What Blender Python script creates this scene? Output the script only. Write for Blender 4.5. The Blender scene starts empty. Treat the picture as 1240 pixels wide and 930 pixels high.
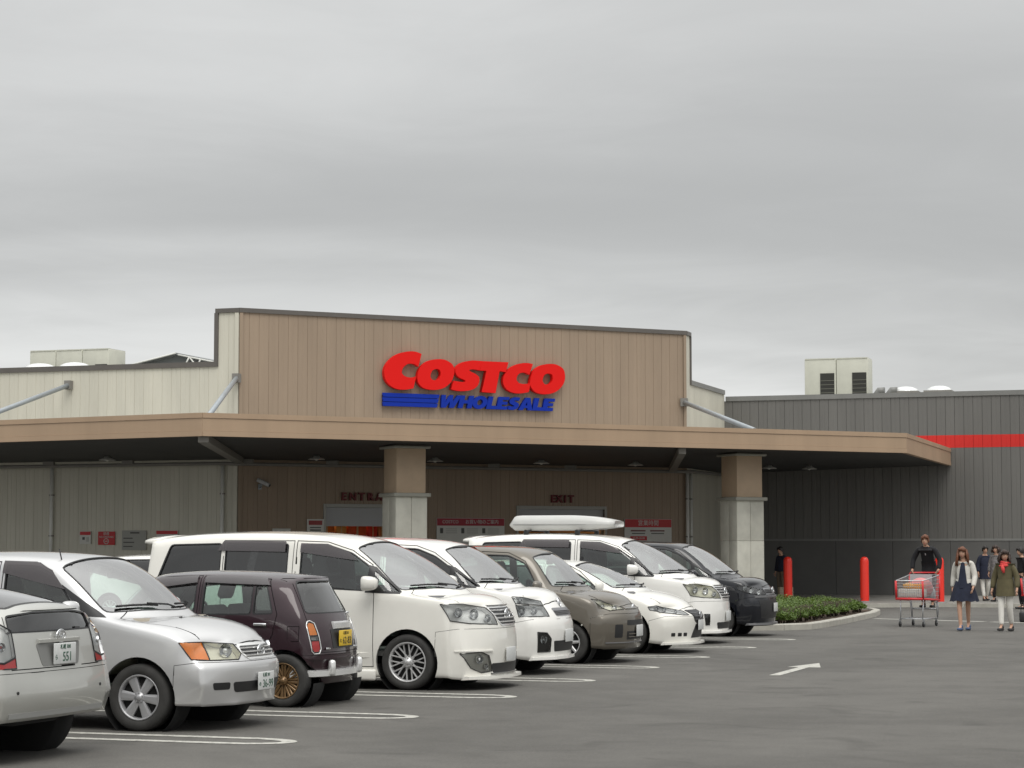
import bpy, bmesh, math, random
from mathutils import Vector, Matrix
from mathutils.bvhtree import BVHTree
from math import radians, sin, cos, pi, sqrt, atan2

random.seed(7)
scene = bpy.context.scene
COL = scene.collection
R = radians

# ------------------------------------------------------------------ camera
cam_data = bpy.data.cameras.new('camera')
cam_data.sensor_width = 36.0
cam_data.lens = 36.0 * 2600.0 / 1240.0
cam_data.clip_start = 0.1
cam_data.clip_end = 4000.0
camera = bpy.data.objects.new('camera', cam_data)
COL.objects.link(camera)
camera.location = (0.0, 0.0, 1.65)
PITCH = math.atan((664.0 - 465.0) / 2600.0)
camera.rotation_euler = (R(90.0) + PITCH, 0.0, R(18.7))
scene.camera = camera

# ------------------------------------------------------------------ overcast sky and soft sun
SUN_EL, SUN_AZ = R(58.0), R(150.0)       # azimuth measured from +Y towards +X
world = bpy.data.worlds.new('World')
scene.world = world
world.use_nodes = True
wn, wl = world.node_tree.nodes, world.node_tree.links
wn.clear()
w_out = wn.new('ShaderNodeOutputWorld')
w_bg = wn.new('ShaderNodeBackground')
w_bg.inputs['Strength'].default_value = 0.11
w_sky = wn.new('ShaderNodeTexSky')
w_sky.sky_type = 'NISHITA'
w_sky.sun_disc = False
w_sky.sun_elevation = SUN_EL
w_sky.sun_rotation = SUN_AZ
w_tc = wn.new('ShaderNodeTexCoord')
w_sep = wn.new('ShaderNodeSeparateXYZ')
wl.new(w_tc.outputs['Generated'], w_sep.inputs[0])


def wmath(op, a, b=None, clamp=False):
    n = wn.new('ShaderNodeMath')
    n.operation = op
    n.use_clamp = clamp
    for k, v in ((0, a), (1, b)):
        if v is None:
            continue
        if isinstance(v, (int, float)):
            n.inputs[k].default_value = v
        else:
            wl.new(v, n.inputs[k])
    return n.outputs[0]


SKY_OFF = (12.0, 8.0, 4.0)
# a flat cloud deck: the direction is projected on a plane overhead
up = wmath('MAXIMUM', w_sep.outputs['Z'], 0.0)
den = wmath('ADD', up, 0.035)
cx_ = wmath('DIVIDE', w_sep.outputs['X'], den)
cy_ = wmath('DIVIDE', w_sep.outputs['Y'], den)
w_cmb = wn.new('ShaderNodeCombineXYZ')
wl.new(cx_, w_cmb.inputs[0])
wl.new(cy_, w_cmb.inputs[1])


def wnoise(scale, detail, rough, off, dist=0.0):
    mp = wn.new('ShaderNodeMapping')
    mp.inputs['Location'].default_value = off
    wl.new(w_cmb.outputs[0], mp.inputs['Vector'])
    t = wn.new('ShaderNodeTexNoise')
    t.inputs['Scale'].default_value = scale
    t.inputs['Detail'].default_value = detail
    t.inputs['Roughness'].default_value = rough
    t.inputs['Distortion'].default_value = dist
    wl.new(mp.outputs[0], t.inputs['Vector'])
    return t.outputs['Fac']


n_big = wnoise(0.15, 4.0, 0.5, SKY_OFF, 0.6)
n_small = wnoise(1.3, 6.0, 0.6, (7.7, 2.2, 1.0), 0.8)
m = wmath('ADD', wmath('MULTIPLY', n_big, 0.90), wmath('MULTIPLY', n_small, 0.10))
w_rng = wn.new('ShaderNodeMapRange')
w_rng.interpolation_type = 'SMOOTHSTEP'
w_rng.inputs['From Min'].default_value = 0.36
w_rng.inputs['From Max'].default_value = 0.66
w_rng.inputs['To Min'].default_value = 0.80
w_rng.inputs['To Max'].default_value = 1.32
wl.new(m, w_rng.inputs['Value'])
# overcast sky: the zenith is brighter than the horizon
grad = wmath('ADD', wmath('ADD', wmath('MULTIPLY', wmath('POWER', up, 1.8), 2.0), 0.80), wmath('MULTIPLY', wmath('POWER', 2.718, wmath('MULTIPLY', up, -16.0)), 0.48))
lum = wmath('MULTIPLY', grad, w_rng.outputs[0])
w_deck = wn.new('ShaderNodeMix')
w_deck.data_type = 'RGBA'
w_deck.blend_type = 'MULTIPLY'
w_deck.inputs['Factor'].default_value = 1.0
w_deck.inputs[6].default_value = (5.6, 5.63, 5.55, 1.0)
wl.new(lum, w_deck.inputs[7])
w_mix = wn.new('ShaderNodeMix')
w_mix.data_type = 'RGBA'
w_mix.inputs['Factor'].default_value = 0.95      # cloud cover
wl.new(w_sky.outputs[0], w_mix.inputs[6])
wl.new(w_deck.outputs[2], w_mix.inputs[7])
wl.new(w_mix.outputs[2], w_bg.inputs['Color'])
wl.new(w_bg.outputs[0], w_out.inputs['Surface'])

sun_data = bpy.data.lights.new('sun', 'SUN')
sun_data.energy = 1.3
sun_data.angle = R(35.0)
sun_data.color = (1.0, 0.97, 0.92)
sun = bpy.data.objects.new('sun', sun_data)
COL.objects.link(sun)
sd = Vector((sin(SUN_AZ) * cos(SUN_EL), cos(SUN_AZ) * cos(SUN_EL), sin(SUN_EL)))
sun.rotation_euler = (-sd).to_track_quat('-Z', 'Y').to_euler()
sun.location = (0, 0, 60)

vs = scene.view_settings
vs.view_transform = 'Standard'
vs.look = 'None'
vs.exposure = 0.10
vs.gamma = 1.0
vs.use_curve_mapping = False
scene.render.engine = 'CYCLES'


# ------------------------------------------------------------------ materials
def lin(c):
    return c / 12.92 if c <= 0.04045 else ((c + 0.055) / 1.055) ** 2.4


def srgb(r, g, b):
    return (lin(r / 255.0), lin(g / 255.0), lin(b / 255.0))


MATS = {}


def mat(name, col, rough=0.5, metal=0.0, coat=0.0, vary=0.0, vscale=3.0, bump=0.0, bscale=40.0,
        spec=0.5, emit=None, estr=0.0, streak=False, dirt=0.0, place=False, piece=0.0):
    """principled material; 'vary' adds soft value variation, 'streak' stretches it downwards, 'dirt' grime near the ground"""
    if name in MATS:
        return MATS[name]
    m_ = bpy.data.materials.new(name)
    m_.use_nodes = True
    nt = m_.node_tree
    b = nt.nodes['Principled BSDF']
    b.inputs['Base Color'].default_value = (*col, 1)
    b.inputs['Roughness'].default_value = rough
    b.inputs['Metallic'].default_value = metal
    b.inputs['Coat Weight'].default_value = coat
    b.inputs['Coat Roughness'].default_value = 0.04
    b.inputs['Specular IOR Level'].default_value = spec
    if emit:
        b.inputs['Emission Color'].default_value = (*emit, 1)
        b.inputs['Emission Strength'].default_value = estr
    last = None
    if vary > 0 or bump > 0 or dirt > 0:
        tc = nt.nodes.new('ShaderNodeTexCoord')
    if place:
        gpos = nt.nodes.new('ShaderNodeNewGeometry').outputs['Position']
    if vary > 0:
        mp = nt.nodes.new('ShaderNodeMapping')
        mp.inputs['Scale'].default_value = (vscale, vscale, vscale * (0.12 if streak else 1.0))
        nt.links.new(gpos if place else tc.outputs['Object'], mp.inputs['Vector'])
        ns = nt.nodes.new('ShaderNodeTexNoise')
        ns.inputs['Scale'].default_value = 1.0
        ns.inputs['Detail'].default_value = 6.0
        ns.inputs['Roughness'].default_value = 0.6
        nt.links.new(mp.outputs[0], ns.inputs['Vector'])
        rg = nt.nodes.new('ShaderNodeMapRange')
        rg.inputs['From Min'].default_value = 0.3
        rg.inputs['From Max'].default_value = 0.7
        rg.inputs['To Min'].default_value = 1.0 - vary
        rg.inputs['To Max'].default_value = 1.0 + vary
        nt.links.new(ns.outputs['Fac'], rg.inputs['Value'])
        mx = nt.nodes.new('ShaderNodeMix')
        mx.data_type = 'RGBA'
        mx.blend_type = 'MULTIPLY'
        mx.inputs['Factor'].default_value = 1.0
        mx.inputs[6].default_value = (*col, 1)
        nt.links.new(rg.outputs[0], mx.inputs[7])
        last = mx.outputs[2]
    if piece > 0:          # each panel has a tone of its own
        oi = nt.nodes.new('ShaderNodeObjectInfo')
        pr_ = nt.nodes.new('ShaderNodeMapRange')
        pr_.inputs['To Min'].default_value = 1.0 - piece
        pr_.inputs['To Max'].default_value = 1.0 + piece
        nt.links.new(oi.outputs['Random'], pr_.inputs['Value'])
        px = nt.nodes.new('ShaderNodeMix')
        px.data_type = 'RGBA'
        px.blend_type = 'MULTIPLY'
        px.inputs['Factor'].default_value = 1.0
        px.inputs[6].default_value = (*col, 1)
        if last:
            nt.links.new(last, px.inputs[6])
        nt.links.new(pr_.outputs[0], px.inputs[7])
        last = px.outputs[2]
    if dirt > 0:
        sp = nt.nodes.new('ShaderNodeSeparateXYZ')
        nt.links.new(tc.outputs['Object'], sp.inputs[0])
        dn = nt.nodes.new('ShaderNodeTexNoise')
        dn.inputs['Scale'].default_value = 5.0
        dn.inputs['Detail'].default_value = 5.0
        nt.links.new(tc.outputs['Object'], dn.inputs['Vector'])
        dm = nt.nodes.new('ShaderNodeMath')
        dm.operation = 'MULTIPLY_ADD'
        nt.links.new(dn.outputs['Fac'], dm.inputs[0])
        dm.inputs[1].default_value = -0.6
        nt.links.new(sp.outputs['Z'], dm.inputs[2])
        dr = nt.nodes.new('ShaderNodeMapRange')
        dr.inputs['From Min'].default_value = -0.1
        dr.inputs['From Max'].default_value = 0.35
        dr.inputs['To Min'].default_value = dirt
        dr.inputs['To Max'].default_value = 0.0
        nt.links.new(dm.outputs[0], dr.inputs['Value'])
        dx = nt.nodes.new('ShaderNodeMix')
        dx.data_type = 'RGBA'
        dx.inputs[6].default_value = (*col, 1)
        if last:
            nt.links.new(last, dx.inputs[6])
        dx.inputs[7].default_value = (0.12, 0.105, 0.085, 1)
        nt.links.new(dr.outputs[0], dx.inputs['Factor'])
        last = dx.outputs[2]
    if last:
        nt.links.new(last, b.inputs['Base Color'])
    if bump > 0:
        bn = nt.nodes.new('ShaderNodeTexNoise')
        bn.inputs['Scale'].default_value = bscale
        bn.inputs['Detail'].default_value = 4.0
        nt.links.new(tc.outputs['Object'], bn.inputs['Vector'])
        bp = nt.nodes.new('ShaderNodeBump')
        bp.inputs['Strength'].default_value = bump
        bp.inputs['Distance'].default_value = 0.02
        nt.links.new(bn.outputs['Fac'], bp.inputs['Height'])
        nt.links.new(bp.outputs[0], b.inputs['Normal'])
    MATS[name] = m_
    return m_


def glass(name, tint, rough=0.0, ior=1.5, body=None, body_fac=0.0):
    """thin glazing: tinted see-through plus mirror reflection by the Fresnel law"""
    if name in MATS:
        return MATS[name]
    m_ = bpy.data.materials.new(name)
    m_.use_nodes = True
    nt = m_.node_tree
    nt.nodes.clear()
    o = nt.nodes.new('ShaderNodeOutputMaterial')
    tr = nt.nodes.new('ShaderNodeBsdfTransparent')
    tr.inputs['Color'].default_value = (*tint, 1)
    gl = nt.nodes.new('ShaderNodeBsdfGlossy')
    gl.inputs['Roughness'].default_value = rough
    gl.inputs['Color'].default_value = (1, 1, 1, 1)
    fr = nt.nodes.new('ShaderNodeFresnel')
    fr.inputs['IOR'].default_value = ior
    geo = nt.nodes.new('ShaderNodeNewGeometry')
    # a thin pane reflects alike from both faces: use the outer index on either side
    ml = nt.nodes.new('ShaderNodeMath')
    ml.operation = 'MULTIPLY'
    ml.inputs[1].default_value = 1.75
    ml.use_clamp = True
    nt.links.new(fr.outputs[0], ml.inputs[0])
    base = tr.outputs[0]
    if body:
        df = nt.nodes.new('ShaderNodeBsdfDiffuse')
        df.inputs['Color'].default_value = (*body, 1)
        m0 = nt.nodes.new('ShaderNodeMixShader')
        m0.inputs[0].default_value = body_fac
        nt.links.new(tr.outputs[0], m0.inputs[1])
        nt.links.new(df.outputs[0], m0.inputs[2])
        base = m0.outputs[0]
    mx = nt.nodes.new('ShaderNodeMixShader')
    nt.links.new(ml.outputs[0], mx.inputs[0])
    nt.links.new(base, mx.inputs[1])
    nt.links.new(gl.outputs[0], mx.inputs[2])
    nt.links.new(mx.outputs[0], o.inputs['Surface'])
    MATS[name] = m_
    return m_


BLACK = mat('black plastic', (0.018, 0.018, 0.019), 0.45)
RUBBER = mat('tyre rubber', (0.034, 0.033, 0.031), 0.8, vary=0.25, vscale=9)
SEAL = mat('window rubber', (0.012, 0.012, 0.013), 0.4)
CHROME2 = mat('satin chrome', (0.80, 0.80, 0.79), 0.22, 0.55)
CHROME = mat('chrome', (0.72, 0.73, 0.74), 0.10, 1.0)
DULLMETAL = mat('dull grey metal', (0.32, 0.32, 0.33), 0.35, 0.9)
ALLOY = mat('alloy wheel', (0.58, 0.58, 0.58), 0.34, 0.45, coat=0.3)
GOLD = mat('gold alloy wheel', (0.19, 0.115, 0.052), 0.36, 0.5, coat=0.2)
UNDER = mat('underbody', (0.012, 0.012, 0.012), 0.9)
CABIN = mat('cabin trim', (0.15, 0.15, 0.145), 0.85)
SEATG = mat('grey seat cloth', (0.13, 0.13, 0.135), 0.9, vary=0.15, vscale=12)
SEATB = mat('beige seat cloth', (0.30, 0.27, 0.22), 0.9, vary=0.12, vscale=12)
W_CLEAR = glass('windscreen glass', (0.76, 0.88, 0.81), ior=2.35)
W_SIDE = glass('side glass', (0.60, 0.75, 0.69), ior=1.6)
W_DARK = glass('privacy glass', (0.16, 0.165, 0.17), ior=1.58)
W_LENS = glass('clear lens', (0.86, 0.87, 0.86))
W_AMBER = glass('amber lens', (0.97, 0.36, 0.03), body=(0.80, 0.23, 0.012), body_fac=0.55)
W_RED = glass('red lens', (0.75, 0.02, 0.02), body=(0.5, 0.008, 0.008), body_fac=0.6)
W_VISOR = glass('smoked visor', (0.20, 0.17, 0.18), body=(0.10, 0.085, 0.09), body_fac=0.5)
LAMPCAN = mat('lamp reflector', (0.74, 0.75, 0.75), 0.3, 0.25)
LAMPWARM = mat('aged lamp reflector', (0.76, 0.74, 0.60), 0.4, 0.1)
PLATEW = mat('number plate white', (0.60, 0.61, 0.60), 0.45, vary=.06, vscale=30)
PLATEY = mat('number plate yellow', (0.70, 0.47, 0.03), 0.4)
PLATEG = mat('plate print green', (0.02, 0.09, 0.05), 0.5)
PLATEK = mat('plate print black', (0.02, 0.02, 0.02), 0.5)


# ------------------------------------------------------------------ object helpers
def link(o, parent=None):
    COL.objects.link(o)
    if parent is not None:
        o.parent = parent
    return o


def tag(o, label=None, cat=None, group=None, kind=None):
    if label:
        o['label'] = label
    if cat:
        o['category'] = cat
    if group:
        o['group'] = group
    if kind:
        o['kind'] = kind
    return o


def empty(name, loc=(0, 0, 0), rz=0.0, label=None, cat=None, group=None, kind=None, parent=None):
    o = bpy.data.objects.new(name, None)
    o.empty_display_size = 0.2
    link(o, parent)
    o.location = loc
    o.rotation_euler = (0, 0, rz)
    return tag(o, label, cat, group, kind)


def copy_tree(o, parent=None):
    c = o.copy()
    link(c)
    c.parent = parent
    for ch in [x for x in o.children]:
        copy_tree(ch, c)
    return c


class MB:
    """collects simple shapes into one mesh"""

    def __init__(self):
        self.v, self.f, self.s = [], [], []

    def add(self, vs_, fs_, smooth=False):
        o = len(self.v)
        self.v += [tuple(p) for p in vs_]
        self.f += [tuple(i + o for i in f) for f in fs_]
        self.s += [smooth] * len(fs_)
        return self

    def box(self, c, s, M=None, taper=1.0):
        hx, hy, hz = s[0] / 2, s[1] / 2, s[2] / 2
        P = []
        for dz in (-1, 1):
            k = taper if dz > 0 else 1.0
            for dx, dy in ((-1, -1), (1, -1), (1, 1), (-1, 1)):
                p = Vector((dx * hx * k, dy * hy * k, dz * hz))
                if M is not None:
                    p = M @ p
                P.append(p + Vector(c))
        return self.add(P, [(3, 2, 1, 0), (4, 5, 6, 7), (0, 1, 5, 4), (1, 2, 6, 5), (2, 3, 7, 6), (3, 0, 4, 7)])

    def bx(self, x0, x1, y0, y1, z0, z1):
        return self.box(((x0 + x1) / 2, (y0 + y1) / 2, (z0 + z1) / 2), (x1 - x0, y1 - y0, z1 - z0))

    def rbox(self, c, s, r, M=None):
        """box with chamfered edges (24 corner vertices)"""
        hx, hy, hz = s[0] / 2, s[1] / 2, s[2] / 2
        bm = bmesh.new()
        bmesh.ops.create_cube(bm, size=1.0)
        for v in bm.verts:
            v.co = Vector((v.co.x * s[0], v.co.y * s[1], v.co.z * s[2]))
        bmesh.ops.bevel(bm, geom=bm.edges[:], offset=min(r, hx * .95, hy * .95, hz * .95), segments=2, profile=0.5, affect='EDGES')
        P = []
        bm.verts.index_update()
        for v in bm.verts:
            p = v.co.copy()
            if M is not None:
                p = M @ p
            P.append(p + Vector(c))
        F = [tuple(v.index for v in f.verts) for f in bm.faces]
        bm.free()
        return self.add(P, F, True)

    def tube(self, path, r, n=8, caps=True, radii=None):
        pts = [Vector(p) for p in path]
        rings = []
        prev = None
        for i, p in enumerate(pts):
            a = pts[max(i - 1, 0)]
            b = pts[min(i + 1, len(pts) - 1)]
            t = (b - a).normalized()
            if prev is None:
                ref = Vector((0, 0, 1)) if abs(t.z) < 0.9 else Vector((1, 0, 0))
                u = t.cross(ref).normalized()
            else:
                u = (prev - t * prev.dot(t)).normalized()
            prev = u
            w = t.cross(u)
            rr = radii[i] if radii else r
            rings.append([p + (u * cos(2 * pi * k / n) + w * sin(2 * pi * k / n)) * rr for k in range(n)])
        V = [q for ring in rings for q in ring]
        F = []
        for i in range(len(rings) - 1):
            for k in range(n):
                F.append((i * n + k, i * n + (k + 1) % n, (i + 1) * n + (k + 1) % n, (i + 1) * n + k))
        self.add(V, F, True)
        if caps:
            o = len(self.v) - len(V)
            self.f.append(tuple(o + k for k in range(n))[::-1])
            self.f.append(tuple(o + (len(rings) - 1) * n + k for k in range(n)))
            self.s += [False, False]
        return self

    def cyl(self, p0, p1, r, n=16, r1=None):
        return self.tube([p0, p1], r, n, True, [r, r if r1 is None else r1])

    def lathe(self, prof, n=24, M=None, closed=False, a0=0.0, a1=2 * pi):
        """profile of (radius, height) turned about z, then moved by M"""
        V, F = [], []
        full = abs(a1 - a0 - 2 * pi) < 1e-6
        cols = n if full else n + 1
        for k in range(cols):
            a = a0 + (a1 - a0) * k / n
            for r, z in prof:
                p = Vector((r * cos(a), r * sin(a), z))
                V.append(M @ p if M is not None else p)
        m_ = len(prof)
        for k in range(n):
            k2 = (k + 1) % cols
            for j in range(m_ - (0 if closed else 1)):
                j2 = (j + 1) % m_
                F.append((k * m_ + j, k2 * m_ + j, k2 * m_ + j2, k * m_ + j2))
        return self.add(V, F, True)

    def prism(self, poly, d, M=None):
        """polygon in xy extruded from z=0 to z=d, moved by M"""
        n = len(poly)
        V = [Vector((x, y, 0)) for x, y in poly] + [Vector((x, y, d)) for x, y in poly]
        if M is not None:
            V = [M @ p for p in V]
        F = [tuple(range(n))[::-1], tuple(range(n, 2 * n))]
        F += [(i, (i + 1) % n, n + (i + 1) % n, n + i) for i in range(n)]
        return self.add(V, F)

    def ball(self, c, r, nu=12, nv=8, M=None):
        V, F = [], []
        rx, ry, rz = (r, r, r) if isinstance(r, (int, float)) else r
        for j in range(nv + 1):
            a = pi * j / nv
            for i in range(nu):
                b = 2 * pi * i / nu
                p = Vector((rx * sin(a) * cos(b), ry * sin(a) * sin(b), rz * cos(a)))
                V.append((M @ p if M is not None else p) + Vector(c))
        for j in range(nv):
            for i in range(nu):
                F.append((j * nu + i, (j + 1) * nu + i, (j + 1) * nu + (i + 1) % nu, j * nu + (i + 1) % nu))
        return self.add(V, F, True)

    def mesh(self, name, material=None):
        me = bpy.data.meshes.new(name)
        me.from_pydata(self.v, [], self.f)
        me.polygons.foreach_set('use_smooth', self.s)
        if material:
            me.materials.append(material)
        me.validate(clean_customdata=False)
        return me

    def build(self, name, material=None, parent=None):
        return link(bpy.data.objects.new(name, self.mesh(name, material)), parent)


def frame(o, x, y):
    """matrix whose x and y axes are given, z their cross product, origin o"""
    x = Vector(x).normalized()
    y = Vector(y)
    z = x.cross(y).normalized()
    y = z.cross(x)
    return Matrix(((x.x, y.x, z.x, o[0]), (x.y, y.y, z.y, o[1]), (x.z, y.z, z.z, o[2]), (0, 0, 0, 1)))


def text_mesh(name, s, size, depth, M, material, parent, bold=0.0, sx=1.0, shear=0.0, align='CENTER'):
    cu = bpy.data.curves.new(name, 'FONT')
    cu.body = s
    cu.size = size
    cu.extrude = depth
    cu.offset = bold
    cu.shear = shear
    cu.align_x = align
    cu.align_y = 'CENTER'
    cu.resolution_u = 3
    o = bpy.data.objects.new(name, cu)
    COL.objects.link(o)
    dg = bpy.context.evaluated_depsgraph_get()
    me = bpy.data.meshes.new_from_object(o.evaluated_get(dg))
    bpy.data.objects.remove(o)
    bpy.data.curves.remove(cu)
    me.name = name
    me.transform(M @ Matrix.Diagonal((sx, 1, 1, 1)))
    me.materials.clear()
    me.materials.append(material)
    return link(bpy.data.objects.new(name, me), parent)
# ------------------------------------------------------------------ cars
def lerp(a, b, t):
    return a + (b - a) * t


def l2(p, q, t):
    return (lerp(p[0], q[0], t), lerp(p[1], q[1], t))


def round_poly(pts, r, n=3):
    """rounds the corners of a convex polygon"""
    out = []
    k = len(pts)
    for i in range(k):
        p = Vector(pts[i]); a = Vector(pts[i - 1]); b = Vector(pts[(i + 1) % k])
        d = min(r, (a - p).length * .45, (b - p).length * .45)
        s = p + (a - p).normalized() * d
        e = p + (b - p).normalized() * d
        for j in range(n + 1):
            t = j / n
            out.append(tuple(s * (1 - t) ** 2 + p * 2 * t * (1 - t) + e * t ** 2))
    return out


def inset_poly(pts, d):
    """moves the edges of a convex polygon inwards by d"""
    k = len(pts)
    c = Vector((sum(p[0] for p in pts) / k, sum(p[1] for p in pts) / k))
    out = []
    lines = []
    for i in range(k):
        a = Vector(pts[i]); b = Vector(pts[(i + 1) % k])
        if (b - a).length < 1e-6:
            continue
        t = (b - a).normalized()
        n = Vector((-t.y, t.x))
        if (c - a).dot(n) < 0:
            n = -n
        lines.append((a + n * d, t))
    for i in range(len(lines)):
        p, t = lines[i - 1]
        q, u = lines[i]
        den = t.x * u.y - t.y * u.x
        if abs(den) < 1e-6:
            out.append(tuple(q))
            continue
        s = ((q.x - p.x) * u.y - (q.y - p.y) * u.x) / den
        out.append(tuple(p + t * s))
    return out


class Proj:
    """a straight projection: 2D coordinates (u, w) on a plane seen along direction d"""

    def __init__(self, d, u):
        self.d = Vector(d).normalized()
        self.u = Vector(u).normalized()
        self.w = self.d.cross(self.u).normalized()
        if self.w.z < 0:
            self.w = -self.w

    def planes(self, poly):
        P = [self.u * a + self.w * b for a, b in poly]
        c = sum(P, Vector()) / len(P)
        out = []
        for i in range(len(P)):
            a, b = P[i], P[(i + 1) % len(P)]
            if (b - a).length < 1e-6:
                continue
            n = (b - a).cross(self.d).normalized()
            if (c - a).dot(n) < 0:
                n = -n
            out.append((a, n))
        return out

    def p3(self, pts3):
        return [(Vector(p).dot(self.u), Vector(p).dot(self.w)) for p in pts3]


SIDE = Proj((0, -1, 0), (1, 0, 0))
FRONT = Proj((1, 0, 0), (0, 1, 0))


def subsurf_mesh(V, F, creases, level, fit=2):
    """Catmull-Clark surface that runs (nearly) through the given cage points"""
    me = bpy.data.meshes.new('cage')
    me.from_pydata(V, [], F)
    me.validate()
    att = me.attributes.new('crease_edge', 'FLOAT', 'EDGE')
    for e in me.edges:
        c = creases.get((min(e.vertices), max(e.vertices)), 0.0)
        att.data[e.index].value = c
    o = bpy.data.objects.new('cage', me)
    COL.objects.link(o)
    md = o.modifiers.new('s', 'SUBSURF')
    md.subdivision_type = 'CATMULL_CLARK'
    tgt = [Vector(p) for p in V]
    for it in range(fit):
        md.levels = 2
        md.render_levels = 2
        dg = bpy.context.evaluated_depsgraph_get()
        ev = o.evaluated_get(dg).data
        for i, v in enumerate(me.vertices):
            v.co += (tgt[i] - ev.vertices[i].co) * 0.75
        me.update()
    md.levels = level
    md.render_levels = level
    dg = bpy.context.evaluated_depsgraph_get()
    res = bpy.data.meshes.new_from_object(o.evaluated_get(dg))
    bpy.data.objects.remove(o)
    bpy.data.meshes.remove(me)
    return res


def car_cage(p):
    """rows of points over the car, front (i=0) to rear (i=10); x=0 is the front axle, +x forward"""
    hw = p['W'] / 2
    Fo, wb, Ro = p['Fo'], p['wb'], p['Ro']
    rear = -(wb + Ro)
    nose, cowl, head, top, rr = p['nose'], p['cowl'], p['head'], p['top'], p['rr']
    hb = p.get('hood_bulge', .03)
    c = [nose, l2(nose, cowl, .14), l2(nose, cowl, .48), l2(nose, cowl, .86), cowl,
         l2(cowl, head, .5), head, l2(head, top, .35), top, l2(top, rr, .6), rr]
    c[1] = (c[1][0], c[1][1] + hb * .8)
    c[2] = (c[2][0], c[2][1] + hb)
    c[3] = (c[3][0], c[3][1] + hb * .25)
    wsb = p.get('ws_bulge', .03)
    c[5] = (c[5][0] + wsb * .6, c[5][1] + wsb)
    c[7] = (c[7][0], c[7][1] + (top[1] - head[1]) * .38)
    c[9] = (c[9][0], c[9][1] + (top[1] - rr[1]) * .28)
    rail = p.get('rail', .80) * hw
    hood_y = p.get('hood_y', .86) * hw
    sweep = p.get('sweep', .24)
    pil = p.get('pillar_back', .30)
    y5 = [.70 * hw, .78 * hw, .84 * hw, hood_y, .90 * hw, lerp(.90 * hw, rail, .55), rail, rail, rail, rail * .99, rail * .95]
    x5 = [c[0][0] - sweep, c[1][0] - sweep * .85, c[2][0] - sweep * .5, c[3][0] - .16, cowl[0] - pil,
          0, head[0] - p.get('head_back', .20), c[7][0] - .10, c[8][0], c[9][0], rr[0] + .07]
    x5[5] = lerp(x5[4], x5[6], .5)
    bf, br = p['belt']
    z5 = [c[0][1] - .04, c[1][1] - .045, c[2][1] - .05, c[3][1] - .045, max(cowl[1] + .0, bf + .05),
          0, head[1] - .055, c[7][1] - .075, c[8][1] - .085, c[9][1] - .08, rr[1] - .07]
    z5[5] = lerp(z5[4], z5[6], .5) + wsb * .7
    rbelt = p['rear_belt']
    x4 = list(x5)
    x4[0] = c[0][0] - sweep * 1.02
    x4[10] = rbelt + .13
    x4[9] = lerp(x5[9], x4[10], .45)
    z4 = [0] * 11
    fend = p.get('fender', nose[1] - .05)
    for i in range(11):
        if i <= 4:
            t = i / 4
            z4[i] = lerp(fend - .06, bf, t) if i else fend - .10
        else:
            z4[i] = lerp(bf, br, (i - 4) / 6)
    for i in range(11):
        z4[i] = min(z4[i], z5[i] - .03)
    y4 = [.84 * hw, .925 * hw, .965 * hw, .97 * hw, .97 * hw, .975 * hw, .975 * hw, .975 * hw, .97 * hw, .955 * hw, .90 * hw]
    side_x = list(x4)
    side_x[0] = Fo - p.get('corner', .26)
    side_x[1] = min(x4[1], Fo - .45)
    side_x[10] = rear + p.get('rcorner', .16)
    side_x[9] = rear + .55
    side_x[8] = lerp(side_x[7], side_x[9], .5)
    zl3, zl2, zl1 = p.get('z3', .70), p.get('z2', .44), p.get('sill', .24)
    fb, rb = p.get('fb', .22), p.get('rb', .28)
    rows = {}
    for i in range(11):
        rows[7, i] = (c[i][0], 0.0, c[i][1])
        bow = [.045, .04, .03, .04, .07, .05, .045, .02, 0, -.0, -.02][i]
        rows[6, i] = (c[i][0] - bow, y5[i] * .55, c[i][1] - [.008, .01, .012, .012, .0, -.0, .012, .02, .022, .02, .018][i])
        rows[5, i] = (x5[i], y5[i], z5[i])
        rows[4, i] = (x4[i], y4[i], z4[i])
        k = [.90, .965, 1, 1, 1, 1, 1, 1, 1, .985, .93][i]
        rows[3, i] = (side_x[i], hw * k, min(zl3, z4[i] - .05))
        rows[2, i] = (side_x[i], hw * k * .997, zl2)
        zb = fb if i == 0 else (lerp(fb, zl1, .5) if i == 1 else zl1)
        if i == 10:
            zb = rb
        if i == 9:
            zb = lerp(rb, zl1, .5)
        rows[1, i] = (side_x[i] - (.03 if i == 0 else 0) + (.03 if i == 10 else 0), hw * k * .955, zb)
        rows['m', i] = (side_x[i], hw * .5, zb - .01)
        rows['0', i] = (side_x[i], 0, zb - .01)
    rows['m', 0] = (Fo - .09, hw * .5, fb)
    rows['0', 0] = (Fo - .05, 0, fb)
    rows['m', 10] = (rear + .07, hw * .5, rb)
    rows['0', 10] = (rear + .05, 0, rb)
    # cap columns (mid, centre) at levels 2,3,4
    f4, f3, f2 = p.get('front_x', (nose[0] + .03, Fo - .01, Fo - .01))
    cap = {}
    for lv, x in ((4, f4), (3, f3), (2, f2)):
        z = rows[lv, 0][2]
        cap['f', 'm', lv] = (x - .055, hw * .5, z + (.012 if lv > 2 else 0))
        cap['f', '0', lv] = (x, 0, z + (.015 if lv > 2 else 0))
    for lv, x in ((4, rbelt), (3, p.get('rear_mid', rear + .05)), (2, rear)):
        z = rows[lv, 10][2]
        cap['r', 'm', lv] = (x + .03, hw * .5, z)
        cap['r', '0', lv] = (x, 0, z)
    fn = p.get('tweak')
    if fn:
        fn(rows, cap)
    # assemble
    V, idx = [], {}

    def vid(key, co, side):
        k = (key, side if abs(co[1]) > 1e-9 else 0)
        if k not in idx:
            idx[k] = len(V)
            V.append((co[0], co[1] * (side if side else 1), co[2]))
        return idx[k]

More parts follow.
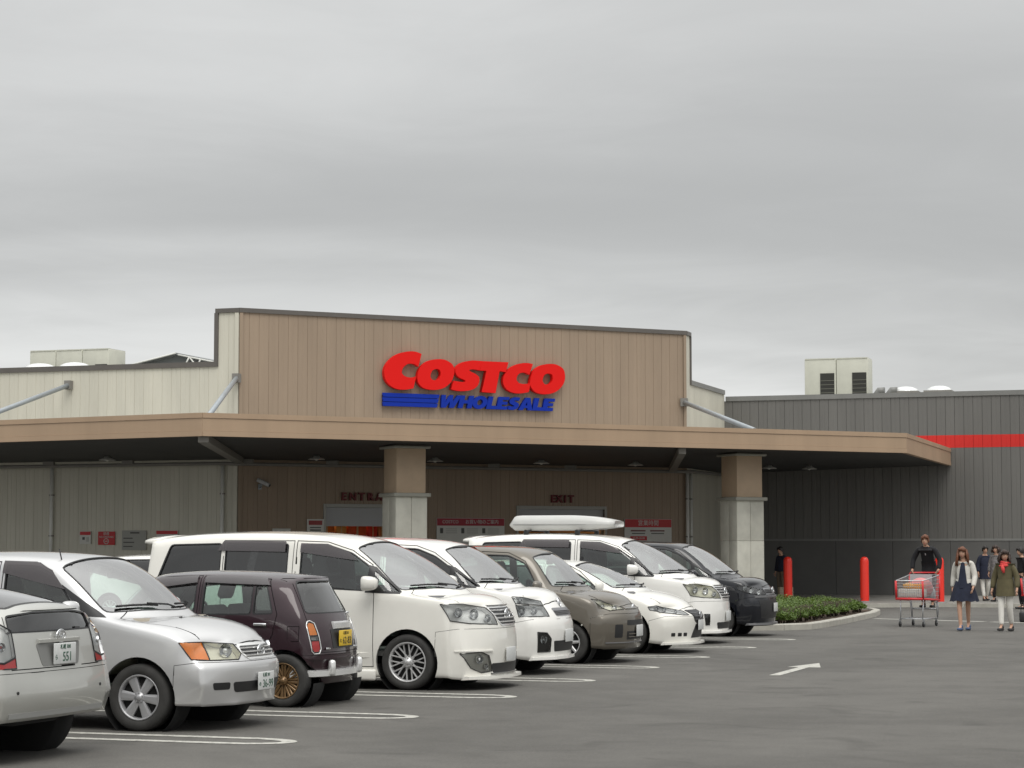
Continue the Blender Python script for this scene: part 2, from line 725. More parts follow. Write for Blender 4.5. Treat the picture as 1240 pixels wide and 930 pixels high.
    F, CR = [], {}
    order = ['0', 'm', 1, 2, 3, 4, 5, 6, 7]

    def crease(a, b, v_):
        CR[(min(a, b), max(a, b))] = v_

    for s in (1, -1):
        g = lambda r, i: vid((r, i), rows[r, i], s)
        for i in range(10):
            for a, b in zip(order[:-1], order[1:]):
                q = [g(a, i), g(b, i), g(b, i + 1), g(a, i + 1)]
                F.append(q if s > 0 else q[::-1])
            crease(g(1, i), g(1, i + 1), .75)
            crease(g(4, i), g(4, i + 1), p.get('shoulder', .38))
            crease(g(3, i), g(3, i + 1), p.get('waist', .18))
            if i <= 3:
                crease(g(5, i), g(5, i + 1), .45)
            if 4 <= i <= 5:
                crease(g(5, i), g(5, i + 1), .42)
            if i >= 6:
                crease(g(5, i), g(5, i + 1), .35)
        for e, i in (('f', 0), ('r', 10)):
            def cg(colm, lv):
                if colm == 'e':
                    r = {'b': 1, 2: 2, 3: 3, 4: 4, 't': 5}[lv]
                    return g(r, i)
                if colm == 'm':
                    if lv == 'b':
                        return g('m', i)
                    if lv == 't':
                        return g(6, i)
                    return vid((e, 'm', lv), cap[e, 'm', lv], s)
                if lv == 'b':
                    return g('0', i)
                if lv == 't':
                    return g(7, i)
                return vid((e, '0', lv), cap[e, '0', lv], s)
            for l0, l1 in (('b', 2), (2, 3), (3, 4), (4, 't')):
                for c0, c1 in (('0', 'm'), ('m', 'e')):
                    q = [cg(c0, l0), cg(c1, l0), cg(c1, l1), cg(c0, l1)]
                    if (s > 0) != (e == 'f'):
                        q = q[::-1]
                    F.append(q)
            for c0, c1 in (('0', 'm'), ('m', 'e')):
                crease(cg(c0, 'b'), cg(c1, 'b'), .6)
                crease(cg(c0, 't'), cg(c1, 't'), p.get('nose_crease', .5) if e == 'f' else p.get('rear_crease', .6))
            for c0, c1 in (('0', 'm'), ('m', 'e')):
                crease(cg(c0, 3), cg(c1, 3), .42 if e == 'f' else .3)
            if e == 'f':
                for l0, l1 in (('b', 2), (2, 3)):
                    crease(cg('e', l0), cg('e', l1), .22)
            if e == 'r':
                rs = p.get('rear_sharp', 1.0)
                crease(cg('e', 't'), cg('e', 4), .45 * rs)
                for l0, l1 in (('b', 2), (2, 3), (3, 4)):
                    crease(cg('e', l0), cg('e', l1), .3 * rs)
    return V, F, CR


class Car:
    def __init__(self, p, name, label, cat, paint, group='cars parked in the marked bays', level=2):
        self.p = p
        self.root = empty(name, label=label, cat=cat, group=group)
        self.paint = paint
        V, F, CR = car_cage(p)
        me = subsurf_mesh(V, F, CR, level)
        self.bm = bmesh.new()
        self.bm.from_mesh(me)
        bpy.data.meshes.remove(me)
        bmesh.ops.recalc_face_normals(self.bm, faces=self.bm.faces[:])
        self.bm.normal_update()
        self.nl = self.bm.verts.layers.float_vector.new('n0')
        for v in self.bm.verts:
            v[self.nl] = v.normal
        self.bvh = BVHTree.FromBMesh(self.bm)
        self.front = p['Fo']
        self.rear = -(p['wb'] + p['Ro'])
        self.hw = p['W'] / 2
        self.under = []
        self.cc = {}

    # ---- surface queries
    def hit(self, o, d):
        loc, n, i, dist = self.bvh.ray_cast(Vector(o), Vector(d))
        return (loc, n) if loc is not None else (None, None)

    def at_side(self, x, z, s=-1):
        return self.hit((x, s * 3, z), (0, -s, 0))

    def at_front(self, y, z):
        return self.hit((self.front + 3, y, z), (-1, 0, 0))

    def at_rear(self, y, z):
        return self.hit((self.rear - 3, y, z), (1, 0, 0))

    def at_top(self, x, y):
        return self.hit((x, y, 5), (0, 0, -1))

    def center(self, f):
        c = self.cc.get(f)
        if c is None or c[1] != len(f.verts):
            c = (f.calc_center_median(), len(f.verts))
            self.cc[f] = c
        return c[0]

    # ---- carving
    def carve(self, planes, pred):
        bm = self.bm
        fs = []
        # planes farthest apart first: most faces fall out at once
        order = planes[::max(1, len(planes) // 4)] + planes
        pk = [(no.x, no.y, no.z, no.dot(co)) for co, no in order]
        for f in bm.faces:
            c = self.center(f)
            x, y, z = c
            ok = True
            for a, b, g, k in pk:
                if a * x + b * y + g * z - k < -.12:
                    ok = False
                    break
            if ok and pred(c, f.normal):
                for co, no in planes:
                    if max((v.co - co).dot(no) for v in f.verts) <= 0:
                        ok = False
                        break
                if ok:
                    fs.append(f)
        for co, no in planes:
            if not fs:
                break
            vs_ = {v for f in fs for v in f.verts}
            es_ = {e for f in fs for e in f.edges}
            res = bmesh.ops.bisect_plane(bm, geom=list(fs) + list(es_) + list(vs_), dist=1e-5, plane_co=co, plane_no=no)
            cand = [g for g in res['geom'] if isinstance(g, bmesh.types.BMFace) and g.is_valid]
            fs = [f for f in cand if (f.calc_center_median() - co).dot(no) > 1e-7]
        return fs

    def sheet(self, faces, name, material, parent, off=0.0, skirt=0.0, skirt_mat=None):
        """one object out of the given faces, moved along the surface normal, with a rim turned inwards"""
        if not faces:
            return None
        nl = self.nl
        vm, V, N, F = {}, [], [], []
        for f in faces:
            q = []
            for v in f.verts:
                if v not in vm:
                    vm[v] = len(V)
                    n = v[nl].normalized()
                    V.append(v.co + n * off)
                    N.append(n)
                q.append(vm[v])
            F.append(q)
        fset = set(faces)
        nf = len(F)
        LN = [N[i] for q in F for i in q]
        if skirt:
            sk = {}
            for f in faces:
                vs_ = f.verts[:]
                for k, v in enumerate(vs_):
                    w = vs_[(k + 1) % len(vs_)]
                    e = self.bm.edges.get((v, w))
                    if any(g in fset and g is not f for g in e.link_faces):
                        continue
                    q = []
                    for a, dep in ((w, 0.0), (v, 0.0), (v, skirt), (w, skirt)):
                        V.append(a.co + a[nl].normalized() * (off - dep))
                        q.append(len(V) - 1)
                    F.append(q)
                    fn = (V[q[1]] - V[q[0]]).cross(V[q[2]] - V[q[1]])
                    fn = fn.normalized() if fn.length > 1e-9 else Vector((0, 0, 1))
                    LN += [fn] * 4
        me = bpy.data.meshes.new(name)
        me.from_pydata(V, [], F)
        me.materials.append(material)
        if skirt_mat:
            me.materials.append(skirt_mat)
            for k in range(nf, len(F)):
                me.polygons[k].material_index = 1
        me.polygons.foreach_set('use_smooth', [True] * len(F))
        me.normals_split_custom_set([tuple(n) for n in LN])
        o = bpy.data.objects.new(name, me)
        return link(o, parent)

    def remove(self, faces):
        bmesh.ops.delete(self.bm, geom=list(faces), context='FACES')

    def split_sides(self, faces):
        return [[f for f in faces if f.calc_center_median().y < 0], [f for f in faces if f.calc_center_median().y > 0]]

    # ---- features
    def side_pred(self, c, n):
        return abs(n.y) > .25

    def windows(self, panes, frame_poly=None, r=.05, seal=.014):
        """panes: list of (polygon in x,z; glass). A black seal runs round each pane"""
        for poly, gm in panes:
            outer = round_poly(poly, r)
            inner = inset_poly(outer, seal)
            fo = self.carve(SIDE.planes(outer), self.side_pred)
            fos = set(fo)
            fi = self.carve(SIDE.planes(inner), lambda c, n: abs(n.y) > .2 and self._in(c, outer))
            fis = set(fi)
            ring = [f for f in self.carve_set(outer) if f not in fis]
            for side_in, side_ring in zip(self.split_sides(fi), self.split_sides(ring)):
                w = self.sheet(side_in, 'window', gm, self.root, off=-.012)
                if w:
                    self.sheet(side_ring, 'seal', SEAL, w, off=.002, skirt=.03)
            self.remove(list(fis) + ring)

    def _in(self, c, poly, proj=SIDE):
        u, w = c.dot(proj.u), c.dot(proj.w)
        sgn = 0
        for i in range(len(poly)):
            a, b = poly[i], poly[(i + 1) % len(poly)]
            k = (b[0] - a[0]) * (w - a[1]) - (b[1] - a[1]) * (u - a[0])
            if abs(k) < 1e-9:
                continue
            if sgn == 0:
                sgn = 1 if k > 0 else -1
            elif (k > 0) != (sgn > 0):
                return False
        return True

    def carve_set(self, poly, proj=SIDE, pred=None):
        pred = pred or (lambda c, n: abs(n.y) > .2)
        k = len(poly)
        u0, u1 = min(q[0] for q in poly), max(q[0] for q in poly)
        w0, w1 = min(q[1] for q in poly), max(q[1] for q in poly)
        out = []
        pu, pw = proj.u, proj.w
        for f in self.bm.faces:
            c = f.calc_center_median()
            a = c.dot(pu)
            if a < u0 or a > u1:
                continue
            b = c.dot(pw)
            if b < w0 or b > w1:
                continue
            if pred(c, f.normal) and self._in(c, poly, proj):
                out.append(f)
        return out

    def glazing(self, poly, proj, pred, name, gm, seal=.02, seal_mat=None, seal_off=.002, skirt=.03):
        """windscreen or rear window: glass with a black border band"""
        inner = inset_poly(poly, seal)
        self.carve(proj.planes(poly), pred)
        fi = self.carve(proj.planes(inner), lambda c, n: pred(c, n) and self._in(c, poly, proj))
        fis = set(fi)
        ring = [f for f in self.carve_set(poly, proj, pred) if f not in fis]
        w = self.sheet(fi, name, gm, self.root, off=-.010)
        if w:
            self.sheet(ring, 'seal', seal_mat or SEAL, w, off=seal_off, skirt=skirt)
        self.remove(list(fis) + ring)
        return w

    def windscreen(self, gm=None):
        p = self.p
        cx, cz = p['cowl']
        hx, hz = p['head']
        yb = p.get('ws_yb', .845) * self.hw
        yt = p.get('ws_yt', p.get('rail', .8) - .075) * self.hw
        pil, hbk = p.get('pillar_back', .30), p.get('head_back', .20)
        pts = []
        for k in range(9):
            t = -1 + 2 * k / 8
            pts.append((cx - .03 - (pil - .05) * abs(t) ** 2.2, yb * t, cz + .025))
        for k in range(9):
            t = 1 - 2 * k / 8
            pts.append((hx + .01 - (hbk - .06) * abs(t) ** 2.2, yt * t, hz - .015 - .03 * t * t))
        d = Vector((hz - cz, 0, cx - hx)).normalized()
        pr = Proj(d, (0, 1, 0))
        poly = [(Vector(q).dot(pr.u), Vector(q).dot(pr.w)) for q in pts]
        # keep it convex
        poly = convex(poly)
        poly = round_poly(poly, .05, 2)
        x0, x1 = hx - hbk - .25, cx + .12
        w = self.glazing(poly, pr, lambda c, n: n.dot(d) > .35 and x0 < c.x < x1 and c.z > cz - .06 and n.z > .1, 'windscreen', gm or W_CLEAR, .013)
        return w

    def panel(self, pts3, d, name, material, off=.004, skirt=.012, skirt_mat=None, remove=False, pred=None, both=False, rnd=0.0, parent=None, keep=None):
        """a piece of the skin lifted off as a part; pts3 its corners, d the direction it is seen from"""
        outs = []
        for s in ((1, -1) if both else (1,)):
            dd = Vector((d[0], d[1] * s, d[2])).normalized()
            pp = [Vector((q[0], q[1] * s, q[2])) for q in pts3]
            uref = Vector((0, 0, 1)).cross(dd)
            if uref.length < .1:
                uref = Vector((1, 0, 0))
            pr = Proj(dd, uref)
            poly = convex([(q.dot(pr.u), q.dot(pr.w)) for q in pp])
            if rnd:
                poly = round_poly(poly, rnd)
            pf = pred or (lambda c, n: n.dot(dd) > .15)
            near = lambda c, n: pf(c, n) and (c - pp[0]).length < 2.6
            fs = self.carve(pr.planes(poly), near)
            if s < 0 and name and False:
                pass
            o = self.sheet(fs, name, material, parent or self.root, off=off, skirt=skirt, skirt_mat=skirt_mat)
            outs.append((o, fs))
            if keep is not None:
                keep(self, fs, o, s)
            if remove:
                self.remove(fs)
        return outs

    def lamp(self, pts3, d, name='headlight', lens=None, can=None, depth=.06, bulbs=(), amber=None, both=True, rnd=.02, bulb_r=.05, label=None):
        """a lamp: recessed reflector, clear lens over it and round inner lamps"""
        lens = lens or W_LENS
        can = can or LAMPCAN
        self.bezel(pts3, d, .0055, SEAL)

        def inside(car, fs, o, s):
            if o is None:
                return
            car.sheet(fs, 'reflector', can, o, off=-depth)
            for b in bulbs:
                q = Vector((b[0], b[1] * s, b[2]))
                dd = Vector((d[0], d[1] * s, d[2])).normalized()
                loc, n = car.hit(q + dd * 1.0, -dd)
                if loc is None:
                    continue
                r = b[3] if len(b) > 3 else bulb_r
                c = loc - dd * (depth * .55)
                z = dd
                x = Vector((0, 0, 1)).cross(z).normalized()
                M = Matrix((x, z.cross(x), z)).transposed().to_4x4()
                M.translation = c
                mb = MB()
                mb.lathe([(r, .02), (r * .97, .0), (r * .5, -.02), (0.001, -.028)], 16, M)
                bo = mb.build('lamp_bowl', CHROME, o)
                mb2 = MB()
                mb2.ball(c + z * .004, r * .38, 10, 6)
                mb2.build('bulb', b[4] if len(b) > 4 else LAMPCAN, o)
        return self.panel(pts3, d, name, lens, off=.004, skirt=depth, skirt_mat=can, remove=True, both=both, rnd=rnd, keep=inside)

    def bezel(self, pts3, d, r, material, parent=None):
        """a bright rim laid on the skin round a lamp"""
        for s in (1, -1):
            dd = Vector((d[0], d[1] * s, d[2])).normalized()
            q = []
            P = [Vector((p[0], p[1] * s, p[2])) for p in pts3]
            for i in range(len(P)):
                for k in range(3):
                    a = P[i].lerp(P[(i + 1) % len(P)], k / 3)
                    loc, n = self.hit(a + dd, -dd)
                    if loc is not None:
                        q.append(loc + n * .004)
            if q:
                q.append(q[0])
                self.bar('lamp_bezel', q, r, material)

    def seam(self, poly, proj, pred, name, gap=.010, parent=None, whole=False, material=None):
        """cuts a door, bonnet or tailgate out of the skin, leaving a dark gap round it"""
        inner = inset_poly(poly, gap)
        self.carve(proj.planes(poly), pred)
        self.carve(proj.planes(inner), lambda c, n: pred(c, n) and self._in(c, poly, proj))
        allf = self.carve_set(poly, proj, pred)
        inn = [f for f in allf if self._in(f.calc_center_median(), inner, proj)]
        ins = set(inn)
        ring = [f for f in allf if f not in ins]
        outs = []
        pm = material or self.paint
        if proj is SIDE and not whole:
            for a, b in zip(self.split_sides(inn), self.split_sides(ring)):
                o = self.sheet(a, name, pm, self.root, off=0.0, skirt=.02)
                if o:
                    self.sheet(b, 'shut_line', UNDER, o, off=-.014)
                outs.append(o)
        else:
            o = self.sheet(inn, name, pm, self.root, off=0.0, skirt=.02)
            if o:
                self.sheet(ring, 'shut_line', UNDER, o, off=-.014)
            outs.append(o)
        self.remove(allf)
        return outs

    def arch(self, x, r, zc=None, flat=None):
        zc = self.p['wr'] if zc is None else zc
        poly = [(x + r * cos(a), zc + r * sin(a)) for a in [2 * pi * k / 36 for k in range(36)]]
        fs = self.carve(SIDE.planes(poly), lambda c, n: abs(n.y) > .05 and abs(c.y) > self.hw * .55 or (n.z < -.3 and abs(c.y) > self.hw * .5))
        for side in self.split_sides(fs):
            if side:
                s = -1 if side[0].calc_center_median().y < 0 else 1
                mb = MB()
                M = Matrix.Translation((x, s * (self.hw - .005), zc)) @ Matrix.Rotation(R(90) * s, 4, 'X')
                mb.lathe([(r + .012, .05), (r + .012, .12), (r + .012, .34), (0.02, .34)], 28, M, a0=(R(4) if s < 0 else R(-176)), a1=(R(176) if s < 0 else R(-4)))
                mb.build('wheel_arch', UNDER, self.root)
        self.remove(fs)

    def wheels(self, style, rim=None, r=None, rim_r=None, width=.20, track=None):
        p = self.p
        r = r or p['wr']
        rim_r = rim_r or r * .66
        yo = (track or (self.hw - .015))
        tyre = MB()
        hw_ = width / 2
        prof = [(rim_r, -hw_ * .80), (rim_r + (r - rim_r) * .25, -hw_ * .98), (r * .93, -hw_ * .96), (r * .985, -hw_ * .78), (r, -hw_ * .45),
                (r, hw_ * .45), (r * .985, hw_ * .78), (r * .93, hw_ * .96), (rim_r + (r - rim_r) * .25, hw_ * .98), (rim_r, hw_ * .80)]
        tyre.lathe(prof, 40)
        tm = tyre.mesh('tyre', RUBBER)
        hub = MB()
        hub.lathe([(rim_r * .99, -hw_ * .8), (rim_r * .97, hw_ * .3), (0.01, hw_ * .3)], 32)
        hm = hub.mesh('wheel', UNDER)
        rimb = MB()
        o = hw_ * .84            # outer plane of the wheel
        rimb.lathe([(rim_r * 1.01, o), (rim_r * .985, o + .006), (rim_r * .93, o - .004), (rim_r * .90, o - .04), (rim_r * .90, -hw_ * .5)], 40)
        R0 = rim_r * .92

        def spoke(a0, r0, a1, r1, w0, w1, z0, z1, t=.03):
            p0 = Vector((r0 * cos(a0), r0 * sin(a0), z0)); p1 = Vector((r1 * cos(a1), r1 * sin(a1), z1))
            d = (p1 - p0).normalized()
            s = Vector((0, 0, 1)).cross(d).normalized()
            V = []
            for q, w in ((p0, w0), (p1, w1)):
                V += [q + s * w * .5 - Vector((0, 0, .006)), q + s * w * .25, q - s * w * .25, q - s * w * .5 - Vector((0, 0, .006)), q - s * w * .45 - Vector((0, 0, t)), q + s * w * .45 - Vector((0, 0, t))]
            F = [(k, (k + 1) % 6, 6 + (k + 1) % 6, 6 + k) for k in range(6)] + [(5, 4, 3, 2, 1, 0), (6, 7, 8, 9, 10, 11)]
            rimb.add(V, F, False)

        if style == 'six':
            for k in range(6):
                a = 2 * pi * k / 6
                spoke(a, rim_r * .12, a, R0, rim_r * .30, rim_r * .46, o - .012, o - .012, .05)
        elif style == 'mesh':
            for k in range(10):
                a = 2 * pi * k / 10
                spoke(a - .24, rim_r * .24, a + .16, R0, .017, .015, o - .03, o - .010)
                spoke(a + .24, rim_r * .24, a - .16, R0, .017, .015, o - .033, o - .013)
        elif style == 'wire':
            for k in range(12):
                a = 2 * pi * k / 12
                spoke(a, rim_r * .25, a + .16, R0, .018, .03, o - .03, o - .016)
                spoke(a, rim_r * .25, a - .16, R0, .018, .03, o - .033, o - .018)
        elif style == 'seven':
            for k in range(7):
                a = 2 * pi * k / 7
                spoke(a, rim_r * .15, a, R0, .05, .035, o - .02, o - .008, .04)
        else:
            for k in range(10):
                a = 2 * pi * k / 10
                spoke(a, rim_r * .2, a, R0, .03, .045, o - .02, o - .012, .03)
        rimb.lathe([(rim_r * .26, o - .03), (rim_r * .24, o - .008), (rim_r * .13, o - .002), (rim_r * .12, o + .004), (.001, o + .004)], 20)
        for k in range(5):
            a = 2 * pi * (k + .5) / 5
            rimb.cyl((rim_r * .19 * cos(a), rim_r * .19 * sin(a), o - .02), (rim_r * .19 * cos(a), rim_r * .19 * sin(a), o - .001), .009, 6)
        rm = rimb.mesh('rim', rim or ALLOY)
        self.wheel_objs = []
        for x in (0.0, -p['wb']):
            for s in (-1, 1):
                w = bpy.data.objects.new('wheel', hm)
                link(w, self.root)
                w.location = (x, s * (yo - hw_), r)
                w.rotation_euler = (R(90) if s < 0 else R(-90), random.uniform(0, 0), 0)
                w.rotation_euler.rotate_axis('Z', random.uniform(0, 6.28))
                link(bpy.data.objects.new('tyre', tm), w)
                link(bpy.data.objects.new('rim', rm), w)
                self.wheel_objs.append(w)

    def bar(self, name, pts, r, material, parent=None, n=6):
        return MB().tube(pts, r, n).build(name, material, parent or self.root)

    def follow(self, name, ys, z, h, d, material, parent=None, where='front', out=.0):
        """a bar that follows the bumper or nose across the car"""
        V, F = [], []
        for y in ys:
            zz = z(y) if callable(z) else z
            loc, n = self.at_front(y, zz) if where == 'front' else self.at_rear(y, zz)
            if loc is None:
                continue
            sx = 1 if where == 'front' else -1
            x1 = loc.x + sx * (d * .5 + out)
            x0 = loc.x - sx * (d * .5 - out)
            V += [(x0, y, zz - h / 2), (x1, y, zz - h / 2 * .7), (x1, y, zz + h / 2 * .7), (x0, y, zz + h / 2)]
        m_ = len(V) // 4
        for i in range(m_ - 1):
            for k in range(4):
                F.append((i * 4 + k, i * 4 + (k + 1) % 4, i * 4 + 4 + (k + 1) % 4, i * 4 + 4 + k))
        F += [(0, 1, 2, 3), ((m_ - 1) * 4 + 3, (m_ - 1) * 4 + 2, (m_ - 1) * 4 + 1, (m_ - 1) * 4)]
        mb = MB()
        mb.add(V, F, False)
        return mb.build(name, material, parent or self.root)

    def mirror(self, x, z, y=None, size=(.13, .24, .17), both=True, cap=None):
        for s in (-1, 1):
            loc, n = self.at_side(x, z, s)
            yy = abs(loc.y) if loc is not None else self.hw
            yy = y or yy
            mb = MB()
            c = Vector((x + .03, s * (yy + size[1] * .5 + .05), z + .04))
            mb.ball(c, (size[0] * .62, size[1] * .56, size[2] * .56), 14, 10)
            # squarer housing
            cc = c
            for k, v in enumerate(mb.v):
                q = Vector(v) - cc
                q = Vector((q.x, math.copysign(abs(q.y / (size[1] * .56)) ** .62, q.y) * size[1] * .5, math.copysign(abs(q.z / (size[2] * .56)) ** .62, q.z) * size[2] * .5))
                if q.x < -.02:
                    q.x = -.02
                mb.v[k] = tuple(cc + q)
            o = mb.build('wing_mirror', cap or self.paint, self.root)
            MB().box(cc + Vector((-.021, 0, 0)), (.004, size[1] * .8, size[2] * .72)).build('mirror_glass', CHROME, o)
            MB().tube([(x, s * (yy - .03), z + .0), (x + .02, s * (yy + .09), z + .01)], .028, 8).build('mirror_arm', BLACK, o)

    def handle(self, x, z, L=.19, material=None, both=True):
        for s in (-1, 1):
            loc, n = self.at_side(x, z, s)
            if loc is None:
                continue
            mb = MB()
            mb.rbox(loc + Vector((0, s * .018, 0)), (L, .022, .032), .01)
            mb.rbox(loc + Vector((L * .4, s * .006, 0)), (.03, .03, .03), .008)
            mb.rbox(loc + Vector((-L * .4, s * .006, 0)), (.03, .03, .03), .008)
            mb.build('door_handle', material or self.paint, self.root)

    def plate(self, y, z, where, text, kana, top, yellow=False, tilt=0.0, out=.015):
        loc, n = self.at_front(y, z) if where == 'front' else self.at_rear(y, z)
        sx = 1 if where == 'front' else -1
        # proud of the skin over the whole plate
        xs = []
        for dy in (-.15, 0, .15):
            for dz in (-.07, .07):
                l_, _ = self.at_front(y + dy, z + dz) if where == 'front' else self.at_rear(y + dy, z + dz)
                if l_ is not None:
                    xs.append(l_.x * sx)
        x = max(xs) * sx + sx * out
        M = Matrix.Translation((x, y, z)) @ Matrix.Rotation(R(90) * sx, 4, 'Z') @ Matrix.Rotation(R(90) + tilt, 4, 'X')
        mb = MB()
        mb.rbox((0, 0, 0), (.33, .165, .012), .006)
        mb.v = [tuple(M @ Vector(v)) for v in mb.v]
        o = mb.build('number_plate', PLATEY if yellow else PLATEW, self.root)
        ink = PLATEK if yellow else PLATEG
        if text:
            text_mesh('plate_number', text, .105, .001, M @ Matrix.Translation((.03, -.028, .0075)), ink, o, sx=.92)
        if kana:
            text_mesh('plate_kana', kana, .045, .001, M @ Matrix.Translation((-.135, -.028, .0075)), ink, o)
        if top:
            text_mesh('plate_region', top, .042, .001, M @ Matrix.Translation((0, .052, .0075)), ink, o)
        return o

    def wipers(self):
        """two wipers lying along the foot of the windscreen"""
        p = self.p
        cx, cz = p['cowl']
        hx, hz = p['head']
        yb = p.get('ws_yb', .845) * self.hw
        pil = p.get('pillar_back', .30)
        d = Vector((hx - cx, 0, hz - cz)).normalized()
        n = Vector((hz - cz, 0, cx - hx)).normalized()
        for t0, t1 in ((-.02, -.86), (.82, .06)):
            q = []
            for k in range(6):
                u = k / 5
                t = lerp(t0, t1, u)
                b = Vector((cx - .03 - (pil - .05) * abs(t) ** 2.2, yb * t, cz + .025)) + d * (.035 + .075 * u * (1 - .45 * u))
                loc, nn = self.hit(b + n * .5, -n)
                if loc is not None:
                    q.append(loc + nn * .016)
            if len(q) > 2:
                w = self.bar('wiper', q[2:], .011, BLACK, n=5)
                self.bar('wiper_arm', [q[0], q[1] + n * .02, q[3] + n * .018], .009, BLACK, w, n=5)

    def side_strip(self, x0, x1, z, h=.05, d=.014, material=None, name='side_moulding'):
        """a shallow moulding along the flank"""
        for s in (-1, 1):
            V, F = [], []
            n = 14
            for k in range(n + 1):
                x = lerp(x0, x1, k / n)
                e = min(1.0, k / 1.0, (n - k) / 1.0)
                for dz, out in ((-h / 2, -.006), (-h * .38, d * e), (h * .38, d * e), (h / 2, -.006)):
                    loc, nn = self.at_side(x, z + dz, s)
                    y = loc.y if loc is not None else s * self.hw
                    V.append((x, y + s * out, z + dz))
            for k in range(n):
                for j in range(3):
                    F.append((k * 4 + j, k * 4 + j + 1, k * 4 + 5 + j, k * 4 + 4 + j))
            mb = MB()
            mb.add(V, F)
            mb.build(name, material or self.paint, self.root)

    def black_frame(self, poly):
        """gloss black infill between panes"""
        for side in self.split_sides(self.carve(SIDE.planes(convex(poly)), self.side_pred)):
            self.sheet(side, 'pillar_trim', SEAL, self.root, off=.003, skirt=.01)

    def seats(self, rows, material=None, beltz=None, floor=.38):
        material = material or SEATG
        for x, ys, h in rows:
            for y in ys:
                mb = MB()
                mb.rbox((x + .22, y, floor + .16), (.52, .50, .20), .07)
                Mr = Matrix.Rotation(R(-18), 3, 'Y')
                mb.rbox((x - .13, y, floor + .16 + h * .48), (.16, .49, h * .92), .07, Mr)
                mb.rbox((x - .13 - .33 * h * .92 - .03, y, floor + .18 + h + .10), (.10, .27, .20), .05, Mr)
                mb.build('seat', material, self.root)

    def interior(self, dash=True, dash_mat=None, wheel_side=-1, floor=.36):
        p = self.p
        cx, cz = p['cowl']
        mb = MB()
        x1 = cx + .05
        mb.bx(self.rear + .25, x1, -self.hw + .10, self.hw - .10, floor - .06, floor)
        mb.build('cabin_floor', CABIN, self.root)
        if dash:
            db = MB()
            db.rbox((cx - .28, 0, cz - .16), (.62, self.hw * 1.66, .26), .08)
            db.build('dashboard', dash_mat or CABIN, self.root)
            M = Matrix.Translation((cx - .70, wheel_side * .36, cz - .04)) @ Matrix.Rotation(R(62), 4, 'Y')
            sb = MB()
            sb.lathe([(.185 + .016 * cos(a), .016 * sin(a)) for a in [2 * pi * k / 8 for k in range(8)]], 28, M, closed=True)
            sb.tube([M @ Vector((-.17, 0, 0)), M @ Vector((.17, 0, 0))], .018, 6)
            sb.tube([M @ Vector((0, 0, 0)), M @ Vector((0, 0, -.3))], .03, 6)
            sb.build('steering_wheel', BLACK, self.root)
        hx, hz = p['head']
        mb = MB()
        mb.rbox((hx - .02, 0, hz - .13), (.04, .24, .07), .02)
        mb.tube([(hx - .02, 0, hz - .10), (hx - .06, 0, hz - .02)], .01, 6)
        mb.build('rear_view_mirror', BLACK, self.root)

    def bumper(self, poly, name='front_bumper', gap=.005, material=None):
        return self.seam(convex(poly), SIDE, lambda c, n: n.z > -.6, name, gap, whole=True, material=material)

    def visor(self, poly, material=None, off=.022):
        for side in self.split_sides(self.carve(SIDE.planes(convex(poly)), self.side_pred)):
            self.sheet(side, 'window_visor', material or W_VISOR, self.root, off=off, skirt=.018)

    def grille(self, outer, bars, bar_h=.014, shell=None, inner=.022, where='front', bar_mat=None, mesh_mat=None, rnd=.03, out=.012):
        """bright surround, dark mesh and slats; outer in (y, z)"""
        sx = 1 if where == 'front' else -1
        p3 = lambda poly: [(0, a, b) for a, b in poly]
        o = convex(outer)
        g = self.panel(p3(o), (sx, 0, 0), 'grille', shell or CHROME2, off=.006, skirt=.02, rnd=rnd)[0][0]
        i = inset_poly(o, inner)
        self.panel(p3(i), (sx, 0, 0), 'grille_mesh', mesh_mat or BLACK, off=.009, skirt=.012, rnd=rnd * .8, parent=g)
        for z in bars:
            xs = []
            for k in range(len(i)):
                a, b = i[k], i[(k + 1) % len(i)]
                if (a[1] - z) * (b[1] - z) < 0:
                    xs.append(a[0] + (b[0] - a[0]) * (z - a[1]) / (b[1] - a[1]))
            if len(xs) > 1:
                y0, y1 = min(xs) - .008, max(xs) + .008
                self.follow('slat', [y0 + (y1 - y0) * k / 14 for k in range(15)], z, bar_h, .03, bar_mat or CHROME2, g, where, out)
        return g

    def lining(self):
        """dark trim on the inside of the skin; call it after the windows are cut and before the doors are"""
        cx = self.p['cowl'][0]
        fs = [f for f in self.bm.faces if f.calc_center_median().x < cx - .05 and f.normal.z > -.6]
        self.sheet(fs, 'cabin_lining', CABIN, self.root, off=-.035)

    def finish(self, loc, rz=0.0):
        """what is left of the skin becomes the body"""
        bm = self.bm
        under = [f for f in bm.faces if f.normal.z < -.55 and f.calc_center_median().z < .4]
        us = set(under)
        self.sheet([f for f in bm.faces if f not in us], 'body', self.paint, self.root)
        self.sheet(under, 'underbody', UNDER, self.root)
        bm.free()
        self.root.location = loc
        self.root.rotation_euler = (0, 0, rz)


def convex(pts):
    """convex hull, counter-clockwise"""
    P = sorted(set((round(a, 5), round(b, 5)) for a, b in pts))

    def half(P):
        h = []
        for p in P:
            while len(h) > 1 and (h[-1][0] - h[-2][0]) * (p[1] - h[-2][1]) - (h[-1][1] - h[-2][1]) * (p[0] - h[-2][0]) <= 0:
                h.pop()
            h.append(p)
        return h
    a, b = half(P), half(P[::-1])
    return a[:-1] + b[:-1]
# ------------------------------------------------------------------ the parked cars
def paintmat(name, col, metal, rough=.38):
    return mat(name, col, rough, metal, coat=1.0, vary=.035, vscale=2.2, spec=.15)


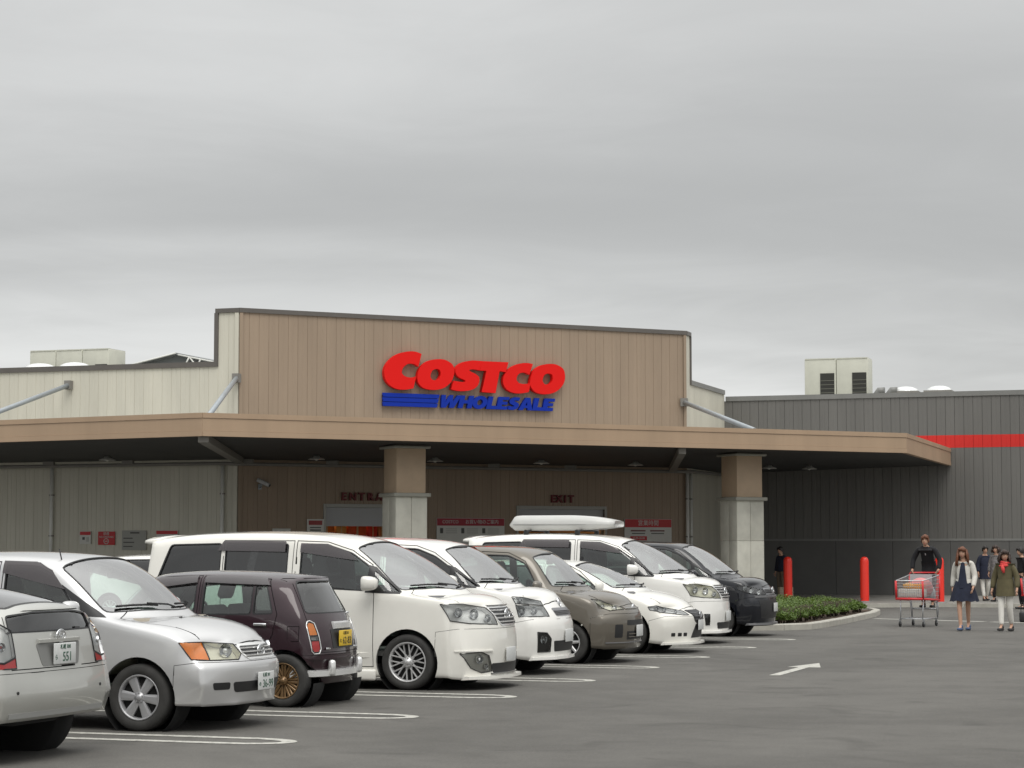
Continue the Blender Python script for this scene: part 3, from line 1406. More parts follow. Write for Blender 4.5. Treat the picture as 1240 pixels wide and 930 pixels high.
P_SILVER = paintmat('silver paint', (.60, .60, .60), .55, .34)
P_SILVER2 = paintmat('warm silver paint', (.50, .50, .47), .55, .36)
P_PEARL = paintmat('pearl white paint', (.78, .765, .71), .0, .3)
P_WHITE = paintmat('white paint', (.80, .79, .755), .0, .3)
P_PLUM = paintmat('plum paint', (.026, .010, .015), .25, .38)
P_BROWN = paintmat('bronze grey paint', (.150, .134, .110), .45, .4)
P_BLACK = paintmat('blue black paint', (.004, .005, .009), .0, .3)

ROW_X = -7.65     # the bay lines end here


TOP = Proj((0, 0, 1), (1, 0, 0))
TOP.u, TOP.w = Vector((1, 0, 0)), Vector((0, 1, 0))


def emblem(c, z, where, r, parent, y=0.0, out=.012, material=None):
    """three crossed chrome ovals"""
    loc, n = c.at_front(y, z) if where == 'front' else c.at_rear(y, z)
    if loc is None:
        return
    sx = 1 if where == 'front' else -1
    M = Matrix.Translation(loc + Vector((sx * (out + .012), 0, 0))) @ Matrix.Rotation(R(90) * sx, 4, 'Z') @ Matrix.Rotation(R(90), 4, 'X')
    mb = MB()

    def ring(a, b, t, cy=0):
        pts = [M @ Vector((a * cos(k * 2 * pi / 18), cy + b * sin(k * 2 * pi / 18), 0)) for k in range(19)]
        mb.tube(pts, t, 6, False)
    ring(r * 1.35, r, r * .14)
    ring(r * .42, r * .92, r * .11)
    ring(r * .98, r * .38, r * .11, r * .38)
    return mb.build('emblem', material or CHROME, parent or c.root)

def bonnet_poly(p, x1, y1, x0=None, y0=None):
    """outline of the bonnet from above"""
    cx = p['cowl'][0]
    pil = p.get('pillar_back', .3)
    hw = p['W'] / 2
    return convex([(x1, 0), (x1 - .02, y1 * .5), (x1 - .02, -y1 * .5), (x1 - .10, y1), (x1 - .10, -y1), (cx + .05, .84 * hw), (cx + .05, -.84 * hw),
                   (cx - pil + .14, .84 * hw), (cx - pil + .14, -.84 * hw)])


def silver_minivan():
    p = dict(W=1.70, Fo=.86, wb=2.735, Ro=.90, wr=.305, nose=(.72, .82), cowl=(-.02, 1.04), head=(-.70, 1.53), top=(-1.75, 1.625),
             rr=(-3.25, 1.53), rear_belt=-3.55, belt=(.98, 1.06), rail=.845, ws_yt=.815, ws_yb=.87, fender=.79, z3=.62, z2=.44, sill=.24, fb=.23, rb=.30,
             hood_bulge=.05, sweep=.20, corner=.24, pillar_back=.38, head_back=.26, front_x=(.80, .845, .86))

    def tw(rows, cap):
        rows[3, 0] = (.60, .775, .57)
        rows[2, 0] = (.62, .785, .42)
        rows[4, 0] = (.50, .72, .72)
        cap['f', 'm', 3] = (.81, .43, .585)
        cap['f', '0', 3] = (.855, 0, .59)
    p['tweak'] = tw
    c = Car(p, 'minivan', 'silver minivan with amber turn lamp beside its headlight, nearest car parked nose out', 'minivan', P_SILVER, level=3)
    c.windscreen()
    c.visor([(-.80, 1.27), (-.95, 1.44), (-1.12, 1.515), (-1.46, 1.525), (-1.46, 1.42), (-1.12, 1.40)])
    c.windows([
        ([(-.62, 1.03), (-1.44, 1.06), (-1.44, 1.50), (-1.10, 1.49), (-.92, 1.40)], W_SIDE),
        ([(-1.52, 1.06), (-2.42, 1.09), (-2.42, 1.51), (-1.52, 1.50)], W_DARK),
        ([(-2.50, 1.09), (-3.22, 1.14), (-3.10, 1.46), (-2.50, 1.50)], W_DARK)])
    c.panel([(-.36, -.8, 1.02), (-.60, -.8, 1.03), (-.86, -.8, 1.33)], (0, -1, 0), 'corner_trim', BLACK, both=True, off=.003)
    c.glazing(round_poly([(-.62, 1.10), (.62, 1.10), (.54, 1.46), (-.54, 1.46)], .06), FRONT, lambda q, n: n.x < -.2, 'rear_window', W_DARK)
    d = (.78, -.62, 0)
    c.lamp([(.33, -.76, .80), (.58, -.65, .80), (.60, -.64, .64), (.43, -.72, .65)], d, 'turn_lamp', W_AMBER, LAMPWARM, rnd=.02)
    c.lamp([(.582, -.645, .80), (.77, -.39, .775), (.80, -.345, .69), (.795, -.40, .64), (.602, -.635, .64)], d, 'headlight', W_LENS, LAMPWARM,
           bulbs=[(.72, -.48, .72, .062)], rnd=.02)
    g = c.grille([(-.30, .775), (.30, .775), (.33, .70), (.26, .635), (-.26, .635), (-.33, .70)], (.672, .705, .738))
    emblem(c, .705, 'front', .055, g)
    c.panel([(.8, -.48, .44), (.8, .48, .44), (.8, .44, .345), (.8, -.44, .345)], (1, 0, 0), 'air_intake', BLACK, off=.003, skirt=.01, rnd=.03)
    c.panel([(.7, -.70, .44), (.8, -.53, .44), (.8, -.53, .375), (.7, -.68, .375)], (.85, -.5, 0), 'fog_recess', BLACK, both=True, off=.003, skirt=.01, rnd=.02)
    c.plate(0, .43, 'front', '36-99', 'の', '札幌 301')
    c.arch(0, .365)
    c.arch(-p['wb'], .365)
    c.lining()
    c.bumper([(.33, .1), (.36, .60), (.55, .625), (1.2, .625), (1.2, .1)])
    c.seam(bonnet_poly(p, .74, .58), TOP, lambda q, n: n.z > .45 and q.z > .75, 'bonnet', gap=.009)
    c.seam([(-.52, .34), (-.52, .92), (-.60, 1.02), (-.95, 1.44), (-1.10, 1.52), (-1.47, 1.53), (-1.47, .34)], SIDE, c.side_pred, 'door')
    c.seam([(-1.50, .34), (-1.50, 1.53), (-2.46, 1.53), (-2.46, .70), (-2.30, .34)], SIDE, c.side_pred, 'door')
    c.handle(-1.33, .90); c.handle(-1.62, .92)
    c.side_strip(-.46, -2.34, .56, .07)
    c.mirror(-.66, 1.05)
    c.wipers()
    c.interior(dash_mat=SEATB)
    c.seats([(-1.25, (-.37, .37), .62), (-2.15, (-.40, 0, .40), .55), (-2.95, (-.36, .36), .5)], SEATB)
    c.wheels('six', mat('grey alloy wheel', (.40, .40, .41), .36, .45), r=.305, rim_r=.205, width=.195)
    q = c.at_top(-.95, -.58)[0]
    c.bar('antenna', [q + Vector((0, 0, -.01)), q + Vector((-.03, 0, .10))], .006, BLACK)
    for y in (-.25, .25):
        q, n = c.at_top(.12, y)
        MB().rbox(q, (.03, .025, .02), .006).build('washer_jet', BLACK, c.root)
    c.finish((-9.47, 18.27, 0))
    return c


def liftback():
    """only the tail of this one is in the picture"""
    p = dict(W=1.715, Fo=.90, wb=2.70, Ro=.76, wr=.31, nose=(.80, .66), cowl=(-.10, 1.00), head=(-.95, 1.40), top=(-1.55, 1.475),
             rr=(-3.34, 1.185), rear_belt=-3.40, belt=(.95, 1.00), rail=.76, fender=.68, z3=.68, z2=.48, sill=.24, fb=.22, rb=.33,
             rear_mid=-3.42, rcorner=.17, rear_crease=.85)

    def tw(rows, cap):
        rows[7, 9] = (-2.75, 0, 1.335)
        rows[6, 9] = (-2.74, .36, 1.325)
        rows[5, 9] = (-2.72, .635, 1.25)
        rows[5, 10] = (-3.26, .65, 1.12)
        rows[6, 10] = (-3.32, .37, 1.175)
        rows[4, 10] = (-3.31, .775, .96)
        rows[4, 9] = (-2.85, .80, .99)
        rows[3, 10] = (-3.36, .835, .69)
        rows[2, 10] = (-3.395, .84, .50)
        rows[1, 10] = (-3.36, .80, .33)
        cap['r', 'm', 3] = (-3.415, .43, .69)
        cap['r', '0', 3] = (-3.43, 0, .69)
        cap['r', 'm', 2] = (-3.45, .43, .50)
        cap['r', '0', 2] = (-3.47, 0, .50)
        cap['r', 'm', 4] = (-3.37, .40, .97)
        cap['r', '0', 4] = (-3.39, 0, .985)
    p['tweak'] = tw
    c = Car(p, 'hatchback', 'silver hatchback cut by the left edge, its tail towards the aisle', 'car', P_SILVER2)
    c.windscreen()
    c.windows([([(-.75, 1.0), (-1.55, 1.02), (-1.55, 1.37), (-1.2, 1.34)], W_SIDE), ([(-1.63, 1.02), (-2.55, 1.04), (-2.40, 1.24), (-1.63, 1.36)], W_DARK)])
    c.glazing(round_poly([(-3.22, -.52), (-3.22, .52), (-2.35, .54), (-2.35, -.54)], .08), TOP, lambda q, n: n.z > .3, 'rear_window', W_DARK, .025)
    c.glazing(round_poly([(-.62, 1.0), (.62, 1.0), (.595, 1.135), (.30, 1.160), (-.30, 1.160), (-.595, 1.135)], .03), FRONT, lambda q, n: n.x < -.3 and q.x < -3, 'lower_rear_window', W_DARK, .012)
    d = (-.8, -.6, 0)
    c.lamp([(-3.26, -.74, 1.10), (-3.34, -.60, 1.02), (-3.38, -.60, .82), (-3.33, -.71, .78), (-3.18, -.80, .80), (-3.18, -.76, 1.0)], d, 'tail_light', W_LENS, mat('lamp white', (.85, .85, .84), .4),
           bulbs=[(-3.32, -.72, .90, .035, W_RED)], rnd=.03, depth=.03)
    c.lamp([(-3.33, -.71, .775), (-3.38, -.60, .815), (-3.39, -.60, .735), (-3.15, -.82, .735), (-3.15, -.80, .795)], d, 'stop_light', W_RED, LAMPCAN, rnd=.01, depth=.04)
    # plate recess
    c.panel([(-3.4, -.33, .915), (-3.4, .33, .915), (-3.4, .27, .735), (-3.4, -.27, .735)], (-1, 0, 0), 'plate_recess', mat('recess grey', (.24, .24, .23), .4, .5), off=.003, skirt=.004, rnd=.03)
    c.follow('garnish', [k * .06 for k in range(-5, 6)], .93, .035, .03, c.paint, where='rear', out=.012)
    c.plate(-.03, .825, 'rear', '551', 'ら', '札幌 300', out=.014)
    emblem(c, .962, 'rear', .05, None, out=.012)
    c.follow('lower_valance', [k * .1 for k in range(-7, 8)], .375, .055, .05, mat('grey valance', (.22, .22, .21), .5), where='rear', out=-.012)
    c.arch(0, .365)
    c.arch(-p['wb'], .365)
    c.lining()
    c.bumper([(-3.02, .1), (-3.02, .62), (-3.18, .70), (-4, .70), (-4, .1)], 'rear_bumper')
    c.seam(convex([(-.655, .72), (.655, .72), (.66, .9), (.62, 1.17), (-.62, 1.17), (-.66, .9)]), FRONT, lambda q, n: n.x < -.35 and q.x < -3, 'tailgate', .008)
    c.seam([(-.60, .34), (-.60, .95), (-1.2, 1.37), (-1.59, 1.40), (-1.59, .34)], SIDE, c.side_pred, 'door')
    c.seam([(-1.62, .34), (-1.62, 1.39), (-2.30, 1.30), (-2.62, 1.05), (-2.40, .34)], SIDE, c.side_pred, 'door')
    c.handle(-1.42, .88); c.handle(-2.35, .92)
    c.mirror(-.72, 1.0)
    MB().rbox((-3.395, -.33, .77), (.012, .10, .018), .005).build('badge', CHROME, c.root)
    for y in (-.62, .62):
        q, n = c.at_rear(y, .55)
        MB().cyl(q + Vector((.005, 0, 0)), q - Vector((.006, 0, 0)), .013, 10).build('parking_sensor', BLACK, c.root)
    q = c.at_top(-2.60, .55)[0]
    c.bar('rear_wiper', [c.at_top(-2.55, -.2)[0] + Vector((0, 0, .03)), c.at_top(-2.75, .1)[0] + Vector((0, 0, .03)), c.at_top(-2.80, .4)[0] + Vector((0, 0, .03))], .012, BLACK)
    c.interior()
    c.seats([(-1.3, (-.37, .37), .6), (-2.1, (-.38, .38), .5)])
    c.wheels('ten', r=.31, rim_r=.2, width=.19, track=.825)
    mb = MB()
    mb.cyl((-2.7, -.6, .31), (-2.7, .6, .31), .04, 8)
    mb.rbox((-3.1, .2, .36), (.5, .7, .14), .05)
    mb.build('rear_axle', UNDER, c.root)
    c.finish((-12.25, 15.0, 0), pi)
    return c


def plum_hatch():
    p = dict(W=1.40, Fo=.60, wb=2.36, Ro=.42, wr=.275, nose=(.50, .72), cowl=(-.12, .93), head=(-.60, 1.34), top=(-1.40, 1.415),
             rr=(-2.46, 1.355), rear_belt=-2.68, belt=(.90, .92), rail=.80, fender=.72, z3=.66, z2=.46, sill=.20, fb=.22, rb=.235,
             rear_mid=-2.76, rcorner=.17, rear_crease=.1, corner=.2, rear_sharp=.2)

    def tw(rows, cap):
        rows[5, 10] = (-2.36, .50, 1.27)
        rows[6, 10] = (-2.44, .29, 1.34)
        rows[4, 10] = (-2.56, .625, .90)
        rows[3, 10] = (-2.62, .655, .66)
        rows[2, 10] = (-2.64, .66, .46)
        cap['r', 'm', 4] = (-2.665, .33, .915)
        cap['r', '0', 4] = (-2.69, 0, .92)
        cap['r', 'm', 3] = (-2.735, .33, .66)
        cap['r', '0', 3] = (-2.755, 0, .66)
        cap['r', 'm', 2] = (-2.75, .33, .46)
        cap['r', '0', 2] = (-2.775, 0, .46)
    p['tweak'] = tw
    c = Car(p, 'hatchback', 'small plum coloured retro hatchback with chrome rear bumper and yellow plate', 'car', P_PLUM)
    c.windscreen()
    c.visor([(-.66, 1.20), (-.86, 1.325), (-1.32, 1.345), (-1.32, 1.28), (-.9, 1.26)])
    c.visor([(-1.41, 1.345), (-2.10, 1.33), (-2.16, 1.255), (-1.41, 1.28)])
    c.windows([([(-.52, .93), (-1.32, .945), (-1.32, 1.33), (-.88, 1.31)], W_SIDE),
               ([(-1.40, .945), (-1.98, .955), (-1.98, 1.315), (-1.40, 1.33)], W_SIDE),
               ([(-1.995, .955), (-2.235, .965), (-2.12, 1.29), (-1.995, 1.312)], W_DARK)], r=.04)
    c.glazing(round_poly([(-.545, .965), (.545, .965), (.435, 1.31), (-.435, 1.31)], .06), FRONT, lambda q, n: n.x < -.15 and q.x < -2, 'rear_window', W_DARK, .012)
    d = (-.82, -.57, 0)
    c.lamp([(-2.60, -.60, .85), (-2.62, -.575, .88), (-2.66, -.525, .865), (-2.69, -.50, .74), (-2.64, -.61, .74)], d, 'turn_lamp', W_AMBER, LAMPCAN, rnd=.03, depth=.03)
    c.lamp([(-2.66, -.612, .738), (-2.69, -.50, .738), (-2.70, -.495, .690), (-2.66, -.61, .690)], d, 'reversing_light', W_LENS, LAMPCAN, rnd=.004, depth=.03)
    c.lamp([(-2.66, -.61, .688), (-2.70, -.495, .688), (-2.71, -.49, .60), (-2.70, -.51, .57), (-2.67, -.57, .565), (-2.66, -.60, .60)], d, 'tail_light', W_RED, LAMPCAN, rnd=.02, depth=.03)
    c.bezel([(-2.60, -.61, .85), (-2.61, -.59, .885), (-2.63, -.56, .893), (-2.66, -.51, .865), (-2.69, -.488, .74), (-2.71, -.478, .60), (-2.70, -.50, .555), (-2.67, -.57, .55), (-2.66, -.605, .58), (-2.65, -.622, .70)], d, .007, CHROME2)
    c.panel([(-2.7, -.27, .80), (-2.7, .27, .80), (-2.7, .27, .60), (-2.7, -.27, .60)], (-1, 0, 0), 'plate_recess', BLACK, off=.003, skirt=.004, rnd=.02)
    c.follow('plate_garnish', [k * .04 for k in range(-5, 6)], .835, .085, .05, CHROME2, where='rear', out=.014)
    c.plate(0, .70, 'rear', '62-83', 'む', '札幌 50', yellow=True, out=.012)
    # chrome bumper bar with two overriders
    c.follow('chrome_bumper', [k * .06 for k in range(-11, 12)], .345, .08, .07, CHROME2, where='rear', out=.025)
    for y in (-.36, .36):
        q = c.at_rear(y, .37)[0]
        MB().rbox((q.x - .06, y, .40), (.075, .075, .17), .03).build('overrider', CHROME2, c.root)
    c.follow('bumper_ridge', [k * .06 for k in range(-11, 12)], .50, .018, .03, c.paint, where='rear', out=.006)
    c.arch(0, .325)
    c.arch(-p['wb'], .325)
    c.lining()
    c.bumper([(-2.40, .1), (-2.42, .50), (-2.55, .54), (-3.4, .54), (-3.4, .1)], 'rear_bumper')
    c.seam(convex([(-.53, .56), (.53, .56), (.585, .80), (.565, .93), (.46, 1.335), (-.46, 1.335), (-.565, .93), (-.585, .80)]), FRONT, lambda q, n: n.x < -.15 and q.x < -2.2, 'tailgate', .007)
    c.seam([(-.44, .32), (-.44, .86), (-.86, 1.35), (-1.355, 1.365), (-1.355, .32)], SIDE, c.side_pred, 'door', .008)
    c.seam([(-1.375, .32), (-1.375, 1.365), (-2.14, 1.33), (-2.28, .96), (-2.24, .74), (-1.98, .32)], SIDE, c.side_pred, 'door', .008)
    c.seam([(-2.40, .68), (-2.40, .84), (-2.53, .84), (-2.53, .68)], SIDE, lambda q, n: n.y > .3, 'fuel_flap', .006)
    c.handle(-1.24, .84, .15, CHROME); c.handle(-2.10, .855, .15, CHROME)
    c.mirror(-.50, .93, size=(.11, .2, .14), cap=CHROME)
    q = c.at_rear(-.44, .955)[0]
    MB().rbox((q.x - .012, -.44, .955), (.02, .07, .022), .008).build('badge', CHROME, c.root)
    for y in (-.34, .36):
        q = c.at_rear(y, .60)[0]
        MB().rbox((q.x - .006, y, .60), (.012, .11, .022), .005).build('badge', CHROME, c.root)
    c.interior(floor=.34)
    c.seats([(-1.2, (-.31, .31), .55), (-1.95, (-.31, .31), .45)])
    c.wheels('wire', GOLD, r=.275, rim_r=.185, width=.165, track=.70)
    MB().cyl((-2.36, -.5, .275), (-2.36, .5, .275), .04, 8).build('rear_axle', UNDER, c.root)
    c.finish((-11.84, 21.24, 0), pi)
    return c


def big_white_van(kit=True):
    p = dict(W=1.81, Fo=.98, wb=2.78, Ro=.86, wr=.325, nose=(.84, .98), cowl=(.38, 1.125), head=(-.56, 1.70), top=(-2.0, 1.865),
             rr=(-3.50, 1.80), rear_belt=-3.60, belt=(1.08, 1.16), rail=.83, fender=.97, z3=.66, z2=.42, sill=.15 if kit else .2, fb=.12 if kit else .17, rb=.22,
             rear_mid=-3.62, hood_bulge=.045, sweep=.24, corner=.30, pillar_back=.52, head_back=.22, front_x=(.91, .955, .965), ws_bulge=.04, ws_yb=.87, ws_yt=.785)

    def tw(rows, cap):
        rows[3, 0] = (.62, .80, .68)
        rows[4, 0] = (.63, .735, .88)
        rows[4, 1] = (.56, .815, .925)
        cap['f', 'm', 4] = (.86, .45, .84)
        cap['f', '0', 4] = (.925, 0, .85)
        cap['f', 'm', 3] = (.90, .46, .66)
        cap['f', '0', 3] = (.955, 0, .66)
    p['tweak'] = tw
    name = 'minivan'
    lab = ('tall pearl white minivan with mesh alloy wheels and body kit behind the plum hatchback' if kit else
           'tall white minivan carrying a roof box, second from the hedge')
    c = Car(p, name, lab, 'minivan', P_PEARL if kit else P_WHITE, level=3 if kit else 2)
    c.windscreen()
    c.visor([(-.66, 1.50), (-.78, 1.60), (-1.06, 1.695), (-1.40, 1.705), (-1.40, 1.60), (-1.0, 1.585)])
    c.visor([(-1.60, 1.725), (-2.42, 1.735), (-2.50, 1.62), (-1.60, 1.605)])
    c.windows([([(-.52, 1.145), (-1.40, 1.185), (-1.40, 1.70), (-1.05, 1.695), (-.74, 1.60), (-.50, 1.44)], W_SIDE),
               ([(-.08, 1.125), (-.46, 1.14), (-.46, 1.42)], W_SIDE),
               ([(-1.56, 1.19), (-2.40, 1.21), (-2.40, 1.715), (-1.56, 1.71)], W_DARK),
               ([(-2.45, 1.21), (-3.33, 1.23), (-3.16, 1.70), (-2.45, 1.715)], W_DARK)], r=.045)
    c.black_frame([(-.10, 1.115), (-.54, 1.13), (-.54, 1.46), (-.44, 1.43)])
    c.glazing(round_poly([(-.70, 1.20), (.70, 1.20), (.62, 1.72), (-.62, 1.72)], .06), FRONT, lambda q, n: n.x < -.2, 'rear_window', W_DARK)
    d = (.80, -.60, 0)
    c.lamp([(.34, -.83, 1.00), (.60, -.66, 1.0), (.80, -.40, .955), (.86, -.34, .88), (.90, -.30, .755), (.66, -.66, .775), (.43, -.80, .81)], d, 'headlight', W_LENS,
           mat('lamp white', (.85, .85, .84), .4) if kit else LAMPWARM, bulbs=[(.55, -.72, .90, .055), (.70, -.56, .88, .06), (.82, -.42, .83, .045)], rnd=.02)
    g = c.grille([(-.37, .965), (.37, .965), (.30, .80), (.22, .735), (-.22, .735), (-.30, .80)], (.785, .83, .875, .92), .018, rnd=.02)
    emblem(c, .87, 'front', .065, g)
    c.follow('bonnet_chrome', [k * .05 for k in range(-7, 8)], .975, .02, .03, CHROME, where='front', out=.01)
    if kit:
        c.panel([(.9, -.44, .305), (.9, .44, .305), (.9, .40, .19), (.9, -.40, .19)], (1, 0, 0), 'air_intake', BLACK, off=.003, skirt=.01, rnd=.03)
        c.lamp([(.60, -.80, .43), (.82, -.60, .44), (.88, -.50, .40), (.90, -.46, .30), (.91, -.44, .215), (.84, -.60, .20), (.74, -.72, .26)], d, 'fog_light', W_LENS, c.paint, bulbs=[(.80, -.62, .36, .055), (.86, -.53, .27, .035)], rnd=.02, depth=.025)
        for sg in (-1, 1):
            c.follow('kit_ridge', [sg * (.45 + .045 * k) for k in range(10)], .455, .022, .03, c.paint, where='front', out=.008)
        c.follow('chin_spoiler', [k * .065 for k in range(-12, 13)], .145, .05, .10, c.paint, where='front', out=.03)
        c.follow('intake_trim', [k * .055 for k in range(-8, 9)], .185, .02, .03, CHROME, where='front', out=.006)
        for s in (-1, 1):
            mb = MB()
            mb.rbox((-1.39, s * .885, .17), (2.0, .06, .13), .025)
            mb.build('side_skirt', c.paint, c.root)
        c.plate(.0, .40, 'front', '', '', '', out=.016)
    else:
        c.panel([(.9, -.46, .36), (.9, .46, .36), (.9, .42, .25), (.9, -.42, .25)], (1, 0, 0), 'air_intake', BLACK, off=.003, skirt=.01, rnd=.03)
        c.lamp([(.72, -.72, .50), (.80, -.62, .50), (.80, -.62, .32), (.76, -.70, .32)], d, 'fog_light', W_LENS, BLACK, rnd=.02)
        c.plate(0, .46, 'front', '', '', '', out=.016)
        c.follow('chin_spoiler', [k * .065 for k in range(-12, 13)], .20, .05, .07, c.paint, where='front', out=.02)
    c.arch(0, .385)
    c.arch(-p['wb'], .385)
    c.lining()
    c.bumper([(.33, .05), (.36, .68), (.60, .715), (1.4, .715), (1.4, .05)], material=None)
    c.seam(bonnet_poly(p, .86, .62), TOP, lambda q, n: n.z > .45 and q.z > .9, 'bonnet', gap=.009)
    c.seam([(-.42, .26), (-.42, 1.08), (-.48, 1.46), (-.74, 1.63), (-1.06, 1.73), (-1.46, 1.745), (-1.46, .26)], SIDE, c.side_pred, 'door')
    c.seam([(-1.49, .26), (-1.49, 1.745), (-2.425, 1.75), (-2.425, .75), (-2.35, .26)], SIDE, c.side_pred, 'sliding_door')
    c.handle(-1.30, .98); c.handle(-1.66, .99)
    c.side_strip(-.46, -2.36, .40, .07)
    c.mirror(-.50, 1.20, size=(.24, .22, .175))
    c.wipers()
    c.interior(dash_mat=SEATG, floor=.45)
    c.seats([(-1.15, (-.42, .42), .66), (-2.05, (-.42, .42), .64), (-2.95, (-.42, 0, .42), .6)], SEATG, floor=.5)
    if kit:
        c.wheels('mesh', ALLOY, r=.325, rim_r=.232, width=.23, track=.90)
    else:
        c.wheels('ten', ALLOY, r=.325, rim_r=.215, width=.21)
    # rear roof spoiler
    sp = MB()
    V = []
    for k in range(13):
        y = -.66 + 1.32 * k / 12
        q = c.at_top(-3.40, y)[0]
        V += [(q.x + .12, y, q.z + .012), (q.x - .16, y, q.z + .005), (q.x - .17, y, q.z - .03), (q.x, y, q.z - .05)]
    F = [(i * 4 + k, i * 4 + (k + 1) % 4, i * 4 + 4 + (k + 1) % 4, i * 4 + 4 + k) for i in range(12) for k in range(4)] + [(3, 2, 1, 0), (48, 49, 50, 51)]
    sp.add(V, F, True)
    sp.build('rear_spoiler', c.paint, c.root)
    if kit:
        c.finish((-9.25, 24.39, 0))
    else:
        c.finish((-9.54, 37.0, 0))
        c.root.scale = (1.035, 1.0, 1.035)
    return c


def white_box_van():
    p = dict(W=1.72, Fo=.88, wb=2.82, Ro=.90, wr=.31, nose=(.70, 1.00), cowl=(.18, 1.15), head=(-.55, 1.68), top=(-1.9, 1.81),
             rr=(-3.50, 1.77), rear_belt=-3.66, belt=(1.12, 1.12), rail=.84, fender=.98, z3=.66, z2=.44, sill=.24, fb=.19, rb=.26,
             rear_mid=-3.70, hood_bulge=.05, sweep=.20, corner=.26, pillar_back=.38, head_back=.16, front_x=(.80, .86, .875))

    def tw(rows, cap):
        rows[3, 0] = (.60, .79, .66)
        rows[4, 0] = (.47, .745, .86)
        cap['f', 'm', 4] = (.745, .43, .84)
        cap['f', '0', 4] = (.785, 0, .85)
        cap['f', 'm', 3] = (.82, .43, .66)
        cap['f', '0', 3] = (.865, 0, .665)
    p['tweak'] = tw
    c = Car(p, 'minivan', 'white minivan with stacked square headlights, directly before the bronze grey car', 'minivan', P_WHITE)
    c.windscreen()
    c.windows([([(-.50, 1.15), (-1.42, 1.16), (-1.42, 1.67), (-.98, 1.65), (-.72, 1.55), (-.50, 1.40)], W_DARK),
               ([(-.08, 1.14), (-.46, 1.148), (-.46, 1.39)], W_SIDE),
               ([(-1.50, 1.16), (-2.50, 1.17), (-2.50, 1.68), (-1.50, 1.675)], W_DARK),
               ([(-2.57, 1.17), (-3.40, 1.18), (-3.32, 1.66), (-2.57, 1.68)], W_DARK)])
    c.black_frame([(-.10, 1.13), (-.54, 1.14), (-.54, 1.43), (-.44, 1.40)])
    c.glazing(round_poly([(-.66, 1.15), (.66, 1.15), (.60, 1.68), (-.60, 1.68)], .06), FRONT, lambda q, n: n.x < -.2, 'rear_window', W_DARK)
    d = (.72, -.69, 0)
    c.lamp([(.34, -.80, 1.02), (.50, -.70, 1.01), (.66, -.46, .955), (.67, -.45, .90), (.50, -.70, .925), (.38, -.79, .93)], d, 'side_lamp', W_LENS, LAMPCAN, bulbs=[(.43, -.74, .965, .03)], rnd=.01, depth=.04)
    c.lamp([(.38, -.79, .915), (.67, -.45, .888), (.70, -.40, .76), (.42, -.78, .76)], d, 'headlight', W_LENS, LAMPCAN, bulbs=[(.45, -.74, .84, .06), (.60, -.60, .835, .045)], rnd=.012)
    c.grille([(-.34, .865), (.34, .865), (.30, .76), (-.30, .76)], (.79, .81, .83), .008, shell=DULLMETAL, bar_mat=DULLMETAL, mesh_mat=DULLMETAL)
    q, n = c.at_front(0, .93)
    M = Matrix.Translation(q + Vector((.012, 0, 0))) @ Matrix.Rotation(R(90), 4, 'Z') @ Matrix.Rotation(R(72), 4, 'X')
    mb = MB()
    mb.tube([M @ Vector((.045 * cos(k * pi / 9), .07 * sin(k * pi / 9), 0)) for k in range(19)], .009, 6, False)
    mb.tube([M @ Vector((0, -.06, 0)), M @ Vector((0, .06, 0))], .009, 6)
    mb.build('emblem', CHROME, c.root)
    c.panel([(.9, -.42, .44), (.9, .42, .44), (.9, .38, .30), (.9, -.38, .30)], (1, 0, 0), 'air_intake', BLACK, off=.003, skirt=.01, rnd=.02)
    c.lamp([(.72, -.72, .56), (.80, -.58, .55), (.83, -.50, .47), (.83, -.50, .30), (.74, -.71, .30)], (.85, -.52, 0), 'fog_light', W_LENS, BLACK, bulbs=[(.79, -.62, .46, .055, CHROME)], rnd=.02)
    c.plate(0, .50, 'front', '', '', '', out=.016)
    c.follow('chin_spoiler', [k * .062 for k in range(-12, 13)], .215, .05, .06, c.paint, where='front', out=.015)
    c.arch(0, .365)
    c.arch(-p['wb'], .365)
    c.lining()
    c.bumper([(.34, .05), (.37, .68), (.60, .725), (1.4, .725), (1.4, .05)])
    c.seam(bonnet_poly(p, .73, .60), TOP, lambda q, n: n.z > .45 and q.z > .9, 'bonnet', gap=.009)
    c.seam([(-.42, .30), (-.42, 1.08), (-.48, 1.42), (-.74, 1.60), (-1.0, 1.69), (-1.46, 1.71), (-1.46, .30)], SIDE, c.side_pred, 'door')
    c.seam([(-1.48, .30), (-1.48, 1.71), (-2.535, 1.71), (-2.535, .75), (-2.42, .30)], SIDE, c.side_pred, 'sliding_door')
    c.handle(-1.30, .98); c.handle(-1.64, .98)
    c.mirror(-.46, 1.16, size=(.14, .22, .2), cap=None)
    c.wipers()
    c.interior(dash_mat=SEATG, floor=.45)
    c.seats([(-1.15, (-.40, .40), .64), (-2.05, (-.40, .40), .62), (-2.95, (-.40, .40), .6)], SEATG, floor=.48)
    c.wheels('ten', r=.31, rim_r=.2, width=.195)
    c.finish((-9.38, 27.45, 0))
    return c


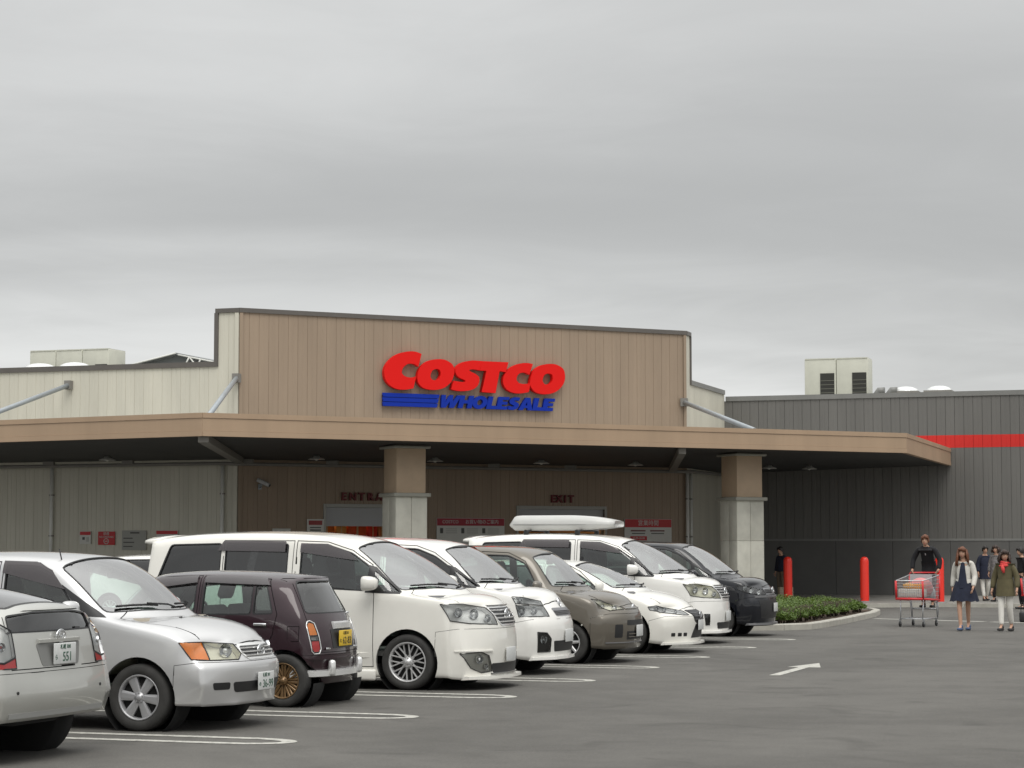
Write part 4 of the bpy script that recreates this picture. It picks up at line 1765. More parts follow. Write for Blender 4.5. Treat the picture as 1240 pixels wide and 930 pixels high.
def bronze_wagon():
    p = dict(W=1.69, Fo=.84, wb=2.55, Ro=.72, wr=.30, nose=(.70, .86), cowl=(.05, 1.06), head=(-.50, 1.575), top=(-1.5, 1.70),
             rr=(-3.02, 1.62), rear_belt=-3.18, belt=(1.03, 1.06), rail=.82, fender=.86, z3=.64, z2=.44, sill=.24, fb=.21, rb=.28,
             rear_mid=-3.24, hood_bulge=.06, sweep=.26, corner=.30, pillar_back=.34, head_back=.16, front_x=(.78, .83, .835))
    c = Car(p, 'compact_car', 'bronze grey compact car with slanted pale headlights, between two white cars', 'car', P_BROWN)
    c.windscreen()
    c.windows([([(-.42, 1.06), (-1.30, 1.09), (-1.30, 1.565), (-.92, 1.555), (-.66, 1.44)], W_SIDE),
               ([(-1.38, 1.09), (-2.20, 1.11), (-2.20, 1.57), (-1.38, 1.57)], W_SIDE),
               ([(-2.28, 1.11), (-2.92, 1.14), (-2.84, 1.52), (-2.28, 1.56)], W_DARK)])
    c.glazing(round_poly([(-.62, 1.10), (.62, 1.10), (.56, 1.54), (-.56, 1.54)], .06), FRONT, lambda q, n: n.x < -.2, 'rear_window', W_DARK)
    d = (.62, -.55, .56)
    c.lamp([(.34, -.74, .93), (.46, -.62, .935), (.70, -.40, .82), (.71, -.38, .76), (.58, -.60, .76)], d, 'headlight', W_LENS, LAMPWARM, bulbs=[(.50, -.62, .87, .04), (.62, -.50, .81, .04)], rnd=.012, depth=.022)
    g = c.grille([(-.36, .815), (.36, .815), (.34, .765), (-.34, .765)], (.79,), .014, shell=P_BROWN)
    q, n = c.at_front(0, .80)
    MB().ball(q, (.02, .07, .045), 12, 8).build('emblem', CHROME, c.root)
    c.panel([(.8, -.40, .62), (.8, .40, .62), (.8, .40, .545), (.8, -.40, .545)], (1, 0, 0), 'upper_intake', BLACK, off=.003, skirt=.01, rnd=.015)
    gi = c.panel([(.8, -.40, .46), (.8, .40, .46), (.8, .38, .34), (.8, -.38, .34)], (1, 0, 0), 'lower_intake', BLACK, off=.003, skirt=.01, rnd=.015)
    for z in (.38, .42):
        c.follow('slat', [k * .05 for k in range(-7, 8)], z, .018, .03, c.paint, gi[0][0], out=.004)
    c.panel([(.74, -.66, .56), (.80, -.52, .56), (.80, -.52, .37), (.74, -.66, .37)], (.85, -.5, 0), 'fog_recess', BLACK, both=True, off=.002, skirt=.006, rnd=.02)
    c.follow('bumper_strip', [k * .06 for k in range(-12, 13)], .30, .016, .03, DULLMETAL, where='front', out=.004)
    c.plate(0, .46, 'front', '', '', '', out=.016)
    c.arch(0, .355)
    c.arch(-p['wb'], .355)
    c.lining()
    c.bumper([(.33, .05), (.35, .66), (.58, .715), (1.4, .715), (1.4, .05)])
    c.seam(bonnet_poly(p, .72, .56), TOP, lambda q, n: n.z > .45 and q.z > .75, 'bonnet', gap=.009)
    c.seam([(-.38, .32), (-.38, .98), (-.66, 1.47), (-.92, 1.59), (-1.34, 1.61), (-1.34, .32)], SIDE, c.side_pred, 'door')
    c.seam([(-1.36, .32), (-1.36, 1.61), (-2.24, 1.605), (-2.24, .75), (-2.12, .32)], SIDE, c.side_pred, 'door')
    c.handle(-1.18, .93); c.handle(-1.5, .94)
    c.side_strip(-.42, -2.16, .52, .06)
    c.mirror(-.44, 1.06)
    c.wipers()
    c.interior(dash_mat=SEATG)
    c.seats([(-1.05, (-.38, .38), .66), (-2.0, (-.38, .38), .6)], SEATG, floor=.42)
    c.wheels('seven', r=.30, rim_r=.19, width=.185)
    c.finish((-9.18, 30.4, 0))
    return c


def low_white_wagon():
    p = dict(W=1.80, Fo=.98, wb=2.83, Ro=.98, wr=.325, nose=(.80, .74), cowl=(.08, 1.00), head=(-.82, 1.41), top=(-1.75, 1.475),
             rr=(-3.35, 1.40), rear_belt=-3.62, belt=(.94, 1.02), rail=.78, fender=.72, z3=.60, z2=.40, sill=.18, fb=.14, rb=.24,
             rear_mid=-3.74, hood_bulge=.05, sweep=.30, corner=.36, pillar_back=.34, head_back=.18, front_x=(.90, .965, .96))

    def tw(rows, cap):
        rows[4, 0] = (.48, .76, .66)
        cap['f', 'm', 4] = (.84, .45, .64)
        cap['f', '0', 4] = (.90, 0, .645)
        rows[3, 0] = (.60, .80, .54)
    p['tweak'] = tw
    c = Car(p, 'station_wagon', 'low pearl white station wagon with narrow headlights and dark wedge grille', 'car', P_PEARL)
    c.windscreen()
    c.windows([([(-.42, .99), (-1.36, 1.03), (-1.36, 1.38), (-1.08, 1.37), (-.80, 1.24)], W_SIDE),
               ([(-1.44, 1.03), (-2.40, 1.06), (-2.40, 1.39), (-1.44, 1.385)], W_DARK),
               ([(-2.48, 1.06), (-3.22, 1.10), (-3.05, 1.33), (-2.48, 1.38)], W_DARK)])
    c.glazing(round_poly([(-.62, 1.06), (.62, 1.06), (.55, 1.34), (-.55, 1.34)], .06), FRONT, lambda q, n: n.x < -.2, 'rear_window', W_DARK)
    d = (.75, -.66, 0)
    c.lamp([(.30, -.83, .735), (.45, -.75, .75), (.80, -.42, .66), (.84, -.36, .60), (.78, -.48, .60), (.50, -.73, .645), (.32, -.82, .685)], d, 'headlight', W_LENS, LAMPCAN,
           bulbs=[(.44, -.75, .70, .035), (.58, -.66, .68, .035), (.70, -.54, .65, .03)], rnd=.012, depth=.04)
    g = c.grille([(-.38, .675), (.38, .675), (.26, .50), (.18, .47), (-.18, .47), (-.26, .50)], (.53, .58, .63), .012, shell=BLACK, bar_mat=DULLMETAL)
    emblem(c, .60, 'front', .05, g)
    c.panel([(.9, -.22, .455), (.9, .22, .455), (.9, .34, .24), (.9, -.34, .24)], (1, 0, 0), 'air_intake', BLACK, off=.003, skirt=.01, rnd=.015)
    for (y, x) in ((-.70, .72), (-.60, .80), (-.50, .86)):
        c.panel([(x, y - .04, .325), (x + .02, y + .04, .325), (x + .02, y + .04, .27), (x, y - .04, .27)], (.8, -.6, 0), 'fog_recess', BLACK, both=True, off=.003, skirt=.006, rnd=.01)
    c.plate(0, .44, 'front', '', '', '', out=.018)
    c.follow('chin_spoiler', [k * .066 for k in range(-12, 13)], .16, .05, .07, c.paint, where='front', out=.025)
    c.arch(0, .385)
    c.arch(-p['wb'], .385)
    c.lining()
    c.bumper([(.34, .02), (.37, .52), (.60, .585), (1.5, .585), (1.5, .02)])
    c.seam(bonnet_poly(p, .82, .58), TOP, lambda q, n: n.z > .45 and q.z > .62, 'bonnet', gap=.009)
    c.seam([(-.36, .26), (-.36, .92), (-.80, 1.29), (-1.06, 1.41), (-1.40, 1.42), (-1.40, .26)], SIDE, c.side_pred, 'door')
    c.seam([(-1.42, .26), (-1.42, 1.42), (-2.44, 1.42), (-2.44, .72), (-2.34, .26)], SIDE, c.side_pred, 'door')
    c.handle(-1.22, .88); c.handle(-1.6, .9)
    c.mirror(-.44, 1.0)
    c.wipers()
    c.interior(dash_mat=SEATG)
    c.seats([(-1.15, (-.40, .40), .58), (-2.0, (-.40, .40), .54), (-2.85, (-.38, .38), .5)], SEATG, floor=.34)
    c.wheels('ten', r=.325, rim_r=.215, width=.21)
    c.finish((-9.18, 33.6, 0))
    return c


def black_van():
    p = dict(W=1.70, Fo=.93, wb=2.85, Ro=.92, wr=.315, nose=(.78, .985), cowl=(.26, 1.12), head=(-.62, 1.70), top=(-1.9, 1.79),
             rr=(-3.58, 1.74), rear_belt=-3.70, belt=(1.08, 1.12), rail=.84, fender=.95, z3=.64, z2=.44, sill=.24, fb=.20, rb=.26,
             rear_mid=-3.76, hood_bulge=.05, sweep=.22, corner=.27, pillar_back=.38, head_back=.18, front_x=(.86, .915, .92))
    c = Car(p, 'minivan', 'blue black minivan at the far end of the row beside the hedge', 'minivan', P_BLACK)
    c.windscreen()
    c.windows([([(-.50, 1.12), (-1.42, 1.15), (-1.42, 1.66), (-1.02, 1.65), (-.76, 1.55), (-.50, 1.36)], W_SIDE),
               ([(-.04, 1.10), (-.46, 1.118), (-.46, 1.35)], W_SIDE),
               ([(-1.50, 1.15), (-2.50, 1.17), (-2.50, 1.67), (-1.50, 1.665)], W_DARK),
               ([(-2.57, 1.17), (-3.42, 1.18), (-3.34, 1.64), (-2.57, 1.67)], W_DARK)])
    c.black_frame([(-.06, 1.09), (-.54, 1.10), (-.54, 1.40), (-.44, 1.36)])
    c.glazing(round_poly([(-.66, 1.15), (.66, 1.15), (.60, 1.66), (-.60, 1.66)], .06), FRONT, lambda q, n: n.x < -.2, 'rear_window', W_DARK)
    d = (.75, -.66, 0)
    c.lamp([(.34, -.80, .955), (.50, -.70, .95), (.76, -.42, .87), (.80, -.36, .80), (.72, -.50, .77), (.50, -.72, .82), (.36, -.80, .88)], d, 'headlight', W_LENS, mat('dark lamp', (.06, .06, .065), .25, .6),
           bulbs=[(.60, -.62, .86, .055), (.72, -.50, .83, .055), (.47, -.74, .90, .04)], rnd=.012)
    g = c.grille([(-.40, .90), (.40, .90), (.40, .78), (-.40, .78)], (.80, .83, .86), .012, shell=DULLMETAL, bar_mat=DULLMETAL)
    emblem(c, .86, 'front', .06, g)
    c.follow('grille_bar', [k * .06 for k in range(-11, 12)], .745, .05, .04, DULLMETAL, where='front', out=.008)
    c.panel([(.9, -.62, .69), (.9, .62, .69), (.9, .56, .34), (.9, -.56, .34)], (1, 0, 0), 'air_intake', BLACK, off=.003, skirt=.01, rnd=.03)
    c.follow('chin_spoiler', [k * .064 for k in range(-12, 13)], .235, .05, .07, DULLMETAL, where='front', out=.02)
    c.plate(0, .54, 'front', '', '', '', out=.02)
    c.arch(0, .37)
    c.arch(-p['wb'], .37)
    c.lining()
    c.bumper([(.33, .05), (.36, .68), (.60, .735), (1.4, .735), (1.4, .05)])
    c.seam(bonnet_poly(p, .80, .60), TOP, lambda q, n: n.z > .45 and q.z > .9, 'bonnet', gap=.009)
    c.seam([(-.42, .30), (-.42, 1.05), (-.48, 1.38), (-.76, 1.60), (-1.02, 1.68), (-1.46, 1.70), (-1.46, .30)], SIDE, c.side_pred, 'door')
    c.seam([(-1.48, .30), (-1.48, 1.70), (-2.535, 1.70), (-2.535, .75), (-2.42, .30)], SIDE, c.side_pred, 'sliding_door')
    c.handle(-1.30, .96); c.handle(-1.64, .96)
    c.mirror(-.46, 1.12, size=(.14, .22, .18))
    c.wipers()
    c.interior(dash_mat=SEATG, floor=.45)
    c.seats([(-1.15, (-.40, .40), .62), (-2.05, (-.40, .40), .6)], SEATG, floor=.46)
    c.wheels('ten', DULLMETAL, r=.315, rim_r=.205, width=.2)
    c.finish((-9.33, 40.4, 0))
    return c


def far_white_car():
    """roof and rear of a white car in the row behind, seen between the silver minivan and the tall white one"""
    p = dict(W=1.70, Fo=.85, wb=2.60, Ro=.85, wr=.30, nose=(.72, .78), cowl=(-.05, 1.00), head=(-.75, 1.42), top=(-1.6, 1.52),
             rr=(-3.0, 1.45), rear_belt=-3.25, belt=(.96, 1.0), rail=.80, fender=.76, z3=.62, z2=.44, sill=.24, fb=.22, rb=.30)
    c = Car(p, 'hatchback', 'white car parked close to the cream wall behind the silver minivan', 'car', P_WHITE, group='cars parked by the wall')
    c.windscreen()
    c.windows([([(-.50, 1.02), (-1.40, 1.04), (-1.40, 1.40), (-.85, 1.36)], W_SIDE),
               ([(-1.48, 1.04), (-2.30, 1.06), (-2.30, 1.40), (-1.48, 1.41)], W_DARK),
               ([(-2.38, 1.06), (-2.95, 1.10), (-2.82, 1.35), (-2.38, 1.40)], W_DARK)])
    c.glazing(round_poly([(-.60, 1.05), (.60, 1.05), (.52, 1.38), (-.52, 1.38)], .06), FRONT, lambda q, n: n.x < -.2, 'rear_window', W_DARK)
    c.lamp([(-3.16, -.74, 1.0), (-3.22, -.60, 1.0), (-3.30, -.58, .72), (-3.22, -.76, .72)], (-.8, -.6, 0), 'tail_light', W_RED, LAMPCAN)
    c.lamp([(.44, -.74, .78), (.72, -.45, .78), (.76, -.40, .66), (.48, -.74, .66)], (.75, -.66, 0), 'headlight', W_LENS, LAMPCAN, bulbs=[(.6, -.6, .72)])
    c.plate(0, .75, 'rear', '', '', '')
    c.arch(0, .355)
    c.arch(-p['wb'], .355)
    c.lining()
    c.seam([(-.46, .34), (-.46, .92), (-.85, 1.40), (-1.43, 1.43), (-1.43, .34)], SIDE, c.side_pred, 'door')
    c.mirror(-.5, 1.02)
    c.interior()
    c.seats([(-1.1, (-.38, .38), .6)])
    c.wheels('ten', r=.30, rim_r=.19, width=.19)
    c.finish((-21.6, 44.0, 0))
    return c


def roof_box(car):
    r = empty('roof_box', (0, 0, 0), 0, 'long white roof box strapped on top of the white minivan', 'roof box')
    x0, x1, zt = -12.46, -10.50, 0
    # lid and tray as a lofted shell, tapered towards the nose
    mb, tr = MB(), MB()
    N = 18
    for kind, b in (('lid', mb), ('tray', tr)):
        V, F = [], []
        for i in range(N + 1):
            t = i / N
            x = lerp(x0, x1, t)
            e = min(1.0, (t / .06) ** .5 if t < .06 else 1.0) * (1.0 if t < .55 else (1 - ((t - .55) / .45) ** 2.0 * .62))
            hw = .40 * (1.0 if .04 < t < .7 else (.80 + .2 * (t / .04) if t <= .04 else 1 - ((t - .7) / .3) ** 2.5 * .22))
            if kind == 'lid':
                h = .165 * e
                prof = [(-hw, 0), (-hw * .99, h * .35), (-hw * .90, h * .85), (-hw * .55, h), (hw * .55, h), (hw * .90, h * .85), (hw * .99, h * .35), (hw, 0)]
            else:
                h = -.11 * max(e, .35)
                prof = [(hw * 1.01, 0), (hw * .98, h * .5), (hw * .82, h), (-hw * .82, h), (-hw * .98, h * .5), (-hw * 1.01, 0)]
            V += [(x, y, z) for y, z in prof]
        m_ = len(prof)
        for i in range(N):
            for k in range(m_ - 1):
                F.append((i * m_ + k, i * m_ + k + 1, (i + 1) * m_ + k + 1, (i + 1) * m_ + k))
        F += [tuple(range(m_)), tuple(range(N * m_, N * m_ + m_))[::-1]]
        b.add(V, F, True)
    bw = mat('roof box white', (.54, .54, .52), .4, coat=.2, vary=.05)
    zb = 2.075
    for o in (mb.build('lid', bw, r), tr.build('tray', bw, r)):
        o.location = (0, 37.0, zb)
    rb = MB()
    for y in (-.405, .405):
        rb.tube([(x0 + .1, 37 + y, zb), (x0 + 1.3, 37 + y, zb), (x0 + 1.65, 37 + y * .93, zb)], .012, 6)
    rb.build('seam_strip', mat('strip grey', (.35, .35, .34), .5), r)
    for x in (-12.05, -11.1):
        c = MB().tube([(x, 36.36, 1.965), (x, 37.64, 1.965)], .016, 8).build('crossbar', BLACK, r)
        for y in (36.40, 37.60):
            MB().rbox((x, y, 1.925), (.09, .07, .11), .02).build('rack_foot', BLACK, c)
    return r

# ------------------------------------------------------------------ the warehouse
CREAM = mat('cream metal cladding', (.60, .58, .49), .5, vary=.09, vscale=1.6, streak=True, place=True, piece=.013)
TAN = mat('tan metal cladding', (.318, .241, .173), .55, vary=.09, vscale=1.6, streak=True, place=True, piece=.013)
TAN2 = mat('tan fascia board', (.40, .285, .190), .55, vary=.08, vscale=1.3, place=True, streak=True)
GREYC = mat('grey metal cladding', (.145, .141, .131), .5, vary=.09, vscale=1.6, streak=True, place=True, piece=.013)
GREYL = mat('dark grey plinth panel', (.115, .113, .108), .55, vary=.12, vscale=.9, place=True, piece=.04)
JOINT = mat('cladding joint', (.20, .175, .145), .7)
COPING = mat('dark coping metal', (.115, .105, .095), .45, vary=.08, vscale=2)
COPING2 = mat('grey coping metal', (.20, .20, .19), .45, vary=.08, vscale=2)
REDP = mat('red painted metal', (.62, .018, .012), .45, vary=.05)
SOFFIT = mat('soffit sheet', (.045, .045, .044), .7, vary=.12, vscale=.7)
STEEL = mat('galvanised steel', (.34, .37, .39), .45, .35, vary=.08)
STEELD = mat('painted beam grey', (.22, .21, .19), .6, vary=.06)
CONC = mat('concrete column', (.57, .56, .49), .8, vary=.14, vscale=1.8, place=True, piece=.05, bump=.15, bscale=30)
CONC2 = mat('column trim grey', (.34, .335, .29), .7, vary=.08)
WHITEB = mat('white enamel', (.72, .72, .68), .45, vary=.05)
UNITW = mat('air unit casing', (.55, .55, .47), .5, vary=.06)
DARKG = mat('dark grille', (.03, .03, .025), .7)
SIGNW = mat('sign board white', (.62, .62, .58), .5, vary=.04)
SIGNR = mat('sign red', (.50, .015, .02), .45)
SIGNB = mat('sign blue', (.003, .028, .33), .55, spec=.2)
SIGNRED = mat('letter red', (.74, .008, .006), .55, spec=.2)
SIGNK = mat('sign print dark', (.08, .08, .075), .6)
DKRED = mat('dull red letters', (.13, .006, .008), .5)

PANEL_CACHE = {}


def clad_mesh(w, h, d, m_, groove=.013):
    key = (round(w, 3), round(h, 3), round(d, 3), m_.name)
    if key not in PANEL_CACHE:
        g = groove / 2
        prof = [(0, 0), (g * .4, 0), (g, -d), (w * .5 - .02, -d), (w * .5 - .012, -d + .004), (w * .5 + .012, -d + .004), (w * .5 + .02, -d), (w - g, -d), (w - g * .4, 0), (w, 0)] if w < .5 else \
               [(0, 0), (g * .4, 0), (g, -d), (w - g, -d), (w - g * .4, 0), (w, 0)]
        n = len(prof)
        V = [(x, y, 0) for x, y in prof] + [(x, y, h) for x, y in prof]
        F = [(i, i + 1, n + i + 1, n + i) for i in range(n - 1)]
        F += [tuple(range(n))[::-1], tuple(range(n, 2 * n))]
        mb = MB()
        mb.add(V, F)
        PANEL_CACHE[key] = mb.mesh('wall_panel', m_)
    return PANEL_CACHE[key]


def clad_wall(name, building, A, B, spans, m_, pitch=.30, d=.010, thick=.25, holes=(), zcut=None):
    """wall from A to B (plan). spans: list of (s0, s1, z0, z1); outside is on the right hand of A->B. Panels are sub-parts of the wall"""
    A, B = Vector((*A, 0)), Vector((*B, 0))
    L = (B - A).length
    rz = atan2(B.y - A.y, B.x - A.x)
    back = MB()
    for s0, s1, z0, z1 in spans:
        back.bx(s0, s1, 0.002, thick, z0, z1)
    w = back.build(name, JOINT, building)
    w.location = A
    w.rotation_euler = (0, 0, rz)
    for s0, s1, z0, z1 in spans:
        n = max(1, round((s1 - s0) / pitch))
        pw = (s1 - s0) / n
        me = clad_mesh(pw, z1 - z0, d, m_)
        for i in range(n):
            o = bpy.data.objects.new('wall_panel', me)
            link(o, w)
            o.location = (s0 + i * pw, 0, z0)
    return w


def at_wall(A, B):
    """matrix from wall coordinates (s, out, z) to the world; out is positive towards the viewer"""
    A, B = Vector((*A, 0)), Vector((*B, 0))
    x = (B - A).normalized()
    y = Vector((x.y, -x.x, 0))
    return Matrix(((x.x, y.x, 0, A.x), (x.y, y.y, 0, A.y), (0, 0, 1, 0), (0, 0, 0, 1)))


PA, PB, PC = (-27.28, 56.0), (-16.68, 66.60), (-16.68, 72.0)
LW0 = (-46.0, 56.0)
GW1 = (12.0, 72.0)
MF, ML, MS, MG = at_wall(PA, PB), at_wall(LW0, PA), at_wall(PB, PC), at_wall(PC, GW1)


def wbox(mb, M, s0, s1, o0, o1, z0, z1):
    """box in wall coordinates"""
    V = [M @ Vector(p) for p in ((s0, o1, z0), (s1, o1, z0), (s1, o0, z0), (s0, o0, z0), (s0, o1, z1), (s1, o1, z1), (s1, o0, z1), (s0, o0, z1))]
    mb.add(V, [(3, 2, 1, 0), (4, 5, 6, 7), (0, 1, 5, 4), (1, 2, 6, 5), (2, 3, 7, 6), (3, 0, 4, 7)])
    return mb


def build_warehouse():
    b = empty('warehouse', (0, 0, 0), 0, 'low warehouse store with tan entrance wall set across its corner', 'building')
    LL = 18.72
    FL = 14.99
    # cladding walls
    clad_wall('cream_wall', b, LW0, PA, [(0, LL - .66, 0, 6.90), (LL - .66, LL, 0, 8.46)], CREAM)
    clad_wall('entrance_wall', b, PA, PB, [(0, 2.7, 0, 8.46), (2.7, 5.4, 2.88, 8.46), (5.4, 9.0, 0, 8.46), (9.0, 12.0, 2.88, 8.46), (12.0, FL, 0, 8.46)], TAN)
    clad_wall('side_wall', b, PB, PC, [(0, .50, 0, 8.46), (.50, 5.40, 0, 6.90)], CREAM)
    clad_wall('grey_wall', b, PC, GW1, [(0, 28.5, 1.97, 6.68)], GREYC, d=.022)
    g = clad_wall('grey_plinth_wall', b, PC, GW1, [(0, 28.5, .10, 1.90)], GREYL, pitch=1.95, d=.035)
    mb = wbox(MB(), MG, 0, 28.5, 0, .05, 1.90, 1.97)
    mb.build('plinth_ledge', COPING2, b)
    # red stripe panels, one on each grey panel
    me = clad_mesh(28.5 / 95, .415, .022, REDP)
    st = wbox(MB(), MG, 3.0, 28.5, .001, .006, 4.975, 5.385).build('red_stripe', REDP, b)
    for i in range(10, 95):
        o = bpy.data.objects.new('stripe_panel', me)
        link(o, st)
        o.location = MG @ Vector((i * 28.5 / 95, .005, 4.973))
    # copings
    def coping(M, s0, s1, z, m_, h=.15, t=.36, out=.06):
        wbox(MB(), M, s0, s1, out - t, out, z, z + h).build('coping', m_, b)
    coping(ML, 0, LL - .70, 6.90, COPING)
    coping(MF, -.02, FL + .02, 8.46, COPING, .13)
    coping(ML, LL - .75, LL + .02, 8.462, COPING, .125)
    coping(MS, .0, .56, 8.462, COPING, .125)
    coping(MS, .60, 5.30, 6.90, COPING2)
    coping(MG, 0.06, 28.5, 6.68, COPING2, .16)
    wbox(MB(), ML, LL - .78, LL - .66, -.30, .055, 6.90, 8.46).build('corner_trim', COPING, b)
    wbox(MB(), MS, .50, .60, -.30, .055, 6.90, 8.46).build('corner_trim', COPING, b)
    # corner posts under the canopy
    wbox(MB(), ML, LL - .12, LL + .0, .032, .05, 0, 8.45).build('corner_flashing', CREAM, b)
    wbox(MB(), MF, .0, .10, .034, .05, 0, 8.45).build('corner_flashing', TAN, b)
    wbox(MB(), MF, FL - .10, FL, .034, .05, 0, 8.45).build('corner_flashing', TAN, b)
    # roofs behind the parapets
    V = [(-46, 56.3, 6.55), (-27.4, 56.3, 6.55), (-16.9, 66.8, 6.55), (-16.9, 72.3, 6.55), (12, 72.3, 6.55), (12, 96, 6.55), (-46, 96, 6.55)]
    mb = MB()
    mb.add(V + [(x, y, 6.45) for x, y, z in V], [tuple(range(7)), tuple(range(7, 14))[::-1]])
    mb.build('roof', mat('roof sheet', (.30, .30, .28), .7), b)
    # downpipes on the walls
    for M, s in ((ML, 46 - 33.31), (ML, 46 - 27.72), (MF, FL - .02), (MS, .2)):
        p0, p1 = M @ Vector((s, .10, 0)), M @ Vector((s, .10, 4.1))
        pp = MB().tube([p0, p1], .055, 10).build('downpipe', WHITEB, b)
        for z in (.8, 2.0, 3.2):
            wbox(MB(), M, s - .06, s + .06, .03, .15, z, z + .035).build('bracket', STEELD, pp)
    # doorways
    for s0, s1, shut in ((2.7, 5.4, 2.30), (9.0, 12.0, 2.62)):
        d = MB()
        wbox(d, MF, s0 - .07, s0, -.26, .06, 0, 2.95)
        wbox(d, MF, s1, s1 + .07, -.26, .06, 0, 2.95)
        wbox(d, MF, s0, s1, -.26, .07, 2.85, 2.95)
        fr = d.build('door_frame', mat('door frame', (.40, .40, .37), .5), b)
        sh = MB()
        k = 0
        z = shut
        while z < 2.85 - .001:
            z1 = min(z + .09, 2.85)
            wbox(MB(), MF, s0, s1, -.10, -.07 + .012 * (k % 2), z, z1).build('shutter_slat', mat('shutter grey', (.40, .41, .42), .45), fr)
            z, k = z1, k + 1
    # the hall behind the doorways
    hall = MB()
    wbox(hall, MF, .5, 14.5, -9.0, -8.9, 0, 4.4)
    wbox(hall, MF, .4, .5, -9.0, -.3, 0, 4.4)
    wbox(hall, MF, 14.5, 14.6, -9.0, -.3, 0, 4.4)
    wbox(hall, MF, .4, 14.6, -9.0, -.3, 4.4, 4.5)
    wbox(hall, MF, .4, 14.6, -9.0, -.3, -.02, .012)
    hall.build('hall', mat('hall lining', (.35, .22, .12), .8), b)
    for s in (3.4, 4.8, 10.5):
        wbox(MB(), MF, s - .5, s + .5, -4.6, -3.4, 4.30, 4.36).build('hall_lamp', mat('lit hall lamp', (.9, .8, .6), .5, emit=(1.0, .72, .38), estr=18.0), b)
    return b


def build_hall_goods():
    """goods seen through the gap below the shutter"""
    goods = [(2.9, .25, (.30, .20, .08)), (3.25, .5, (.62, .17, .03)), (3.80, .34, (.62, .36, .12)), (4.18, .62, (.60, .10, .03)), (4.85, .3, (.62, .05, .04)), (5.18, .2, (.5, .2, .1))]
    names = ('tan carton on the leftmost stack inside the open doorway', 'wide orange carton inside the open doorway', 'pale wooden coloured carton inside the open doorway',
             'red orange carton beside the pale one inside the doorway', 'bright red carton inside the open doorway', 'small salmon carton at the right of the open doorway')
    for (s, w, c), lab in zip(goods, names):
        r = empty('carton', (MF @ Vector((s + w / 2, -2.2, .012))), R(45), lab, 'carton', 'goods inside the doorway')
        m_ = mat('carton %.2f' % s, c, .6, vary=.12, vscale=6)
        MB().rbox((0, 0, 1.22), (w * .96, .6, 2.44), .012).build('box', m_, r)
        MB().bx(-w * .05, w * .05, -.303, .303, .02, 2.443).build('tape', mat('tape', (.5, .42, .25), .4), r)


CAN_F1, CAN_F2 = (-23.91, 47.10), (-9.04, 61.98)
CAN_L = (-46.0, 50.93)


def build_canopy(b):
    """the entrance canopy is part of the building"""
    pts = [CAN_L, CAN_F1, CAN_F2, (-9.04, 71.95)]
    c = MB()
    poly = [CAN_L, CAN_F1, CAN_F2, (-9.04, 71.95), (-16.65, 71.95), (-16.65, 66.55), (-27.25, 55.95), (-46.0, 55.95)]
    n = len(poly)
    edge = {0, 1, 2}
    zs = [4.42 if i in (0, 1, 2) else (4.40 if i == 3 else 4.20) for i in range(n)]
    mbs = MB()
    low = [(x, y, z) for (x, y), z in zip(poly, zs)]
    # soffit in wings
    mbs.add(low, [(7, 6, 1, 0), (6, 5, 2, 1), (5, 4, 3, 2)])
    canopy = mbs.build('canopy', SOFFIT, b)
    top = MB()
    top.add([(x, y, 4.90) for x, y in poly], [(0, 1, 6, 7), (1, 2, 5, 6), (2, 3, 4, 5)])
    top.build('canopy_roof', mat('canopy roof sheet', (.30, .29, .27), .7), canopy)
    # fascia: three boards one above the other on each side
    for i in range(3):
        A, B = pts[i], pts[i + 1]
        M = at_wall(A, B)
        L = (Vector(B) - Vector(A)).length
        for z0, z1, o in ((4.38, 4.505, .03), (4.508, 4.822, .018), (4.825, 4.95, .036)):
            wbox(MB(), M, -.004 if i else 0, L + (.0 if i == 2 else .004 + o * .4), -.12, o, z0, z1).build('fascia_board', TAN2, canopy)
    # beams, pipes and lamps below the soffit
    for A, B, z, w in ((CAN_F1, (-27.1, 55.8), 4.26, .26), ((-14.3, 56.7), (-17.0, 66.0), 4.24, .2)):
        a, d = Vector((*A, z + .08)), Vector((*B, z - .10))
        x = (d - a).normalized()
        M = frame((a + d) / 2, x, Vector((-x.y, x.x, 0)))
        mb = MB()
        mb.box((0, 0, 0), ((d - a).length - .4, w, .2))
        mb.v = [tuple(M @ Vector(v)) for v in mb.v]
        mb.build('beam', STEELD, canopy)
    path = [(-46, 55.2, 4.02), (-27.6, 55.2, 4.06), (-16.3, 66.2, 4.06), (-15.9, 71.2, 4.06)]
    gp = MB().tube(path, .05, 8).build('sprinkler_pipe', STEELD, canopy)
    for t in range(12):
        s = t * 2.6
        p = ML @ Vector((s, .8, 4.05)) if s < 18 else MF @ Vector((s - 18.2, .8, 4.05))
        MB().box(p + Vector((0, 0, .08)), (.35, .12, .10)).build('pipe_bracket', STEELD, gp)
    struts = [((-32.8, 55.96, 6.49), (-32.8, 50.2, 4.93)), ((-27.30, 55.9, 6.55), (-24.6, 48.7, 4.93)), ((-16.72, 66.5, 6.30), (-12.75, 58.75, 4.93))]
    for a, d in struts:
        st = MB().tube([a, d], .07, 12).build('tie_strut', STEEL, canopy)
        x = (Vector(d) - Vector(a)).normalized()
        MB().box(Vector(a) + x * .05, (.20, .20, .26)).build('strut_shoe', STEELD, st)
    return canopy


